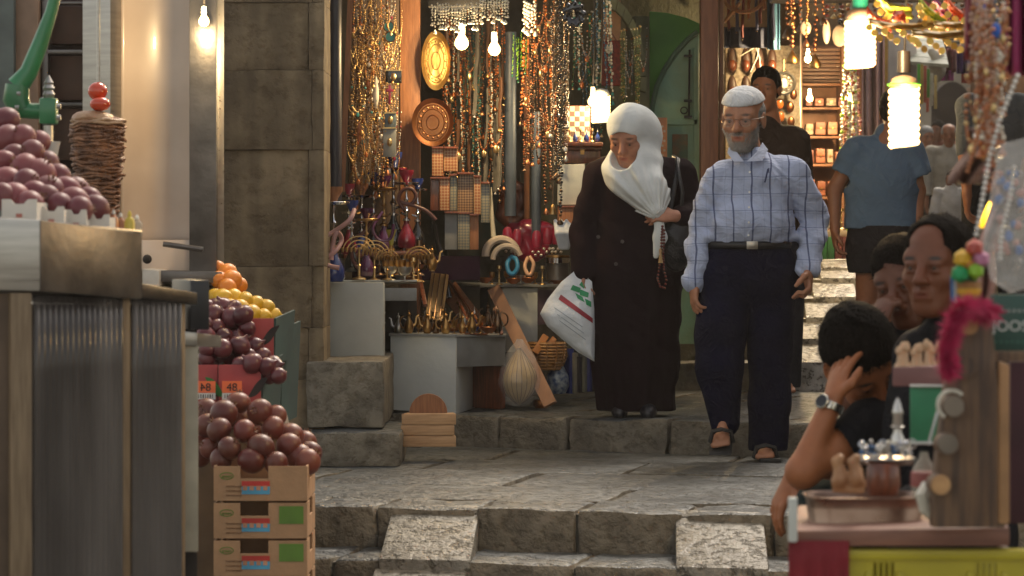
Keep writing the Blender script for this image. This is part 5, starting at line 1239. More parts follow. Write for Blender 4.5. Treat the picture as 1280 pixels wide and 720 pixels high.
def leaning(name, label, cat, pts_a, pts_b, w, th, m, group=None, d=(13.3, 14.0)):
    a, b = P(*pts_a), P(*pts_b); ax = (b-a).normalized(); l = ax.cross(V((0,1,0))).normalized()*w/2; n = ax.cross(l).normalized()*th/2
    o = MB().m(m).hull8([a-l-n, a+l-n, a+l+n, a-l+n, b-l-n, b+l-n, b+l+n, b-l+n]).build(name, bevel=min(w, th)*.15); return tag(o, label, cat, group)
leaning('plank', 'long pale brown plank leaning from the step to the white table', 'plank', (688,506,14.20), (617,360,14.60), .068, .022, mat('pinkish_plank_wood', (.36,.19,.11), rough=.65, scale=10, stretch=(2,2,.6), c2=(.28,.145,.085)))
# shop post, pipe, strips
def post(name, label, cat, x0, x1, y0, y1, d, dep, m): return tag(hx((x0,y0,y1), (x1,y0,y1), d, d, dep, m, name, None), label, cat)
post('wooden_post', 'orange-brown wooden post right of the jewellery board', 'post', 500, 525, -60, 420, 14.35, .10, ORW)
tag(MB().m(mat('navy_pipe_paint', (.012,.014,.03), rough=.4)).tube([P(418,-60,13.75), P(418,250,13.75)], .036, 14).build('drain_pipe'), 'dark navy drain pipe beside the stone wall corner', 'pipe')
tag(MB().m(ORW).hull8([P(424,240,13.9),P(431,240,13.9),P(431,240,13.95),P(424,240,13.95),P(437,-60,13.9),P(444,-60,13.9),P(444,-60,13.95),P(437,-60,13.95)]).build('wooden_strip'), 'thin wooden strip edging the jewellery board', 'strip')
tag(MB().m(mat('slate_blue_pole', (.06,.08,.115), rough=.45)).tube([P(638,40,14.6), P(638,270,14.6)], .030, 14).build('metal_pole'), 'left slate-blue metal pole in the shop front', 'pole')
tag(MB().m(MATS['slate_blue_pole']).tube([P(670,140,14.7), P(670,300,14.7)], .024, 14).build('metal_pole'), 'shorter slate-blue pole beside the bead columns', 'pole')
post('wooden_post', 'thin brown post between the pole and the green wall panel', 'post', 655, 662, 40, 300, 14.9, .05, ORW)
tag(hx((560,20,320),(632,20,320),15.2,15.3,.02, mat('teal_backboard', (.03,.065,.055), rough=.7, c2=(.07,.05,.03), scale=6), 'backboard', None), 'dark teal backboard behind the hanging belts', 'board')
tag(hx((676,60,300),(706,60,300),15.3,15.3,.02, mat('olive_backboard', (.10,.095,.05), rough=.7, c2=(.05,.045,.03), scale=6), 'backboard', None), 'olive board behind the copper bead columns', 'board')
jb = tag(hx((436,-60,330), (499,-60,330), 14.25, 14.3, .03, mat('brown_pegboard', (.10,.06,.035), rough=.7, c2=(.05,.03,.02), scale=8), 'jewellery_board', None), 'brown board packed with hanging gilt jewellery left of the post', 'board')
# generic metal things, each with parts, built once and copied
def vessel(name, label, cat, profs, loc, group=None, extra=None, n=18):
    t = thing(name, label, cat, loc, group)
    for part, m, prof in profs: MB().m(m).lathe(loc, prof, n).build(part, parent=t, smooth=50)
    if extra: extra(t, V(loc))
    return t
def handle_spout(m, h, r, spout=True):
    def f(t, c):
        MB().m(m).torus(c+V((-r*1.05,0,h*.5)), h*.24, .0035, (0,1,0), 12, 5, math.pi*.5, math.pi*1.5, sx=.8).build('handle', parent=t)
        if spout: MB().m(m).tube([c+V((r*.7,0,h*.30)), c+V((r*1.5,0,h*.42)), c+V((r*1.75,0,h*.72)), c+V((r*2.2,0,h*.78))], [.010,.007,.005,.004], 6).build('spout', parent=t)
    return f
O = V((0, 0, 0))
def prof_pot(r, h): return [(.001,0),(r*.6,0),(r*.55,h*.03),(r*.85,h*.12),(r,h*.28),(r*.85,h*.45),(r*.45,h*.60),(r*.32,h*.72),(r*.45,h*.80),(.001,h*.82)]
def lid_(r, h): return [(.001,h*.81),(r*.42,h*.81),(r*.3,h*.87),(r*.08,h*.90),(r*.12,h*.95),(.001,h)]
def mk_coffeepot(m, r, h, nm='coffee_pot'): return vessel(nm, 'x', nm.replace('_', ' '), [('pot_body', m, prof_pot(r, h)), ('lid', m, lid_(r, h))], O, None, handle_spout(m, h, r))
def mk_goblet(m, r, h): return vessel('goblet', 'x', 'goblet', [('foot', m, [(.001,0),(r*.8,0),(r*.7,h*.05),(r*.14,h*.12),(r*.12,h*.40)]), ('cup', m, [(.02*r,h*.40),(r*.5,h*.46),(r*.9,h*.65),(r,h),(r*.93,h),(r*.8,h*.66),(.001,h*.5)])], O)
def mk_stick(m, h): return vessel('candlestick', 'x', 'candlestick', [('base', m, [(.001,0),(.024,0),(.022,h*.05),(.008,h*.1)]), ('stem', m, [(.007,h*.1),(.005,h*.3),(.010,h*.34),(.005,h*.38),(.005,h*.7),(.010,h*.74),(.005,h*.78)]), ('candle_cup', m, [(.004,h*.78),(.016,h*.84),(.013,h),(.009,h),(.008,h*.9),(.001,h*.9)])], O)
def mk_bowl(m, r, h): return vessel('bowl', 'x', 'bowl', [('bowl_body', m, [(.001,0),(r*.4,0),(r*.42,h*.1),(r*.8,h*.5),(r,h),(r*.95,h),(r*.75,h*.55),(.001,h*.2)])], O)
def mk_perfume(m, m2, r, h): return vessel('perfume_bottle', 'x', 'bottle', [('bottle_body', m, [(.001,0),(r*.7,0),(r,h*.18),(r*.8,h*.4),(r*.2,h*.6),(r*.15,h*.72)]), ('stopper', m2, [(.001,h*.7),(r*.3,h*.72),(r*.25,h*.8),(r*.08,h*.86),(.001,h)])], O)
def mk_menorah(m, w, h):
    t = thing('menorah', 'x', 'menorah', O)
    MB().m(m).lathe(O, [(.001,0),(w*.22,0),(w*.20,h*.05),(w*.05,h*.10),(w*.04,h*.45),(w*.07,h*.48),(w*.03,h*.52),(w*.03,h)], 14).build('stem', parent=t)
    for k in range(1, 5):
        rr = w*.5*k/4; MB().m(m).torus((0,0,h*.93), rr, .0028, (0,1,0), 16, 5, math.pi, 2*math.pi, sz=.95).build('branch', parent=t)
    for k in range(-4, 5): MB().m(m).lathe((w*.5*k/4, 0, h*.92), [(.001,0),(.004,0),(.0075,.012),(.006,.022),(.001,.022)], 8).build('candle_cup', parent=t)
    return t
def mk_hookah(glass, metal, bowl, h):
    t = thing('hookah', 'x', 'hookah', O)
    MB().m(glass).lathe(O, [(.001,0),(.036,0),(.045,h*.05),(.042,h*.14),(.024,h*.24),(.012,h*.32),(.012,h*.36)], 18).build('vase', parent=t)
    MB().m(metal).lathe((0,0,h*.35), [(.001,0),(.020,0),(.020,h*.02),(.008,h*.04),(.008,h*.10),(.017,h*.13),(.008,h*.16),(.006,h*.24),(.013,h*.27),(.006,h*.30),(.006,h*.42),(.012,h*.45),(.006,h*.47)], 14).build('stem', parent=t)
    MB().m(metal).lathe((0,0,h*.81), [(.001,0),(.05,.0),(.062,.010),(.060,.012),(.001,.004)], 18).build('tray', parent=t)
    MB().m(bowl).lathe((0,0,h*.83), [(.001,0),(.012,0),(.018,h*.05),(.034,h*.12),(.036,h*.17),(.030,h*.17),(.001,h*.13)], 14).build('bowl', parent=t)
    MB().m(metal).tube([(0,0,h*.42),(.035,-.005,h*.45)], .006, 6).build('hose_port', parent=t)
    return t
def place(t0, x, y, d, label, sc=1., rot=0., cat=None, group=None, first=[]):
    """moves the prototype itself the first time, copies it afterwards"""
    if t0 in first: return copy_tree(t0, P(x, y, d), rot, sc, label, group)
    first.append(t0); t0.location = P(x, y, d); t0.rotation_euler = (0,0,rot); t0.scale = (sc,)*3; t0['label'] = label
    if group: t0['group'] = group
    return t0
cp1 = mk_coffeepot(BRASS, .024, .115); cp2 = mk_coffeepot(BRZ, .022, .13); cp3 = mk_coffeepot(SILV, .024, .12); gb = mk_goblet(BRASS, .019, .075); gb2 = mk_goblet(SILV, .03, .06); cs = mk_stick(GOLD, .12); cs2 = mk_stick(BRZ, .16); bw = mk_bowl(COPPER, .05, .035); bw2 = mk_bowl(SILV, .05, .04); pf = mk_perfume(BLUEG, SILV, .025, .12)
mn = mk_menorah(GOLD, .15, .135); mn2 = mk_menorah(BRASS, .11, .10)
hk = [mk_hookah(*a) for a in ((BLUEG, CHR, ORW, .36), (REDG, CHR, REDG, .36), (BLKG, CHR, BLUEG, .38), (PURG, BRASS, PURG, .34))]
tbl = 'on the grey table'
# front table (B), two rows of small brass
names = {id(cp1): 'brass coffee pot', id(cp2): 'dark bronze coffee pot', id(cp3): 'silver coffee pot', id(gb): 'small brass goblet', id(cs): 'gold candlestick', id(cs2): 'dark bronze candlestick', id(bw): 'small copper bowl', id(gb2): 'silver footed cup', id(pf): 'blue glass perfume bottle', id(bw2): 'shallow silver bowl', id(mn): 'gold menorah', id(mn2): 'brass menorah'}
def words_at(i, n): return ['leftmost', 'second from left', 'third from left', 'fourth from left', 'fifth from left', 'sixth from left', 'seventh from left', 'eighth from left', 'ninth from left', 'tenth from left', 'eleventh from left', 'twelfth from left'][i] if i < 12 else 'place %d from left' % (i+1)
def row(items, y, d, where, group, rot=0., scs=None):
    for i, (t0, x) in enumerate(items):
        place(t0, x, y+rs.uniform(-1.5, 1.5), d+rs.uniform(-.03, .03), '%s, %s in the %s' % (names[id(t0)], words_at(i, 0), where), rs.uniform(.9, 1.15)*(scs or 1), rs.choice((0, 0, 3.1, .5)) if t0 in (cp1, cp2, cp3) else 0, group=group)
row([(cp3,498),(cp1,511),(gb,523),(cp1,534),(cp2,545),(cp1,557),(gb,568),(cp1,578),(cp1,590),(gb,601),(bw,611),(cp2,622)], 418, 14.05, 'front row on the grey table', 'brassware on the grey table', scs=.92)
row([(cp3,492),(cs,504),(cp1,517),(gb,529),(cp2,541),(cp1,553),(bw,566),(cp3,580),(pf,593),(gb,604),(cp2,617)], 414, 14.30, 'second row on the grey table', 'brassware on the grey table')
row([(cs,500),(cp1,514),(cs2,527),(cp3,543),(cs,575),(cp2,610)], 411, 14.53, 'back row on the grey table', 'brassware on the grey table', scs=1.15)
tag(MB().m(COPPER).lathe(P(556,419,14.13), [(.001,0),(.20,0),(.215,.008),(.21,.009),(.001,.003)], 28, sy=.5).build('tray'), 'flat metal tray under the brass coffee pots', 'tray')
# ledge table (A)
row([(mn,449),(mn,468),(mn2,484)], 350, 13.60, 'front of the ledge table', 'menorahs on the ledge table', scs=1.)
row([(gb2,488),(gb2,506),(mn2,523),(cs,517)], 351, 13.62, 'right front of the ledge table', 'cups and sticks on the ledge table')
row([(cs2,474),(gb,482),(gb,489),(gb,496),(gb,503),(gb,510),(gb,517),(cs2,524)], 345, 13.85, 'middle row on the ledge table', 'cups and sticks on the ledge table')
row([(bw2,500)], 349, 14.15, 'rear of the ledge table', 'cups and sticks on the ledge table')
row([(cp1,492),(cp3,505),(bw,519),(cp2,530),(cp1,540)], 338, 14.1, 'back row on the ledge table', 'cups and sticks on the ledge table')
tag(vessel('vase', 'yellow trumpet vase standing among the brass', 'vase', [('vase_body', BRASS, [(.001,0),(.022,0),(.012,.02),(.011,.09)]), ('vase_mouth', mat('yellow_glass', (.45,.40,.08), rough=.2), [(.009,.085),(.013,.12),(.026,.165),(.024,.165),(.001,.12)])], P(489,330,13.9)))
# hookahs
G_ = 'hookahs at the shop corner'
for k, x, y, d, sc_, lb in ((0,417,352,13.45,1.22,'tall hookah with orange-brown clay bowl at the stone wall'),(1,436,318,14.05,.95,'hookah with ruby bowl, leftmost of the rear rank'),(0,452,322,14.1,1.0,'hookah with blue vase in the rear rank, beside the ruby one'),(2,467,318,14.15,1.05,'black hookah with chrome stem in the middle of the rear rank'),(3,480,316,14.1,1.1,'purple hookah under the wide tray'),(2,492,312,14.15,1.25,'tallest black hookah with bright chrome stem'),(1,508,310,14.1,1.05,'ruby hookah right of the tallest one'),(3,458,345,13.8,.95,'purple hookah in front behind the menorahs'),(2,440,340,13.85,.9,'black hookah behind the left menorah'),(2,522,306,14.15,.85,'black hookah at the wooden post')):
    place(hk[k], x, y, d, lb, sc_, rs.uniform(0, 6), group=G_)
tag(hx((430,318,323), (535,312,317), 14.0, 14.05, .35, REDW, 'shelf', None), 'dark shelf carrying the rear rank of hookahs', 'shelf')
tag(hx((440,-60+380,350), (600,320,350), 14.5, 14.5, .02, mat('dark_purple_cloth', (.05,.012,.035), rough=.9), 'cloth', None), 'dark purple cloth hanging behind the ledge table goods', 'cloth')
def cord(name, label, cat, pix, r, m, group=None, n=8):
    pts = [P(*q) for q in pix]; out = []
    k = len(pts)      # Catmull-Rom
    for i in range(k-1):
        p0, p1, p2, p3 = pts[max(i-1,0)], pts[i], pts[i+1], pts[min(i+2,k-1)]
        for q in range(6):
            t = q/6; out.append(.5*((2*p1)+(p2-p0)*t+(2*p0-5*p1+4*p2-p3)*t*t+(3*p1-p0-3*p2+p3)*t**3))
    out.append(pts[-1])
    return tag(MB().m(m).tube(out, r, n).build(name, smooth=80), label, cat, group)
hz = mat('pink_hose_vinyl', (.50,.28,.26), rough=.5); bzm = mat('brown_hose', (.10,.03,.025), rough=.4)
cord('hookah_hose', 'pale pink hookah hose curling in front of the purple cloth', 'hose', [(443,262,13.35),(437,275,13.3),(420,288,13.3),(401,300,13.3),(396,314,13.3),(404,321,13.3),(418,315,13.3),(427,300,13.35),(421,290,13.3),(416,305,13.3),(414,325,13.3)], .011, hz)
cord('hookah_hose', 'second pale hose looping low beside the ledge table', 'hose', [(399,306,13.25),(395,318,13.25),(403,328,13.25),(414,333,13.25),(424,335,13.25)], .011, hz)
cord('hookah_hose', 'coiled dark red hose around the rear hookahs', 'hose', [(505,262,13.9),(498,250,13.9),(503,238,13.9),(514,236,13.9),(520,246,13.9),(512,256,13.9),(500,252,13.9),(530,262,13.9),(545,275,13.9)], .009, bzm)
cord('hookah_hose', 'dark red hose drooping from the purple hookah', 'hose', [(468,270,13.85),(455,290,13.8),(442,300,13.8),(440,322,13.8),(450,338,13.8)], .009, bzm)
cord('hookah_hose', 'dark hose sweeping between the two ranks', 'hose', [(478,265,13.9),(466,285,13.85),(474,300,13.85),(488,298,13.85),(492,280,13.85)], .008, PURG)
# leaning sticks, swords, boxes between the tables
leaning('scabbard', 'black scabbard leaning upright among the brass', 'scabbard', (562,372,14.45), (541,276,14.70), .026, .015, BLKG)
leaning('flute', 'red-brown wooden flute leaning at left of the bamboo box', 'flute', (532,382,14.25), (520,325,14.50), .020, .020, REDW)
for i, (xa, ya, xb, yb, m, nm) in enumerate(((598,402,548,332,COPPER,'copper stick leaning furthest forward'),(590,395,545,330,BRZ,'dark stick just behind the copper one'),(585,400,556,340,REDW,'red-brown stick leaning steeply'))): leaning('walking_stick', nm+' over the grey table', 'stick', (xa,ya,14.25-.05*i), (xb,yb,14.65), .012, .012, m, 'sticks leaning between the tables')
bb = leaning('backgammon_case', 'slatted golden wood case standing on the grey table', 'case', (542,402,14.30), (550,344,14.50), .088, .03, mat('golden_slat_wood', (.36,.21,.07), rough=.5))
for i in (-1, 0, 1): leaning('case_slat', '', '', (542+i*7,402,14.28), (550+i*7,344,14.48), .006, .032, BRZ)
for o in [o for o in bpy.data.objects if o.name.startswith('case_slat')]:
    for kx in ('label','category','group'):
        if kx in o: del o[kx]
    w = V(o.location); o.parent = bb; o.location = w-V(bb.location)
leaning('wooden_board', 'pinkish board leaning behind the perfume bottle', 'board', (600,412,14.50), (560,360,14.70), .10, .012, ORW)
leaning('wooden_board', 'short upright brown stick at the right end of the grey table', 'stick', (627,418,14.15), (620,384,14.25), .018, .012, REDW)
# wrapped oud, basket, rolled cloth and books on the floor
ou = thing('wrapped_oud', 'gold ribbed oud back wrapped in clear plastic on the ledge', 'oud', P(649,507,14.25)); c = P(649,474,14.30)
rib = mat('oud_rib_wood', (.62,.44,.18), rough=.3, c2=(.45,.29,.10), scale=6, coat=.5); ribd = mat('oud_rib_dark', (.14,.07,.03), rough=.4)
for i in range(11):
    a0, a1 = math.pi*(i/11), math.pi*((i+1)/11)
    def g(u, v, a0=a0, a1=a1):
        a = a0+(a1-a0)*u; z = -.125+.285*v; q = v; prof = (math.sin(math.pi*min(1, q*1.0)**.80))*.088*(1 if q < .55 else 1-.25*(q-.55))+.003
        return c+V((-math.cos(a)*prof, -math.sin(a)*prof, z))
    MB().m(rib).grid(g, 3, 16).build('rib', parent=ou, smooth=60)
for i in range(1, 11):
    a = math.pi*i/11; MB().m(ribd).tube([c+V((-math.cos(a)*((math.sin(math.pi*min(1, v)**.80))*.088*(1 if v < .55 else 1-.25*(v-.55))+.004), -math.sin(a)*((math.sin(math.pi*min(1, v)**.80))*.088*(1 if v < .55 else 1-.25*(v-.55))+.004), -.125+.285*v)) for v in np.linspace(.02, .98, 16)], .0016, 4).build('seam', parent=ou)
wrap = mat('clear_plastic_wrap', (.85,.85,.85), rough=.08, alpha=.22, var=.02, bump=.9, bscale=14)
MB().m(wrap).grid(lambda u, v: c+V((-math.cos(u*2*math.pi)*(.10*math.sin(math.pi*min(1, v*.93+.07)**.8)+.012)+.012*noise.noise(V((u*9, v*7, 1))), -math.sin(u*2*math.pi)*(.10*math.sin(math.pi*min(1, v*.93+.07)**.8)+.012)+.012*noise.noise(V((u*8, v*8, 5))), -.132+.33*v)), 36, 20, True).build('plastic_wrap', parent=ou, smooth=70)
bk_ = thing('wicker_basket', 'round golden wicker basket holding wooden pieces behind the plank', 'basket', P(683,465,14.65)); c = P(683,462,14.65); wick = mat('wicker', (.42,.22,.07), rough=.6, c2=(.22,.10,.03), scale=30, bump=.4)
for i in range(9): MB().m(wick).torus(c+V((0,0,.008+i*.0155)), .075+.020*math.sin(i/9*2.4), .0085, (0,0,1), 24, 5).build('wicker_ring', parent=bk_)
for i in range(12):
    a = i*math.pi/6; MB().m(wick).tube([c+V((math.cos(a)*.075, math.sin(a)*.075, 0)), c+V((math.cos(a)*.103, math.sin(a)*.103, .07)), c+V((math.cos(a)*.096, math.sin(a)*.096, .135))], .005, 5).build('upright', parent=bk_)
leaning('wooden_piece', 'orange wooden bar lying across the wicker basket', 'bar', (668,442,14.55), (682,420,14.60), .035, .03, mat('orange_toy_wood', (.50,.20,.05), rough=.5))
leaning('wooden_piece', 'second orange wooden bar sticking out of the basket', 'bar', (680,440,14.57), (692,424,14.65), .028, .03, MATS['orange_toy_wood'])
tag(MB().m(COPPER).lathe(P(676,510,14.45)+V((0,0,0)), [(.001,0),(.03,0),(.04,.02),(.035,.04),(.001,.045)], 16).build('copper_pot'), 'small copper pot at the foot of the leaning plank', 'pot')
bkc = [(.03,.05,.25),(.25,.24,.20),(.02,.02,.03),(.12,.13,.12),(.03,.04,.16),(.02,.02,.025),(.16,.04,.05),(.10,.09,.08)]
for i, cl in enumerate(bkc):
    x = 712+i*6.2; y1 = 492-i*.6; y0 = 436+(i % 3)*5
    tag(hx((x,y0,y1),(x+5.2,y0,y1),14.70,14.72,.14, mat('book_cover_%d' % i, cl, rough=.6), 'book', None, bevel=.001), '%s upright book, %s in the row on the ledge' % (['blue','pale grey','black','grey','navy','black bound','maroon','taupe'][i], words_at(i, 0)), 'book', 'books standing on the ledge')
blue_sp = mat('blue_speckled_ceramic', (.25,.30,.35), rough=.3, c2=(.02,.05,.15), scale=45)
tag(MB().m(blue_sp).lathe(P(697,492,14.65), [(.001,0),(.04,0),(.058,.04),(.055,.09),(.03,.14),(.034,.16),(.001,.16)], 20).build('ceramic_vase'), 'blue speckled ceramic vase between basket and books', 'vase')
# purses, loops, drums on table C
for i, (x, y0, y1) in enumerate(((634,283,305),(646,284,308),(671,284,310),(685,283,306),(696,286,306))):
    t = thing('bead_purse', 'crimson pouch with glass drops, %s of the hanging row' % words_at(i, 0), 'pouch', P(x,y1,14.60), 'crimson pouches over the white table')
    MB().m(PINK).lathe(P(x,y1,14.60), [(.001,0),(.020,.004),(.026,.03),(.022,.07),(.014,.085),(.001,.088)], 12, sy=.6).build('pouch_body', parent=t, jitter=.004)
    for q in range(4): MB().m(SILV).ball(P(x-5+q*3.4, y1+5+(q % 2)*4, 14.58), .008, 8, 6).build('glass_drop', parent=t)
hb2 = SDF(*box_of([P(630,300,14.70), P(695,270,14.70)], .12), .008); hb2.ell(P(663,288,14.75), (.13,.06,.055), None, .01); hb2.ell(P(662,312,14.75), (.10,.05,.07), None, .04); hb2.warp(folds(.006, 40, (.8,.3,.7), 4))
tag(put(hb2, 'vinyl_bag', PINK), 'big glossy crimson vinyl bag heaped on the white table', 'bag')
cord('bead_bracelet', 'sky blue ribbon loop on the white table', 'ribbon', [(638,322,14.50),(634,330,14.47),(636,340,14.45),(642,342,14.45),(647,334,14.45),(645,324,14.47),(639,321,14.50)], .012, mat('sky_ribbon', (.03,.22,.42), rough=.4), n=6)
cord('bead_bracelet', 'peach ribbon loop right of the blue one', 'ribbon', [(660,322,14.50),(656,332,14.47),(659,342,14.45),(664,342,14.45),(667,330,14.45),(662,321,14.47)], .010, mat('peach_ribbon', (.55,.32,.20), rough=.4), n=6)
tag(MB().m(mat('cream_drum_skin', (.50,.42,.34), rough=.5)).torus(P(627,320,14.50), .085, .020, (.35,-1,.15), 28, 8, .6, 3.5).build('drum_hoop'), 'cream curved hoop standing beside the crimson pouches', 'hoop')
tag(MB().m(MATS['cream_drum_skin']).torus(P(634,326,14.45), .075, .014, (.35,-1,.15), 28, 8, .7, 3.4).build('drum_hoop'), 'smaller cream hoop nested in front of the larger hoop', 'hoop')
tm = thing('tin_drum', 'steel banded drum at the right end of the white table', 'drum', P(697,350,14.55)); MB().m(STEELD).lathe(P(697,350,14.55), [(.001,0),(.058,0),(.058,.09),(.001,.09)], 24).build('drum_shell', parent=tm); MB().m(CHR).lathe(P(697,350,14.55), [(.055,.085),(.064,.085),(.064,.110),(.055,.112)], 24).build('rim', parent=tm); MB().m(BRASS).lathe(P(697,350,14.55)+V((0,0,.113)), [(.001,0),(.062,0),(.06,.012),(.001,.014)], 24).build('drum_head', parent=tm)
tag(MB().m(WHB).tube([P(617,296,14.65), P(615,270,14.65), P(614,234,14.70)], [.013,.010,.003], 8).build('ivory_horn'), 'slim white ivory-coloured spike standing upright on the shelf', 'horn')
carv = SDF(*box_of([P(620,225,14.95), P(662,290,14.95)], .08), .006); f_ = lambda x, y, dy=0: tuple(P(x, y, 14.95+dy))
carv.chain([f_(628,268), f_(632,245), f_(640,232), f_(650,236), f_(652,252), f_(645,266)], [.036,.034,.036,.032,.034,.03], .01); carv.chain([f_(628,270), f_(640,282), f_(652,270)], [.035,.03,.03], .01); carv.ell(f_(640,252,-.02), (.03,.03,.05), None, .01)
tag(put(carv, 'wood_carving', REDW), 'knotted glossy red-brown wood carving above the crimson bag', 'carving')
for i, x in enumerate(range(606, 712, 9)):
    kind = [bw, gb, cs, gb, bw, gb2][i % 6]; place(kind, x, 354+(i % 3), 14.55, '%s, %s along the edge of the white table' % (names[id(kind)], words_at(i, 0)), .8, group='trinkets on the white table edge')
# inlaid boxes
def inlay(c1, c2, sc_, nm):
    if nm in MATS: return MATS[nm]
    m = mat(nm, c1, rough=.4, var=.05); n = m.node_tree.nodes; l = m.node_tree.links; ch = n.new('ShaderNodeTexChecker'); tc = n.new('ShaderNodeTexCoord'); mp = n.new('ShaderNodeMapping')
    mp.inputs['Rotation'].default_value = (0, R(45), 0); l.new(tc.outputs['Object'], mp.inputs[0]); l.new(mp.outputs[0], ch.inputs['Vector']); ch.inputs['Scale'].default_value = sc_; ch.inputs['Color1'].default_value = (*c1, 1); ch.inputs['Color2'].default_value = (*c2, 1)
    l.new(ch.outputs[0], n['Principled BSDF'].inputs['Base Color']); return m
in1 = inlay((.26,.085,.03), (.45,.27,.14), 95, 'inlay_orange'); in2 = inlay((.10,.05,.03), (.33,.20,.10), 110, 'inlay_brown'); in3 = inlay((.12,.13,.12), (.28,.24,.16), 100, 'inlay_grey')
for i, (x0, x1, y0, y1, m, w_) in enumerate(((540,554,184,220,in1,'narrow orange inlaid box, top left of the stack'),(555,572,184,214,in1,'square orange inlaid box right of the narrow one'),(538,549,222,263,REDW,'plain red-brown box at the left of the lower row'),(549.5,562,222,263,in1,'orange lattice box in the lower row'),(562.5,571,218,263,in3,'grey lattice box in the lower row'),(572,592,216,266,in2,'dark brown studded box in the middle of the lower row'),(592.5,601,220,268,in1,'slim orange checked box beside the studded one'),(601.5,612,228,278,in3,'grey-brown tall box at the right of the lower row'),(556,572,265,312,GREYB,'pale grey board box on the bottom row'),(572.5,587,266,312,in3,'grey box with dark window slots on the bottom row'),(587.5,598,268,312,ORW,'tan box at the end of the bottom row'))):
    t = thing('inlaid_box', w_, 'box', P((x0+x1)/2, y1, 14.2), 'inlaid wooden boxes stacked in the shop'); hx((x0,y0,y1),(x1,y0,y1),14.2+.01*(i % 3),14.2+.01*(i % 3),.1,m,'box_body',t,bevel=.0015); hx((x0-.3,y0-.8,y0+1.6),(x1+.3,y0-.8,y0+1.6),14.185,14.185,.12,REDW,'lid_edge',t,bevel=.001)
# trays on the wall
def wall_tray(x, y, d, rx, rz, m, label):
    t = thing('metal_tray', label, 'tray', P(x, y, d)+V((0,0,-rz))); c = P(x, y, d)
    q = [(.001,0),(.80,0),(.86,-.006/rx),(.97,-.016/rx),(1,-.02/rx),(1,-.012/rx),(.86,.004/rx),(.001,.006/rx)]
    mb = MB().m(m); vs = []; n = 40
    for r, z in q:
        for j_ in range(n):
            a = 2*math.pi*j_/n; vs.append(c+V((r*rx*math.cos(a), z*rx, r*rz*math.sin(a))))
    k = len(q); mb.add(vs, [(i*n+j_, i*n+(j_+1) % n, (i+1)*n+(j_+1) % n, (i+1)*n+j_) for i in range(k-1) for j_ in range(n)]); mb.build('tray_dish', parent=t)
    for rr_2 in (.30,.55,.74): MB().m(m).torus(c+V((0,-.002,0)), rx*rr_2, .0022, (0,1,0), 30, 4, sz=rz/rx).build('engraved_ring', parent=t)
    for i in range(16):
        a = i*math.pi/8; MB().m(m).ball(c+V((math.cos(a)*rx*.64, -.002, math.sin(a)*rz*.64)), (.006,.002,.006), 6, 4).build('boss', parent=t)
    return t
wall_tray(545, 76, 14.3, .072, .146, mat('worn_gilt', (.42,.27,.09), rough=.42, metal=.9, var=.2, c2=(.26,.16,.05), scale=12), 'oval gilt tray hanging beside the two bulbs')
wall_tray(541, 153, 14.25, .102, .118, mat('brown_copper', (.30,.14,.06), rough=.38, metal=1, var=.2, c2=(.22,.09,.04), scale=10), 'round brown copper tray hanging below the oval gilt one')
# bulbs of the shop
bulb(577, 54, 14.0, .034, 14, 'glowing bulb, left of the pair by the gilt tray', 'bulbs by the gilt tray')
bulb(618, 62, 14.0, .030, 12, 'glowing bulb, right of the pair by the gilt tray', 'bulbs by the gilt tray')
bulb(751, 136, 14.6, .046, 5, 'fat glowing lamp beside the headscarf', cfl=True, hh=1.35); bulb(741, 127, 14.55, .026, 4, 'small round bulb touching the fat lamp beside the headscarf')
# hanging strands and necklaces
def loop_mesh(w, h, r, m, m2, pend=.0, sag=1., every=5, seed=0):
    rr = random.Random(seed); mb = MB(); n = max(8, int((2*h+w)/(r*2.3)))
    for i in range(n):
        t = i/(n-1); a = math.pi*t; x = -w/2*math.cos(a); z = -h*math.sin(a)**(.55); y = rr.uniform(-.003, .003)
        mb.m(m2 if i % every == 0 else m).ball((x, y, z), r*rr.uniform(.8, 1.25), 6, 4)
    if pend: mb.m(m2).ball((0, -.004, -h-pend), (pend*.6, pend*.25, pend), 8, 6)
    return mb
def line_mesh(h, r, m, m2, pend=0, every=4, seed=0, tube=False):
    rr = random.Random(seed); mb = MB(); n = max(3, int(h/(r*2.1)))
    if tube: mb.m(m).tube([(rr.uniform(-.004,.004), 0, -h*i/8) for i in range(9)], r, 5)
    else:
        for i in range(n): mb.m(m2 if i % every == 0 else m).ball((rr.uniform(-.004, .004), rr.uniform(-.004, .004), -h*i/n), r*rr.uniform(.75, 1.3), 6, 4)
    if pend: mb.m(m2).lathe((0,0,-h-pend*1.6), [(.001,0),(pend*.7,pend*.1),(pend*.8,pend*.5),(pend*.3,pend*1.3),(.001,pend*1.7)], 8)
    return mb
def scatter_hang(name, cat, group, label, protos, spots, seed=1):
    RK = ranks(spots, 12)
    """spots: (x, ytop, d, proto index, scale); every strand is an object of its own"""
    rr = random.Random(seed); ob = {}
    for n_i, (x, y, d, k, s_) in enumerate(spots):
        if k not in ob: o = protos[k].build(name, smooth=60, origin=(0,0,0)); ob[k] = o; tag(o, label, cat, group)
        else: o = ob[k].copy(); COL.objects.link(o)
        o.location = P(x, y, d); o.scale = (s_*rr.uniform(.85, 1.15), 1, s_*rr.uniform(.85, 1.15)); o.rotation_euler = (0, rr.uniform(-.05, .05), rr.uniform(-.3, .3)); q_ = RK[n_i]; o['label'] = '%s, %s from left, tier %s from top' % (label, ordn(q_[0]), ordn(q_[1]))
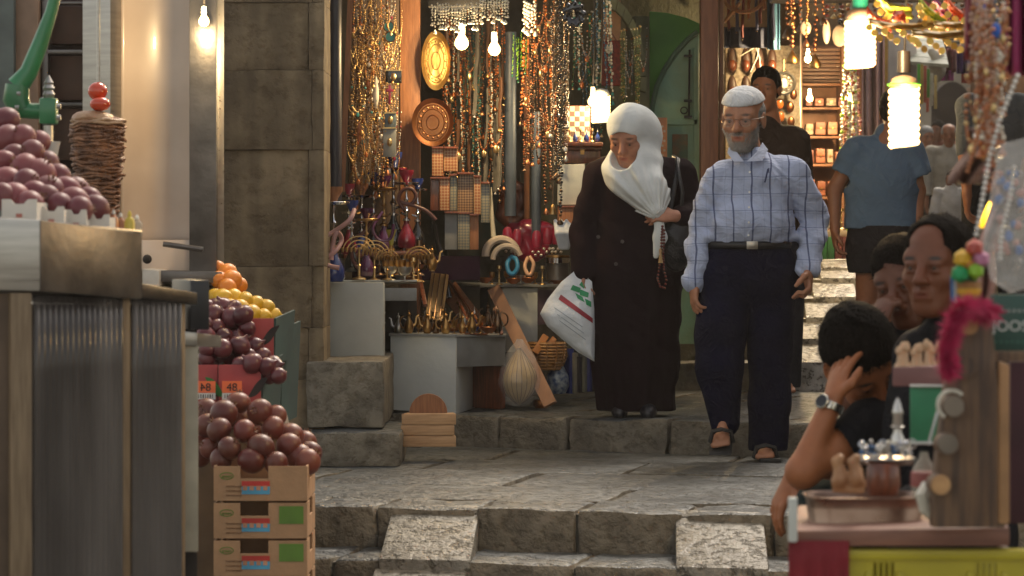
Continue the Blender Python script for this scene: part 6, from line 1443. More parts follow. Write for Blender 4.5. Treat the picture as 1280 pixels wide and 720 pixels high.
JM = [loop_mesh(.05,.16,.0042,GOLD,GOLD,.012,seed=1), loop_mesh(.04,.22,.0036,BRASS,AMB,.014,seed=2), loop_mesh(.06,.12,.005,GOLD,TEAL,.012,seed=3), loop_mesh(.035,.28,.0032,BRASS,GOLD,.010,seed=4), line_mesh(.24,.005,GOLD,BRASS,.014,seed=5), line_mesh(.18,.0065,BRASS,COPPER,.016,seed=6), loop_mesh(.05,.2,.004,SILV,PINK,.012,seed=7)]
sp = []; r0 = random.Random(11)
for y in (-14, 8, 30, 54, 78, 104, 132, 160, 186):
    for i in range(9): sp.append((441+i*6.6+r0.uniform(-2,2)+(0 if y > 60 else 2), y+r0.uniform(-9,9), 14.1-r0.uniform(0,.14), r0.choice((0,0,1,2,3,4,4,5,1,3,6 if i > 5 else 0)), r0.uniform(.7,1.15)))
JM += [loop_mesh(.05,.20,.005,BRZ,SILV,.014,seed=97), line_mesh(.26,.006,mat('dull_brown_bead', (.12,.07,.04), rough=.5),BRASS,.016,seed=98), loop_mesh(.04,.15,.006,mat('grey_pearl', (.30,.28,.25), rough=.3),SILV,.014,seed=99)]
for y in (-8, 18, 44, 70, 98, 126, 152, 176): sp += [(442+i*6.4+r0.uniform(-3,3), y+r0.uniform(-9,9), 14.18-r0.uniform(0,.1), r0.choice((7,8,9,7,8)), r0.uniform(.8,1.2)) for i in range(8)]
scatter_hang('necklace', 'necklace', 'gilt necklaces on the jewellery board', 'necklace on the tall jewellery board', JM, sp)
# framed small things on the board
for i, (x, y, w, h, m, lb) in enumerate(((486,33,12,12,TEAL,'round turquoise brooch near the top of the jewellery board'),(488,46,12,12,TEAL,'second turquoise brooch under the first'),(492,96,20,16,BLKG,'small dark framed picture on the jewellery board'),(487,118,6,24,PINK,'pink cross pendant on the jewellery board'),(488,150,14,18,mat('grey_blue_card', (.12,.16,.18), rough=.5),'grey-blue pendant card low on the board'),(487,178,16,36,mat('pale_card', (.30,.30,.27), rough=.5),'pale card with pendants low on the board'),(470,116,8,40,WHB,'long white shell pendant in the middle of the board'),(449,165,8,26,ORW,'wooden pendant at the left edge of the board'))):
    t = thing('pendant', lb, 'pendant', P(x,y+h/2,14.0)); 
    if i < 2: MB().m(m).lathe(P(x,y,14.0), [(.001,-.006),(w*.0019,-.006),(w*.0021,0),(w*.0019,.006),(.001,.006)], 16, (0,1,0)).build('disc', parent=t); MB().m(BRZ).torus(P(x,y,13.993), w*.0021, .003, (0,1,0)).build('rim', parent=t)
    elif i == 3: MB().m(m).box(P(x,y,14.0), (w*.0019, .006, h*.0039)).build('upright', parent=t, bevel=.001); MB().m(m).box(P(x,y-5,13.998), (w*.006, .0065, .014)).build('crossbar', parent=t, bevel=.001)
    elif m is WHB or m is ORW: MB().m(m).lathe(P(x,y+h/2,14.0), [(.001,0),(.006,.004),(.014,h*.0012),(.012,h*.0025),(.003,h*.0039),(.001,h*.0039)], 8, sy=.4).build('drop', parent=t)
    else: MB().m(m).box(P(x,y,14.0), (w*.0039, .008, h*.0039)).build('card', parent=t, bevel=.002); MB().m(GOLD).box(P(x,y-h*.5,13.995), (w*.0041,.012,.006)).build('frame_edge', parent=t); MB().m(GOLD).ball(P(x,y,13.99), (.012,.006,.02), 8, 6).build('pendant_stone', parent=t)
# belts and scarves between trays and pole
BM = [line_mesh(.5,.007,BRZ,COPPER,.02,seed=8), line_mesh(.42,.006,mat('teal_bead', (.03,.12,.10), rough=.4),BRASS,.016,seed=9), line_mesh(.36,.008,AMB,BRZ,.018,seed=10), line_mesh(.45,.005,WHB,AMB,.014,seed=11), loop_mesh(.05,.3,.006,BRZ,AMB,.022,seed=12), line_mesh(.30,.009,mat('brown_leather_strap', (.11,.05,.025), rough=.5),BRASS,.02,tube=True,seed=13), line_mesh(.55,.010,mat('grey_strap', (.12,.11,.09), rough=.7),SILV,.01,tube=True,seed=14), loop_mesh(.06,.22,.007,COPPER,GOLD,.025,seed=15)]
sp = []
for y in (14, 34, 56, 80, 104, 130, 150):
    for i in range(13): sp.append((556+i*6+r0.uniform(-2,2), y+r0.uniform(-10,12), 14.7-r0.uniform(0,.2), r0.randrange(8), r0.uniform(.6,1.0)))
scatter_hang('hanging_belt', 'hanging beads', 'belts and beads hung between the trays and the pole', 'beaded belt between tray and pole', BM, sp, 2)
sp = []
for y in (-14, 14, 48, 84, 120, 150):
    for i in range(7): sp.append((656+i*6.4+r0.uniform(-2,2), y+r0.uniform(-8,8), 14.35-r0.uniform(0,.15), r0.choice((0,2,4,7,7,2,0)), r0.uniform(.55,1.)))
scatter_hang('copper_strand', 'hanging beads', 'copper and amber strands right of the pole', 'coppery strand right of the pole', [BM[0], 0, BM[2], 0, BM[4], 0, 0, BM[7]], sp, 3)
DM = [line_mesh(.95,.0065,BLKG,BRZ,.02,seed=21), line_mesh(.8,.0055,BRZ,SILV,.02,seed=22)]
scatter_hang('dark_strand', 'hanging beads', 'long dark strands beside the chessboard', 'long dark strand left of the chessboard', DM, [(x, -10+r0.uniform(-5,25), 14.0+r0.uniform(-.05,.1), i % 2, r0.uniform(.85,1.)) for i, x in enumerate((690,695,700,704,708,712,698,706))], 4)
ac = thing('strand_bell', 'small brass bell ending a long cord above the white board', 'bell', P(691,268,14.0)); MB().m(BRASS).lathe(P(691,268,14.0), [(.001,0),(.020,0),(.014,.025),(.008,.045),(.001,.05)], 12).build('bell_body', parent=ac); MB().m(BRZ).tube([P(691,256,14.0), P(692,60,14.0)], .003, 5).build('cord', parent=ac)
LM = [line_mesh(.34,.006,LIME,GRNG,.012,seed=31), line_mesh(.5,.006,GRNG,GOLD,.012,seed=32), line_mesh(.42,.0065,WHB,TEAL,.012,seed=33), line_mesh(.5,.0075,mat('sequin_gold_green', (.30,.40,.16), rough=.2, metal=.7),GOLD,.012,seed=34), loop_mesh(.06,.3,.005,SILV,AMB,.02,seed=35), line_mesh(.4,.005,mat('blue_bead', (.04,.12,.20), rough=.3),SILV,.015,seed=36)]
sp = [(642+i*3.2, 44+r0.uniform(-4,4), 14.3, 0, .55) for i in range(6)]+[(716+i*4.2, r0.uniform(-10,30), 15.0-r0.uniform(0,.2), r0.choice((1,2,4,5,2,4)), r0.uniform(.8,1.1)) for i in range(12)]+[(728+i*3.4, 60+r0.uniform(-10,20), 15.2, r0.choice((1,2,5)), .8) for i in range(7)]+[(776+i*4, 34+r0.uniform(-4,6), 15.2, 3 if i in (0,1,4,5,6) else 4, r0.uniform(.6,.75)) for i in range(8)]+[(778+i*4.4, 66+r0.uniform(-4,6), 15.18, 3 if i in (0,4,5) else 5, r0.uniform(.5,.6)) for i in range(6)]
scatter_hang('glass_strand', 'hanging beads', 'green and silver strands around the bulb', 'glass bead strand near the arch lamp', LM, sp, 5)
# white bead fringe under a dark rail at the top
tag(hx((535,-30,8),(602,-30,8),13.95,13.95,.1,mat('black_cloth_roll', (.012,.011,.012), rough=.9),'dark_rail',None), 'dark cloth roll at the top carrying the white bead fringe', 'rail')
FM = [line_mesh(.10,.0065,WHB,WHB,.012,seed=41)]
scatter_hang('fringe_strand', 'bead fringe', 'white bead fringe under the dark roll', 'short white strand of the bead fringe', FM, [(540+i*3.5, 6-(i > 16)*8+r0.uniform(-2,3), 13.9, 0, r0.uniform(.7,1.1)) for i in range(28)]+[(656+i*3, 2+r0.uniform(-3,5), 14.0, 0, 1.3) for i in range(5)], 6)
bs = SDF(*box_of([P(700,0,13.9), P(734,42,13.9)], .05), .005)
for i in range(9):
    a = i*.7; bs.chain([tuple(P(717+13*math.cos(a), 18+14*math.sin(a), 13.9+.02*math.sin(i))), tuple(P(717+13*math.cos(a+2), 18+14*math.sin(a+2), 13.88)), tuple(P(716+6*math.cos(a+3.5), 20+16*math.sin(a+3.5), 13.9))], [.010,.012,.009], .004)
tag(put(bs, 'black_tassel', BLKG), 'tangled glossy black tassel ornament at the top', 'ornament')
for i, (x, y, w, h) in enumerate(((727,90,24,40),(724,92,14,24))): tag(MB().m(BRZ).torus(P(x,y,14.7), w*.002, .0022, (0,1,0), 24, 4, sz=h/w).build('wire_ring'), ('large' if i == 0 else 'small')+' dark wire ring ornament above the chessboard', 'ring', 'wire rings')
# chessboard standing on the wooden shelf
chb = thing('chessboard', 'cream and brown chessboard standing on the shelf left of the lamp', 'chessboard', P(721,177,14.6)); lm_, dm_ = mat('cream_square', (.38,.34,.27), rough=.5), mat('brown_square', (.09,.05,.035), rough=.4)
a, b = P(706,177,14.62), P(737,133,14.62); n_ = 7
MB().m(REDW).box(((a.x+b.x)/2, 14.63, (a.z+b.z)/2), (b.x-a.x+.008, .012, b.z-a.z+.008)).build('board', parent=chb)
for i in range(5):
    for k in range(n_):
        w = (b.x-a.x)/5; h = (b.z-a.z)/n_; MB().m(lm_ if (i+k) % 2 else dm_).box((a.x+w*(i+.5), 14.622, a.z+h*(k+.5)), (w-.0005, .004, h-.0005)).build('square', parent=chb)
tag(hx((704,178,182),(754,178,183),14.4,14.4,.25,REDW,'shelf',None), 'brown shelf under the chessboard', 'shelf')
ch = thing('wooden_chest', 'small red-brown wooden chest under the chessboard shelf', 'chest', P(728,204,14.5)); hx((706,188,204),(751,188,204),14.5,14.5,.2,REDW,'chest_body',ch); hx((705,183,187.6),(752,183,187.6),14.49,14.49,.22,REDW,'lid',ch); MB().m(BRASS).box(P(728,190,14.485), (.02,.008,.025)).build('clasp', parent=ch)
for i in range(6): place(pf if i % 2 else cs, 712+i*7, 177, 14.5, '%s, %s in front of the chessboard' % ('glass bottle' if i % 2 else 'small candlestick', words_at(i, 0)), .55, group='small things on the chessboard shelf')
tag(hx((697,206,256),(731,205,256),14.3,14.3,.02,OFFW,'white_board',None), 'white board standing upright beside the robe', 'board')
bx = thing('tan_case', 'orange-tan case supporting the white board', 'case', P(714,300,14.3)); hx((698,257,300),(732,257,300),14.25,14.25,.3,ORW,'case_body',bx); hx((698,257,260),(732,257,260),14.24,14.24,.3,REDW,'case_rim',bx)
wl_ = SDF(*box_of([P(690,275,14.0), P(715,315,14.0)], .06), .006)
for i in range(6): wl_.chain([tuple(P(694+i*3.5,276+(i % 2)*4,14.0)), tuple(P(697+i*3,292,13.97)), tuple(P(700+i*2,310,13.98))], [.010,.014,.009], .006)
tag(put(wl_, 'white_ribbons', mat('satin_white', (.55,.58,.62), rough=.3)), 'bunch of white satin ribbons behind the crimson bag', 'ribbons')
# arch, red carpet bag, green doors, brown post, lattice panel
ar = thing('stone_arch', 'greenish stone arch above the beaded curtain', 'arch', P(780,200,15.5)); am = mat('arch_stone', (.16,.17,.10), rough=.8, c2=(.09,.10,.06), scale=8)
for i in range(9):
    a0, a1 = R(-8+i*11), R(-8+(i+1)*11-.8); cc = P(752,100,15.4); r1, r2 = .26, .225
    vs = [cc+V((r*math.cos(a)*.92, dy, r*math.sin(a)*1.75)) for dy in (0, .15) for r, a in ((r2,a0),(r1,a0),(r1,a1),(r2,a1))]
    MB().m(am).hull8([vs[0],vs[1],vs[5],vs[4],vs[3],vs[2],vs[6],vs[7]]).build('arch_stone', parent=ar)
tag(hx((795,20,420),(812,20,420),15.7,15.75,.1,am,'stone_jamb',None), 'greenish stone jamb left of the green door', 'jamb')
rc = thing('carpet_bag', 'red woven carpet bag with white tag hanging in the arch', 'bag', P(764,108,15.3)); cb = MB().m(mat('red_kilim', (.22,.035,.025), rough=.9, c2=(.08,.02,.02), scale=60, bump=.3)); cb.box(P(764,79,15.3), (.105,.03,.24)); cb.build('bag_body', parent=rc, bevel=.012); MB().m(WHB).box(P(762,61,15.27), (.034,.006,.045)).build('tag', parent=rc, bevel=.008); MB().m(REDW).tube([P(757,52,15.3), P(762,36,15.3), P(771,52,15.3)], .005, 6).build('strap', parent=rc)
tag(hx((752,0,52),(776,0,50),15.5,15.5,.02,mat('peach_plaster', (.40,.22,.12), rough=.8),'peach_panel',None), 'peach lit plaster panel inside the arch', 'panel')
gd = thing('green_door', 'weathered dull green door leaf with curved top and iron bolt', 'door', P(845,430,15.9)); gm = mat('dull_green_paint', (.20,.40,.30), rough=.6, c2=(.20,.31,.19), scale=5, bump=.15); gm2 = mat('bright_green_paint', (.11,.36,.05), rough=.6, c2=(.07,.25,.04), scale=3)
out = [P(815,430,15.9), P(874,430,15.9), P(874,42,15.9), P(862,50,15.9), P(846,66,15.9), P(833,86,15.9), P(823,108,15.9), P(816,135,15.9)]
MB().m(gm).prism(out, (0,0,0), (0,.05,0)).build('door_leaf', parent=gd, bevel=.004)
cur = [P(872,40,15.88), P(860,49,15.88), P(845,65,15.88), P(831,86,15.88), P(821,108,15.88), P(815,135,15.88), P(814,170,15.88)]
MB().m(mat('green_door_trim', (.10,.20,.13), rough=.5)).tube(cur, .014, 8).build('edge_molding', parent=gd)
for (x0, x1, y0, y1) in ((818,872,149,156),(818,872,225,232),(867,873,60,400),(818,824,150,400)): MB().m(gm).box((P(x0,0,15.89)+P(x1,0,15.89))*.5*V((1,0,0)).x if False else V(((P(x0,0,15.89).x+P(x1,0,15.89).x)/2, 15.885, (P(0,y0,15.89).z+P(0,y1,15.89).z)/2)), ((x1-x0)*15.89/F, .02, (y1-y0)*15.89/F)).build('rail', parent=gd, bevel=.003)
iron = mat('black_iron', (.02,.022,.02), rough=.5, metal=.5)
MB().m(iron).tube([P(862,62,15.86), P(861,148,15.86)], .006, 6).build('bolt_rod', parent=gd)
for y in (70, 126, 146): MB().m(iron).box(P(860,y,15.855), (.045,.02,.014)).build('bolt_bracket', parent=gd, bevel=.002)
MB().m(iron).torus(P(855,138,15.85), .018, .004, (0,1,0)).build('handle', parent=gd)
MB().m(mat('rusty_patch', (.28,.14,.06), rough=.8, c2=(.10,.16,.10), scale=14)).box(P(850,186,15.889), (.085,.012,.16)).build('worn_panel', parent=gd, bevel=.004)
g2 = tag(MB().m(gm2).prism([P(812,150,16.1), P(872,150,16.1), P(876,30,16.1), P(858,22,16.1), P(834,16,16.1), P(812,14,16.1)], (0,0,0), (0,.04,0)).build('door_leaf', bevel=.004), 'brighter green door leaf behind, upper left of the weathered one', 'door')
tag(hx((876,-60,430),(898,-60,430),15.6,15.6,.12,mat('reddish_post_wood', (.22,.085,.035), rough=.5, c2=(.15,.05,.02), scale=16, stretch=(5,5,.4)),'wooden_post',None), 'tall red-brown wooden post right of the green door', 'post')
tag(hx((899,-60,380),(905,-60,380),15.7,15.7,.1,ORW,'wooden_strip',None), 'thin lighter wood strip right of the tall red-brown post', 'strip')
la = thing('lattice_panel', 'orange-brown lattice panel with round pale holes beside the headscarf', 'lattice', P(817,197,15.6)); hx((803,147,230),(834,147,230),15.6,15.6,.03,mat('lattice_orange_wood', (.36,.14,.05), rough=.5),'panel_board',la)
for i in range(5):
    for k in range(9): MB().m(lm_).lathe(P(808+i*5+(k % 2)*2.5, 158+k*6, 15.594), [(.001,-.002),(.0065,-.002),(.0065,.002),(.001,.002)], 8, (0,1,0)).build('pale_inlay', parent=la)
st_ = thing('striped_game_case', 'red-brown case with pointed yellow triangles standing on the steps', 'backgammon board', P(856,422,16.3)); hx((844,325,420),(868,325,420),16.25,16.3,.06,REDW,'case_body',st_)
for i in range(3):
    x = 846+i*8; a, b, c_ = P(x,419,16.24), P(x+5,419,16.24), P(x+2.5,340+i*8,16.26); MB().m(mat('yellow_inlay', (.50,.34,.10), rough=.4)).prism([a, b, c_], (0,-.003,0), (0,.001,0)).build('triangle', parent=st_)
# ---------------------------------------------------------------- right: bric-a-brac stall
DW = mat('weathered_plank_wood', (.17,.095,.05), rough=.6, scale=14, stretch=(5,5,.5), c2=(.075,.045,.03), bump=.2); LWD = mat('pale_end_grain', (.48,.27,.11), rough=.6, scale=30, c2=(.36,.19,.08))
st = thing('stall_table', 'red-brown board table of the bric-a-brac stall over the yellow crate', 'table', P(1130, 800, 5.9))
hx((990,663,683), (1262,659,683), 5.75, 5.7, .55, mat('redbrown_table_board', (.27,.12,.075), rough=.5, scale=10, stretch=(.6,4,4), c2=(.18,.075,.05), bump=.1), 'table_top', st, bevel=.006)
for x, d in ((1000,5.9),(1250,5.9)): hx((x,684,930),(x+12,684,930),d,d,.05,DW,'leg',st)
rc_ = MB().m(mat('red_stall_cloth', (.19,.012,.018), rough=.85)); a0, b0 = P(986,676,5.735), P(1064,684,5.70); zb_ = P(0,900,5.73).z
rc_.grid(lambda u, v: V((a0.x+(b0.x-a0.x)*u, a0.y+.02*math.sin(u*22)*v, a0.z+(zb_-a0.z)*v)), 40, 8); tag(rc_.build('red_cloth', solid=.003, smooth=80), 'dark red cloth hanging from the left end of the stall table', 'cloth')
cr = thing('plastic_crate', 'yellow plastic crate with narrow slots under the stall table', 'crate', P(1170, 800, 5.8)); YC = mat('yellow_crate_plastic', (.48,.40,.02), rough=.4, var=.06)
a, b = P(1060,800,5.76), P(1300,686,5.76); W_ = b.x-a.x
def px2(x, y): return P(x, y, 5.76)
slots = [(1092+i*7.2, 1096.5+i*7.2) for i in range(4)]+[(1220+i*7.2, 1224.5+i*7.2) for i in range(4)]
ff = MB().m(YC); xs_ = [1060]+[q for s_ in slots for q in s_]+[1300]; zt_, zs, ze = px2(0,686).z, px2(0,704).z, px2(0,742).z; zz = a.z
ff.box(((a.x+b.x)/2, 5.77, (zt_+zs)/2), (W_, .012, zt_-zs-.0004)); ff.box(((a.x+b.x)/2, 5.77, (zz+ze)/2), (W_, .012, ze-zz-.0004))
for i in range(0, len(xs_), 2): xa, xb = px2(xs_[i],0).x, px2(xs_[i+1],0).x; ff.box(((xa+xb)/2, 5.77, (zs+ze)/2), (xb-xa, .012, zs-ze))
ff.build('front_wall', parent=cr)
MB().m(YC).box(((a.x+b.x)/2, 5.762, px2(0,693).z), (W_+.01, .022, .02)).build('rim', parent=cr, bevel=.004)
for x in (1085,1125,1212,1256): MB().m(YC).box((px2(x,0).x, 5.760, (zt_+zz)/2-.02), (.009, .014, zt_-zz-.05)).build('rib', parent=cr, bevel=.002)
hx((1061,690,800),(1299,690,800),6.1,6.1,.01,YC,'back_wall',cr); MB().m(YC).box((a.x+.008, 5.95, (zt_+zz)/2), (.012,.3,zt_-zz)).build('side_wall', parent=cr)
tag(hx((986,622,678),(997,622,678),5.72,5.72,.02,OFFW,'white_strip',None), 'short white upright strip at the left corner of the stall table', 'strip')
# the tin tray
ty = thing('metal_tray', 'deep oblong tin tray with rolled rim on the stall table', 'tray', P(1080,664,5.85)); tin = mat('tarnished_tin', (.42,.30,.24), rough=.3, metal=.85, c2=(.25,.16,.12), scale=9, vrough=.1)
c = P(1080,662,5.95); L_, Wd = .122, .09
def tr(u, v):
    a = u*2*math.pi; s_ = [(.90,0),(.93,.30),(.92,.34),(.95,.62),(.94,.66),(.97,.92),(1.0,.97),(1.015,1.0),(.98,1.01),(.95,.97),(.90,.30),(.86,.06),(.01,.05)][int(round(v*12))]
    e = .55; cx2, sx2 = math.cos(a), math.sin(a); x = abs(cx2)**e*(1 if cx2 > 0 else -1); y = abs(sx2)**e*(1 if sx2 > 0 else -1)
    return c+V((x*L_*s_[0], y*Wd*s_[0], s_[1]*.072))
MB().m(tin).grid(tr, 48, 12, True).build('tray_body', parent=ty, smooth=45)
# carved camels
sd2 = SDF(*box_of([P(1040,615,5.85), P(1082,570,5.85)], .06), .0035); g_ = lambda x, y, dy=0: tuple(P(x, y, 5.85+dy))
for sx, ox in ((1,0),(1,20)):
    x = 1048+ox; sd2.chain([g_(x,600), g_(x+2,588), g_(x-2,578), g_(x+3,572)], [.013,.011,.009,.008], .006); sd2.ell(g_(x+3,598), (.015,.02,.017), None, .008)
    for q in (-5, 1, 6, 11): sd2.cap(g_(x+q,602), g_(x+q,614), .006, .005, .004)
    for q in range(4): sd2.ell(g_(x-5+q*2.5,575+q*9), (.006,.006,.005), None, .003)
sd2.warp(folds(.0012, 180, (.8,.5,.9), 2))
tag(put(sd2, 'carved_camels', mat('carved_olive_wood', (.50,.26,.12), rough=.5, c2=(.34,.16,.07), scale=25)), 'pair of pale carved wooden animals standing in front of the tray', 'carving')
tag(MB().m(REDW).lathe(P(1104,618,5.95), [(.001,0),(.03,0),(.036,.02),(.034,.055),(.028,.065),(.001,.066)], 20).build('wooden_pot'), 'glossy red-brown pot behind the carved animals', 'pot')
# silver jewellery heap on a small plate, minaret bottle
hp = MB(); r1 = random.Random(9)
for i in range(70):
    x, y = 1076+r1.random()*64, 552+r1.random()*24; hp.m([SILV, CHR, mat('blue_enamel', (.05,.15,.35), rough=.3), SILV, WHB][i % 5]); p_ = P(x, y, 5.95+r1.uniform(-.02,.03))
    if i % 3: hp.ball(p_, r1.uniform(.003,.006), 7, 5)
    else: hp.torus(p_, r1.uniform(.006,.010), .0016, (r1.uniform(-1,1), -1, r1.uniform(-1,1)), 12, 4)
o = hp.build('silver_jewellery'); tag(o, 'heap of silver and blue rings and beads on a dish behind the tray', 'jewellery', kind='stuff')
tag(MB().m(STEEL).lathe(P(1108,580,5.98), [(.001,0),(.045,0),(.06,.012),(.058,.014),(.001,.004)], 24).build('dish'), 'flat steel dish under the silver jewellery', 'dish')
vessel('silver_minaret', 'slim silver minaret shaped bottle above the jewellery heap', 'bottle', [('bottle_body', SILV, [(.001,0),(.014,0),(.013,.01),(.008,.02),(.010,.03),(.010,.055),(.012,.06),(.010,.066),(.007,.078),(.002,.09)]), ('shoulder_ring', SILV, [(.008,.028),(.015,.031),(.008,.034)])], P(1122,552,6.0))
leaning('silver_rod', 'thin silver rod leaning over the green panel', 'rod', (1160,556,5.9), (1176,500,5.95), .005, .004, SILV)
lb_ = [vessel('glass_bottle', 'clear glass bottle with faded red label at the foot of the plank', 'bottle', [('bottle_body', tr_, [(.001,0),(.024,0),(.026,.03),(.022,.06),(.009,.08),(.008,.09),(.001,.09)]), ('label', mat('faded_red_label', (.30,.09,.08), rough=.6), [(.0255,.022),(.0270,.025),(.0262,.05),(.0235,.052)])], P(1155,622,5.75))]
tag(MB().m(WHB).tube([P(1158,606,5.68), P(1152,620,5.66), P(1156,636,5.66), P(1166,648,5.67)], [.010,.013,.012,.008], 8).build('white_cloth_roll'), 'crumpled white and blue cloth roll beside the lowest peg', 'cloth')
# green panel, mauve shelf with chess pieces
gp_ = thing('green_sheet', 'bright green board with white edges behind the stall', 'board', P(1165,553,6.15)); hx((1138,484,552),(1196,484,552),6.15,6.15,.01,mat('bright_green_board', (.03,.22,.10), rough=.5),'board_sheet',gp_); hx((1136,552,556),(1196,552,556),6.14,6.14,.015,OFFW,'edge_strip',gp_); hx((1138,481,484),(1190,481,484),6.14,6.14,.015,OFFW,'edge_strip',gp_)
sh_ = thing('mauve_shelf', 'mauve-brown shelf board carrying the chess pieces', 'shelf', P(1155,483,6.2)); hx((1115,459,483),(1196,457,483),6.2,6.15,.22,mat('mauve_brown_board', (.20,.085,.08), rough=.55),'shelf_board',sh_)
for x, y1, hgt, k in ((1124,459,.045,0),(1133,459,.055,1),(1142,459,.040,0),(1150,459,.052,1),(1158,459,.060,2),(1166,458,.044,0),(1174,458,.056,1),(1129,456,.05,2),(1146,456,.045,1),(1162,456,.05,0)):
    m = mat('boxwood_piece', (.60,.38,.22), rough=.35); i_ = ['pawn', 'bishop', 'king'][k]
    prof = [(.001,0),(.010,0),(.010,.005),(.005,.012),(.004,hgt*.6),(.008,hgt*.68),(.008,hgt*.85),(.003,hgt),(.001,hgt)]
    ci = globals().get('ci', -1)+1; tag(MB().m(m).lathe(P(x, y1, 6.22+(459-y1)*.02), prof, 12).build('chess_piece'), ('pale boxwood %s, %s from left in the %s rank on the mauve shelf' % (['pawn','bishop','king'][k], ordn(ci if ci < 7 else ci-7), 'front' if ci < 7 else 'rear')), 'chess piece', 'chess pieces on the mauve shelf')
# the peg plank
pl = thing('peg_plank', 'leaning weathered plank with five round pegs at the right of the stall', 'plank', P(1215,660,5.6)); d = 5.62
out = [P(1165,660,d), P(1258,660,d), P(1256,600,d), P(1250,520,d), P(1244,440,d), P(1238,384,d), P(1222,376,d), P(1206,384,d), P(1196,420,d), P(1184,470,d), P(1176,530,d), P(1168,600,d)]
MB().m(DW).prism(out, (0,0,0), (0,.05,0)).build('plank_board', parent=pl, bevel=.006)
for x, y, m, rr2 in ((1211,406,LWD,13.5),(1203,458,DW,14.5),(1192,508,mat('grey_end_grain', (.19,.15,.11), rough=.5),14),(1185,555,MATS['grey_end_grain'],13.5),(1176,606,LWD,13.5)):
    pg = MB().m(DW).lathe(P(x,y,d-.05), [(.001,-.05),(rr2*d/F*.96,-.05),(rr2*d/F,.0),(rr2*d/F,.003),(.001,.003)], 20, (.05,-1,.03)).build('peg', parent=pl)
    MB().m(m).lathe(P(x,y,d-.054), [(.001,0),(rr2*d/F*.93,0),(rr2*d/F*.9,.003),(.001,.0035)], 20, (.05,-1,.03)).build('peg_face', parent=pg)
tag(MB().m(WHB).torus(P(1190,506,d-.05), .027, .004, (.05,-1,.03), 20, 5, .8, 4.2).build('paper_ring'), 'white paper band round the middle peg', 'band')
tag(hx((1250,452,655),(1262,456,655),5.55,5.55,.03,mat('tan_batten', (.36,.19,.08), rough=.6),'batten',None), 'thin tan batten standing right of the peg plank', 'batten')
tag(hx((1263,452,655),(1300,452,655),5.9,5.9,.03,mat('maroon_board', (.05,.012,.018), rough=.7),'maroon_board',None), 'dark maroon board at the right edge behind the batten', 'board')
# pink feather boa
fb = MB().m(mat('pink_feather', (.62,.02,.11), rough=.7, c2=(.40,.01,.07), scale=30)); r2 = random.Random(4)
spine = [P(1238,392,5.55), P(1222,382,5.53), P(1204,384,5.5), P(1190,400,5.5), P(1184,425,5.5), P(1182,448,5.5), P(1188,466,5.5)]
for i in range(3000):
    q = r2.random()*(len(spine)-1.001); k = int(q); c0 = spine[k].lerp(spine[k+1], q-k); dr = V((r2.gauss(0,1), r2.gauss(0,1), r2.gauss(0,1)-.3)).normalized(); ln = r2.uniform(.018,.042)*(1-.2*q/6); w = dr.orthogonal().normalized()*.0012
    fb.add([c0-w, c0+w, c0+dr*ln*.6+w*1.3+V((0,0,-.001)), c0+dr*ln+V((0,0,-.004))], [(0,1,2),(0,2,3)])
tag(fb.build('feather_boa', smooth=0), 'hot pink feather boa draped over the top of the peg plank', 'feather boa')
# cup of coloured flower pens
cu = thing('wicker_cup', 'small tan wicker cup between the sitter and the peg plank', 'cup', P(1211,378,5.6)); MB().m(wick).lathe(P(1211,378,5.6), [(.001,0),(.018,0),(.025,.040),(.023,.040),(.001,.01)], 18).build('cup_body', parent=cu); MB().m(mat('yellow_stripe', (.6,.33,.03), rough=.5)).lathe(P(1211,378,5.6)+V((0,0,.014)), [(.0205,0),(.0235,.003),(.0245,.012),(.0225,.013)], 18).build('cup_band', parent=cu)
for x, y, cl, nm in ((1218,310,(.42,.07,.05),'red'),(1203,323,(.62,.36,.02),'yellow'),(1226,324,(.45,.17,.28),'pink'),(1200,342,(.01,.28,.09),'green'),(1219,338,(.25,.48,.03),'lime'),(1211,330,(.55,.2,.04),'orange')):
    t = thing('flower_pen', '%s ball topped pen in the wicker cup' % nm, 'pen', P(1211,372,5.6), 'ball topped pens in the wicker cup'); mb = MB().m(mat('pen_ball_'+nm, cl, rough=.5)); c = P(x,y,5.58)
    bm_ = bmesh.new(); bmesh.ops.create_icosphere(bm_, subdivisions=1, radius=.019 if nm != 'orange' else .013); mb.add([c+v.co for v in bm_.verts], [[v.index for v in f.verts] for f in bm_.faces]); bm_.free(); mb.build('pen_ball', parent=t, smooth=20)
    MB().m(GRNG).tube([c, P(1211+(x-1211)*.3,366,5.6)], .003, 6).build('pen_stick', parent=t)
for i, cl in enumerate(((.03,.15,.4),(.5,.5,.5),(.02,.08,.25))): tag(MB().m(mat('candy_pen_%d' % i, cl, rough=.4)).tube([P(1191+i*3.4,378,5.6), P(1190+i*3.8,345+i*3,5.6)], .0035, 6).build('pen'), ['blue pen left of the wicker cup', 'white pen between two blue pens left of the cup', 'dark blue pen touching the wicker cup'][i], 'pen', 'pens beside the wicker cup')
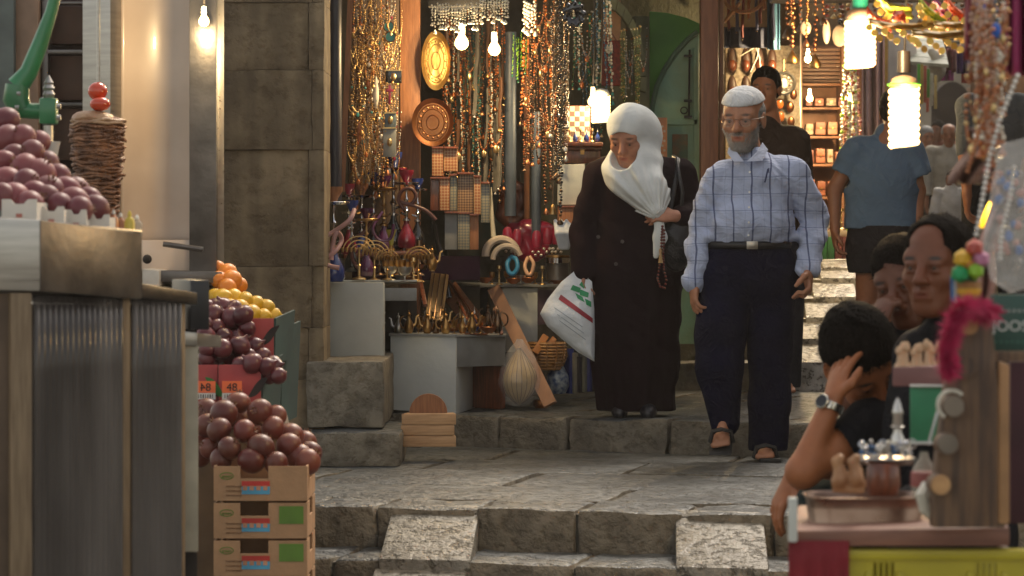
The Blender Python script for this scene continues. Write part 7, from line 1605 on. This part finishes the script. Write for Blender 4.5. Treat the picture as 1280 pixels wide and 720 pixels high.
# green lettered sign
sg = thing('green_sign', 'dark green sign with rows of pale lettering at the right edge', 'sign', P(1262,455,5.7)); a, b = P(1238,438,5.7), P(1296,368,5.7)
MB().m(mat('dark_green_sign', (.015,.065,.05), rough=.4)).box(((a.x+b.x)/2, 5.705, (a.z+b.z)/2), (b.x-a.x, .01, b.z-a.z)).build('sign_board', parent=sg, bevel=.002)
MB().m(DW).box(((a.x+b.x)/2, 5.70, a.z-.012), (b.x-a.x+.01, .025, .02)).build('bottom_frame', parent=sg, bevel=.002)
SW = mat('sign_white_paint', (.6,.62,.58), rough=.5)
text('JOOS', P(1263,408,5.698), .030, SW, sg); text('o o o o o o', P(1264,388,5.698), .013, SW, sg); text('· · · · · ·', P(1262,428,5.698), .020, mat('sign_mint_paint', (.1,.4,.28), rough=.5), sg); MB().m(PINK).ball(P(1246,383,5.695), .006, 8, 5).build('pink_dot', parent=sg)
# table things near the right edge: clear bags
clear = mat('clear_bag_film', (.75,.72,.68), rough=.15, alpha=.28, bump=1., bscale=18, var=.05)
def film(name, label, poly, d, seed, m=clear):
    cx2 = sum(p[0] for p in poly)/len(poly); cy2 = sum(p[1] for p in poly)/len(poly); n = len(poly)
    def g(sg_):
        def f(u, v):
            k = u*n; i = int(k) % n; q = k-int(k); x = poly[i][0]*(1-q)+poly[(i+1) % n][0]*q; y = poly[i][1]*(1-q)+poly[(i+1) % n][1]*q
            x = cx2+(x-cx2)*v; y = cy2+(y-cy2)*v; return P(x, y, d+sg_*(.03*math.sqrt(max(0,1-v*v))+.014*noise.noise(V((x*.06, y*.06, seed+sg_)))))
        return f
    return tag(MB().m(m).grid(g(-1), 40, 10, True).grid(g(1), 40, 10, True).build(name, smooth=80), label, 'bag')
film('plastic_bag', 'clear crumpled plastic bag of trinkets hanging above the green sign', [(1250,180),(1290,170),(1290,360),(1262,366),(1238,350),(1228,310),(1236,250)], 5.9, 3)
sp = [(1248+r0.uniform(-6,30), 215+r0.uniform(0,120), 5.92, r0.randrange(3), r0.uniform(.5,1)) for i in range(34)]
scatter_hang('bagged_charm', 'charm', 'charms inside the clear bag', 'small charm inside the clear bag', [MB().m(mat('blue_charm', (.05,.14,.40), rough=.4)).ball((0,0,0),(.010,.004,.012),8,6), MB().m(mat('pinkish_charm', (.45,.22,.18), rough=.4)).ball((0,0,0),(.012,.004,.010),8,6), MB().m(SILV).torus((0,0,0),.010,.002,(0,1,0),12,5)], sp, 12)
for i, (x, y) in enumerate(((1208,432),(1214,376))): pass
# hanging columns at the right edge
HM = [line_mesh(.16,.0052,mat('pinkish_shell', (.45,.27,.19), rough=.4),COPPER,.012,seed=51), line_mesh(.2,.0045,WHB,AMB,.012,seed=52), loop_mesh(.03,.12,.004,COPPER,GOLD,.012,seed=53), line_mesh(.14,.006,BRASS,mat('red_bead', (.35,.03,.02), rough=.3),.01,seed=54), line_mesh(.18,.005,mat('blue_bead',0),SILV,.012,seed=55)]
sp = [(1216+r0.uniform(0,44), y+r0.uniform(-12,12), 6.1-r0.uniform(0,.2), r0.choice((0,0,1,2,3,0,2,4 if r0.random() < .2 else 1)), r0.uniform(.7,1.2)) for y in (-24, 10, 50, 95) for i in range(13)]
scatter_hang('shell_strand', 'hanging beads', 'shell and copper strands at the right edge', 'shell strand at the right edge', HM, sp, 13)
tag(MB().m(mat('magenta_cloth', (.30,.02,.10), rough=.7)).grid(lambda u, v: P(1258+u*40, -30+v*125, 6.3+.03*math.sin(u*14)), 20, 6).build('magenta_cloth', solid=.004), 'magenta cloth hanging at the upper right corner', 'cloth')
tag(MB().m(mat('crimson_strip_cloth', (.20,.015,.03), rough=.7)).grid(lambda u, v: P(1206+u*14, -20+v*95, 6.35+.02*math.sin(u*9+v*4)), 8, 6).build('crimson_strip', solid=.004), 'narrow crimson strip hanging left of the shell strands', 'cloth')
for i, (x, y) in enumerate(((1226,5),(1245,38))): tag(MB().m(mat('bright_blue_ribbon', (.02,.12,.55), rough=.4)).ball(P(x,y,5.95), (.010,.006,.016), 10, 7).build('blue_bow'), ['bright blue bow at the very top of the shell strands','bright blue bow lower right in the shell strands'][i], 'bow', 'blue bows in the shell strands')
# clasped diagonal strings of clear beads
def beadstring(label, pix, r, m, group=None):
    mb = MB().m(m); 
    for (xa, ya, da), (xb, yb, db) in zip(pix[:-1], pix[1:]):
        n = max(2, int(math.hypot(xb-xa, yb-ya)*5.8/F/(r*2.0)))
        for i in range(n): q = i/n; mb.ball(P(xa+(xb-xa)*q, ya+(yb-ya)*q, da+(db-da)*q), r, 7, 5)
    return tag(mb.build('bead_string', smooth=60), label, 'bead string', group)
CL = mat('clear_bead', (.70,.66,.60), rough=.12, coat=.6)
beadstring('long string of clear beads slanting down at the right edge', [(1272,95,5.8),(1250,150,5.8),(1236,200,5.8),(1228,250,5.8),(1219,300,5.8)], .0055, CL)
beadstring('string of clear beads hanging steeply beside the slanting one', [(1268,210,5.78),(1262,250,5.78),(1252,290,5.78),(1250,330,5.78)], .005, CL)
beadstring('copper coloured string slanting from the shell strands to the cup', [(1246,110,5.85),(1222,170,5.85),(1208,220,5.85)], .0045, COPPER)
tag(MB().m(mat('brown_shawl', (.22,.12,.08), rough=.8, c2=(.12,.06,.045), scale=12)).grid(lambda u, v: P(1206+u*46-v*14+8*math.sin(v*5), 160+v*70, 6.25+.03*math.sin(u*12+v*3)), 20, 10).build('brown_shawl', solid=.004), 'crumpled brown shawl hanging under the shell strands', 'shawl')
tag(MB().m(mat('dusky_rose_net', (.40,.22,.18), rough=.6, c2=(.25,.12,.10), scale=20)).grid(lambda u, v: P(1240+u*22-v*26+4*math.sin(v*9), 225+v*160, 5.95+.02*math.sin(u*12+v*3)), 14, 16).build('rose_net', solid=.003), 'dusky rose netting trailing down to the peg plank', 'netting')
# small warm lamp inside the stall with a yellow toy
bulb(1246, 254, 6.6, .012, 1.2, 'small warm bulb glowing above the yellow toy at right', cord=False, e=3)
leaning('yellow_toy', 'bright yellow stick toy lit by the small bulb at right', 'toy', (1226,285,6.6), (1240,254,6.6), .018, .012, mat('yellow_toy_plastic', (.62,.42,.02), rough=.35))
tag(MB().m(MATS['yellow_toy_plastic']).ball(P(1247,272,6.55), .011, 10, 8).build('yellow_ball'), 'small yellow ball under the bulb at right', 'ball')
tag(hx((1222,286,300),(1290,280,300),6.5,6.4,.2,mat('olive_shelf_board', (.10,.085,.04), rough=.6),'shelf',None), 'olive shelf board behind the wicker cup', 'shelf')
# ---------------------------------------------------------------- the two big lamps
bulb(1075, 54, 9.0, .0465, 15, 'big glowing spiral lamp in teal socket, upper of the two at right', 'big spiral lamps at the stall', cfl=True, col=(1,.70,.36), e=2.6, socket=(.30,.22,.15), hh=1.5)
bulb(1130, 146, 9.1, .0470, 15, 'big glowing spiral lamp with green ring, lower of the two at right', 'big spiral lamps at the stall', cfl=True, col=(1,.70,.36), e=2.6, socket=(.28,.20,.13), hh=1.9)
so_ = [o for o in bpy.data.objects if o.name.startswith('light_bulb') and 'big glowing' in o.get('label', '')]
def sock(t, y, m, y1, r):
    x, d = (1075, 9.0) if 'teal' in t['label'] else (1130, 9.1); MB().m(m).lathe(P(x, y, d), [(.001,0),(r,0),(r*.95,(y-y1)*d/F),(.001,(y-y1)*d/F)], 16).build('socket_shell', parent=t)
sock(so_[0], 20, mat('teal_socket', (.01,.19,.14), rough=.4), -8, .027); sock(so_[1], 91, mat('black_socket', (.02,.015,.012), rough=.4), 64, .021)
MB().m(mat('green_ring', (.10,.35,.05), rough=.4)).torus(P(1130,106,9.1), .050, .005, (0,0,1), 24, 6).build('green_ring', parent=so_[1])
# ---------------------------------------------------------------- top right: coin scarves, copper cups
def band(name, label, pix, w, m, d, coins=True):
    t = thing(name, label, 'scarf', P(*pix[0], d)); mb = MB().m(m); n = 14
    pts = [P(x, y, d+.03*math.sin(i)) for i, (x, y) in enumerate(pix)]
    def at(u):
        k = u*(len(pts)-1); i = min(int(k), len(pts)-2); return pts[i].lerp(pts[i+1], k-i)
    mb.grid(lambda u, v: at(u)+V((0, .012*math.sin(v*7+u*5), -w*v)), n, 5); mb.build('cloth_band', parent=t, solid=.003, smooth=80)
    if coins:
        for i in range(int((pts[-1]-pts[0]).length/.018)):
            q = at(min(1, i*.018/(pts[-1]-pts[0]).length)); MB().m(mat('gilt_coin', (.68,.42,.08), rough=.42, metal=.7, var=.2)).lathe(q+V((0,-.01,-w-.012-.012*(i % 3))), [(.001,-.0012),(.011,-.0012),(.011,.0012),(.001,.0012)], 10, (.2*((i*7) % 5-2),-1,.2)).build('coin', parent=t)
    return t
band('coin_scarf', 'gold coin fringe scarf running across the top right', [(1086,22),(1110,28),(1140,30),(1170,27)], .018, mat('ochre_cloth', (.42,.24,.04), rough=.6), 8.6)
band('coin_scarf', 'second gold coin fringe right of the first', [(1168,26),(1195,28),(1226,26)], .018, MATS['ochre_cloth'], 8.5)
band('coin_scarf', 'orange-red cloth band behind the upper spiral lamp', [(1084,8),(1095,20),(1114,28)], .03, mat('orange_red_cloth', (.62,.09,.02), rough=.6), 8.8, False)
band('coin_scarf', 'short orange flame coloured cloth right of the upper lamp', [(1116,14),(1128,13),(1132,20)], .03, MATS['orange_red_cloth'], 8.7, False)
band('coin_scarf', 'lime green sequin band slanting at the top right', [(1148,-8),(1160,8),(1182,26)], .03, mat('lime_cloth', (.32,.42,.03), rough=.5), 8.6)
band('coin_scarf', 'purple sequin band slanting beside the lime one', [(1166,-8),(1180,8),(1200,22)], .028, mat('purple_cloth', (.22,.03,.14), rough=.5), 8.7)
band('coin_scarf', 'orange-red sequin band furthest right at the top', [(1180,-10),(1194,8),(1212,24)], .03, MATS['orange_red_cloth'], 8.6)
band('coin_scarf', 'broad yellow-green sequin band at the very top between the lamps', [(1096,-14),(1112,4),(1140,10)], .035, mat('yellow_green_cloth', (.40,.38,.03), rough=.5), 8.9)
band('coin_scarf', 'pink sequin band at the very top right of the lamps', [(1150,-4),(1176,14),(1190,36)], .03, mat('pink_band_cloth', (.50,.08,.18), rough=.5), 8.95)
band('coin_scarf', 'long gold coin fringe hanging lowest across the top right', [(1140,36),(1180,40),(1222,36)], .02, MATS['ochre_cloth'], 8.4)
band('coin_scarf', 'gold coin band crossing the shell strands at the top right', [(1205,10),(1222,22),(1234,48)], .025, MATS['orange_red_cloth'], 8.3)
tag(hx((980,-80,-12),(1290,-90,-14),8.9,8.9,.5,mat('dark_canopy', (.03,.022,.02), rough=.9),'canopy',None), 'dark canopy roof holding the hanging goods at the top right', 'canopy')
CM = [line_mesh(.10,.006,COPPER,BRZ,.020,seed=61), line_mesh(.16,.006,COPPER,BRASS,.024,seed=62), line_mesh(.20,.0055,BRASS,COPPER,.020,seed=63)]
scatter_hang('copper_cup_string', 'copper cups', 'strings of small copper cups under the canopy', 'string of small copper cups', CM, [(984,-10,9.2,0,1.1),(992,-8,9.1,1,1.2),(1000,-12,9.2,0,1),(1010,-10,9.0,2,.8),(1020,-8,9.2,1,1.1),(1028,-12,9.1,0,.8),(988,-14,9.0,1,.6)], 14)
MB_ = [line_mesh(.11,.007,mat('dark_red_bead', (.16,.03,.02), rough=.4),BRZ,.014,seed=71), line_mesh(.09,.006,AMB,GOLD,.012,seed=72), line_mesh(.10,.007,BLKG,BRASS,.014,seed=73)]
scatter_hang('canopy_strand', 'hanging beads', 'short strands under the canopy', 'short dark strand under the canopy', MB_, [(1036+i*6.2+r0.uniform(-2,2), -12+r0.uniform(-3,6), 9.6+r0.uniform(-.2,.3), i % 3, r0.uniform(.6,1.1)) for i in range(40)], 15)
for i, (x, y, w, h) in enumerate(((1007,35,.017,.030),(1049,45,.022,.045),(1033,40,.012,.05))): tag(MB().m(mat('cream_shell_disc', (.50,.38,.28), rough=.4)).ball(P(x,y,9.1), (w,.006,h*.75), 12, 8).build('shell_disc'), ['pale oval shell hanging among the copper cups','large pale oval shell near the upper spiral lamp','narrow pale shell left of the large oval one'][i], 'shell', 'pale shells under the canopy')
# ---------------------------------------------------------------- slipper board, bag shelves and lane beyond
sb_ = thing('slipper_board', 'pale peg board hung with brown slippers behind the white cap', 'board', P(953,190,17.3)); hx((907,57,215),(1000,57,215),17.3,17.35,.03,mat('pale_pegboard', (.46,.38,.28), rough=.7, c2=(.22,.17,.12), scale=60),'board_sheet',sb_)
sole = mat('brown_slipper_leather', (.06,.028,.018), rough=.5)
k = 0
for row_, y in enumerate((76, 110)):
    for i, x in enumerate((915, 932, 949, 965)):
        t = thing('slipper', '%s row slipper, %s on the pale peg board' % (('upper', 'lower')[row_], words_at(i, 0)), 'slipper', P(x,y+16,17.2), 'slippers on the peg board'); c = P(x,y,17.22)
        MB().m(sole).ball(c, (.028,.018,.075), 12, 8).build('sole', parent=t); MB().m(REDW).ball(c+V((0,-.012,-.028)), (.026,.020,.036), 10, 7).build('toe_cap', parent=t)
for i, (x0, y0, x1, y1) in enumerate(((940,50,950,92),(948,48,938,90),(932,60,956,44),(956,46,925,70))): cord('white_string', 'white string dangling over the slippers, %s' % ['longest','crossing the longest','short upper','slack one'][i], 'string', [(x0,y0,17.1),((x0+x1)/2+4,(y0+y1)/2,17.1),(x1,y1,17.1)], .004, WHB, 'strings over the slippers', 5)
tag(MB().m(mat('navy_bundle', (.015,.02,.05), rough=.8)).grid(lambda u, v: P(905+u*54, 34+v*26, 16.9+.05*math.sin(u*13)), 20, 5).build('navy_cloth', solid=.01), 'dark navy cloth rolled above the slipper board', 'cloth')
tag(MB().m(mat('blue_hanging_cloth', (.02,.08,.14), rough=.8)).grid(lambda u, v: P(960+u*14, -20+v*82, 16.9+.04*math.sin(u*9)), 10, 5).build('blue_cloth', solid=.01), 'teal-blue cloth strip hanging right of the navy bundle', 'cloth')
tag(MB().m(ORW).torus(P(930,-6,16.6), .12, .012, (0,1,0), 30, 6, sz=.8).build('wooden_hoop'), 'large orange wooden hoop cut by the top edge', 'hoop')
MB().m(ORW).tube([P(905,28,16.6), P(925,4,16.6)], .012, 6).build('hoop_prop'); tag(bpy.data.objects['hoop_prop'], 'slanting orange stick under the wooden hoop', 'stick')
HC = [line_mesh(.5,.012,mat('blue_scarf_hang', (.05,.06,.14), rough=.8),BRZ,.01,tube=True,seed=81), line_mesh(.45,.012,mat('maroon_scarf_hang', (.14,.03,.03), rough=.8),BRZ,.01,tube=True,seed=82), line_mesh(.4,.014,ORW,BRZ,.01,tube=True,seed=83)]
scatter_hang('hanging_scarf', 'scarf', 'thin scarves above the slipper board', 'thin scarf above the slippers', HC, [(902+i*7, -45+r0.uniform(-6,6), 16.8, i % 3, .8) for i in range(10)], 16)
so2 = thing('silver_ornament', 'round silver wire ornament with pale centre beside the dark haired man', 'ornament', P(980,120,17.1)); c = P(980,104,17.15)
MB().m(SILV).torus(c, .062, .010, (0,1,0), 24, 6).build('outer_ring', parent=so2)
for i in range(10): a = i*math.pi/5; MB().m(SILV).torus(c+V((math.cos(a)*.048, 0, math.sin(a)*.048)), .020, .005, (0,1,0), 12, 4).build('wire_loop', parent=so2)
MB().m(WHB).ball(c, (.020,.012,.032), 10, 8).build('centre_stone', parent=so2); MB().m(BRASS).tube([c+V((0,0,.06)), c+V((0,0,.14))], .006, 5).build('hook', parent=so2)
for i, (x, y) in enumerate(((975,130),(988,134),(976,146),(989,152),(982,166),(992,118))): tag(MB().m(COPPER if i % 2 else AMB).ball(P(x,y,17.2), (.022,.012,.032), 10, 7).build('amulet'), 'small %s amulet, %s on the board under the silver ornament' % (('amber','copper')[i % 2], words_at(i, 0)), 'amulet', 'amulets under the silver ornament')
# bag shelves
sf = thing('bag_shelves', 'warm lit shelves crowded with brown leather bags beyond the slippers', 'shelves', P(1027,320,19.2)); shw = mat('shelf_wood_warm', (.22,.10,.05), rough=.6)
hx((1001,57,330),(1054,57,330),19.45,19.5,.03,shw,'back_board',sf)
for y in (104,134,170,205,246,286): hx((1001,y,y+3),(1054,y,y+3),19.15,19.2,.28,shw,'shelf_board',sf)
hx((1000,57,330),(1003,57,330),19.1,19.1,.3,shw,'side_board',sf); hx((1052,57,330),(1055,57,330),19.15,19.15,.3,shw,'side_board',sf)
for y in range(60, 102, 5): hx((1003,y,y+3.6),(1052,y,y+3.6),19.25,19.25,.01,mat('shutter_slat_paint', (.17,.09,.055), rough=.5),'shutter_slat',sf)
bagc = [(.30,.10,.05),(.24,.075,.035),(.36,.15,.075),(.20,.06,.04),(.34,.24,.16)]
r3 = random.Random(8)
for row_, (yb, hh) in enumerate(((133,17),(169,24),(204,22),(245,26))):
    x = 1005; i = 0
    while x < 1047:
        w = r3.uniform(9, 16); cl = r3.choice(bagc); nm = ['top','second','third','lowest'][row_]
        t = thing('leather_bag', 'brown leather bag, %s on the %s bag shelf' % (words_at(i, 0), nm), 'bag', P(x+w/2,yb,19.2), 'leather bags on the shelves'); h_ = hh*r3.uniform(.65,1); c0 = P(x+w/2, yb-h_*.42, 19.25)
        m_ = mat('bag_leather_%d' % bagc.index(cl), cl, rough=.5)
        MB().m(m_).box(c0, ((w-1.4)*19.2/F, .12, h_*.84*19.2/F), taper=.88).build('bag_body', parent=t, bevel=.012); MB().m(m_).box(c0+V((0,-.062,h_*.18*19.2/F)), ((w-3)*19.2/F, .012, h_*.42*19.2/F)).build('flap', parent=t, bevel=.004)
        MB().m(m_).torus(c0+V((0,0,h_*.42*19.2/F)), w*.25*19.2/F, .006, (0,1,0), 12, 5, 0, math.pi).build('handle', parent=t); MB().m(BRASS).box(c0+V((0,-.07,.0)), (.012,.004,.014)).build('clasp', parent=t)
        x += w+.5; i += 1
for i, (x, y, dd) in enumerate(((1010,74,16.9),(1012,123,18.6),(1061,123,18.7))): bulb(x, y, dd, .022, 26, ['small bright bulb above the leather bags','small bright bulb in front of the top bag shelf','small bright bulb by the bead curtain'][i], 'small bulbs at the bag shop', cord=False, e=4)
ct2 = thing('low_counter', 'low counter with silverware at the foot of the bag shelves', 'counter', P(1040,325,18.75)); hx((1018,288,296),(1063,288,296),18.7,18.75,.4,mat('pale_counter_top', (.40,.34,.26), rough=.5),'counter_top',ct2); hx((1000,250,288),(1020,250,288),18.7,18.7,.3,shw,'side_box',ct2)
for i in range(6): place([cp3, gb2, cs][i % 3], 1004+i*9.5, 249 if i < 2 else 287, 18.65, '%s, %s on the low counter of the bag shop' % (['silver coffee pot','silver footed cup','gold candlestick'][i % 3], words_at(i, 0)), 1.15, group='silverware at the bag shop')
for i in range(4): hx((1025+i*9.4,296,325),(1033.6+i*9.4,296,325),18.72,18.72,.3,mat('green_basket_plastic' if i < 2 else 'maroon_basket_plastic', (.02,.13,.04) if i < 2 else (.12,.03,.03), rough=.5),'plastic_basket',None); tag(bpy.data.objects['plastic_basket' if i == 0 else 'plastic_basket.%03d' % i], '%s basket, %s under the low counter' % (('green','green','maroon','maroon')[i], words_at(i, 0)), 'basket', 'baskets under the low counter')
VM = [line_mesh(.75,.010,SILV,LIME,.02,seed=91), line_mesh(.8,.010,mat('rose_bead', (.3,.08,.08), rough=.4),GOLD,.02,seed=92), line_mesh(.7,.010,WHB,AMB,.02,seed=93)]
scatter_hang('curtain_strand', 'bead curtain', 'bead curtain at the corner of the bag shop', 'thin bead curtain strand', VM, [(1056+i*2.3, 84+r0.uniform(-4,8), 18.4, i % 3, r0.uniform(.85,1.15)) for i in range(8)]+[(1056+i*2.6, 195+r0.uniform(-6,6), 18.45, i % 3, r0.uniform(.5,.7)) for i in range(7)], 17)
tag(hx((1073,-60,560),(1081,-60,560),20.2,20.2,.15,ORW,'wooden_post',None), 'far brown post beside the mauve cloth', 'post')
tag(MB().m(mat('mauve_hanging_cloth', (.34,.25,.30), rough=.8, c2=(.26,.18,.23), scale=4)).grid(lambda u, v: P(1078+u*27, 40+v*130, 20.0+.07*math.sin(u*16)), 24, 6).build('mauve_cloth', solid=.01), 'mauve cloth hanging behind the blue T-shirt', 'cloth')
tag(hx((1104,42,400),(1110,42,400),20.3,20.3,.08,mat('yellow_trim_wood', (.42,.26,.05), rough=.5),'yellow_post',None), 'slim yellow post beside the white wall', 'post')
tag(hx((1111,44,420),(1146,44,420),26,26.5,.2,mat('white_far_wall', (.52,.47,.42), rough=.8, c2=(.38,.33,.29), scale=3),'white_wall',None), 'white plastered pier in the lane behind the lower lamp', 'wall')
aw = thing('awning', 'pale corrugated awning jutting over the far lane', 'awning', P(1160,85,27))
for i in range(5):
    a, b = P(1134,46+i*7,27.5-i*.25), P(1178+i*1.5,50+i*7,26.8-i*.25); c_, e_ = P(1134,52.6+i*7,27.25-i*.25), P(1179.5+i*1.5,56.6+i*7,26.55-i*.25); MB().m(mat('pale_corrugated', (.42,.44,.36), rough=.5)).hull8([c_, e_, b, a, c_+V((0,0,.03)), e_+V((0,0,.03)), b+V((0,0,.03)), a+V((0,0,.03))]).build('sheet', parent=aw)
bh = SDF(*box_of([P(1160,62,26), P(1182,96,26)], .25), .02); bh.chain([tuple(P(1166,64,26)), tuple(P(1176,74,26)), tuple(P(1172,88,26)), tuple(P(1170,96,26))], [.05,.07,.075,.05], .03); bh.warp(folds(.02, 20, (.8,.3,.9), 1)); tag(put(bh, 'white_bundle', mat('white_bundle_cloth', (.60,.55,.45), rough=.8)), 'bundled white cloth hanging at the end of the awning', 'cloth')
for x0, x1, y0, y1, cl, nm in ((1176,1194,60,90,(.22,.06,.06),'red patterned carpet hanging high in the far lane'),(1197,1213,58,92,(.07,.025,.16),'purple carpet hanging right of the red one'),(1173,1191,88,101,(.32,.04,.20),'magenta cloth hanging under the red carpet'),(1203,1215,92,104,(.40,.06,.04),'small red cloth under the purple carpet')):
    tag(MB().m(mat('far_cloth_'+nm.split()[0], cl, rough=.9, scale=20)).grid(lambda u, v: P(x0+(x1-x0)*u, y0+(y1-y0)*v, 27+.06*math.sin(u*14)), 14, 5).build('hanging_carpet', solid=.02), nm, 'carpet')
for i, (x, y0, y1, cl) in enumerate(((1147,80,112,(.10,.45,.05)),(1151,80,130,(.45,.30,.05)),(1155,82,128,(.42,.08,.04)),(1159,86,122,(.10,.35,.05)),(1163,92,132,(.55,.5,.4)),(1168,94,136,(.55,.42,.15)),(1158,120,140,(.5,.12,.08)))): tag(hx((x,y0,y1),(x+3.4,y0,y1),24+.1*i,24+.1*i,.03,mat('ribbon_%d' % i, cl, rough=.6),'hanging_ribbon',None), ['bright green ribbon nearest the lower lamp','ochre ribbon beside the green one','red ribbon in the middle of the bunch','second green ribbon, right of the red one','white ribbon under the bundled cloth','pale gold ribbon under the bundled cloth','short red ribbon lowest in the bunch'][i], 'ribbon', 'ribbons hanging in the far lane')
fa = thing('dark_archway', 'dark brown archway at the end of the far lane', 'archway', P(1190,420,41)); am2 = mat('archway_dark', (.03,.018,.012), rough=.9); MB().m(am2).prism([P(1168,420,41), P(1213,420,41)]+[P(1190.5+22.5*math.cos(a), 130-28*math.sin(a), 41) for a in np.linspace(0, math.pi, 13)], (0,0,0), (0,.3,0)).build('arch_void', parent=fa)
for i in range(4): cord('street_wire', 'thin wire strung over the far lane, %s' % ['highest','second','third','lowest'][i], 'wire', [(1150,44+i*4,30),(1185,50+i*5,30),(1225,40+i*8,30)], .012, DARK, 'wires over the far lane', 5)
tag(hx((1213,-60,420),(1300,-60,420),22,21,.3,mat('far_shop_brown', (.28,.17,.11), rough=.8, c2=(.15,.09,.06), scale=4),'side_stall',None), 'brown side of a shop closing the lane at right behind the hanging beads', 'stall')
# ---------------------------------------------------------------- smoky, dusty air of the covered lane (glow round the bulbs, soft distance)
hm = bpy.data.materials.new('dusty_air'); hm.use_nodes = True; hn = hm.node_tree.nodes; hn.remove(hn['Principled BSDF'])
pv = hn.new('ShaderNodeVolumePrincipled'); pv.inputs['Color'].default_value = (1, .93, .84, 1); pv.inputs['Density'].default_value = .0009; pv.inputs['Anisotropy'].default_value = .35
hm.node_tree.links.new(pv.outputs[0], hn['Material Output'].inputs['Volume'])
hb_ = MB().m(hm).box((0, 24, 3.6), (60, 80, 11.8)).build('haze', smooth=0); hb_['kind'] = 'stuff'
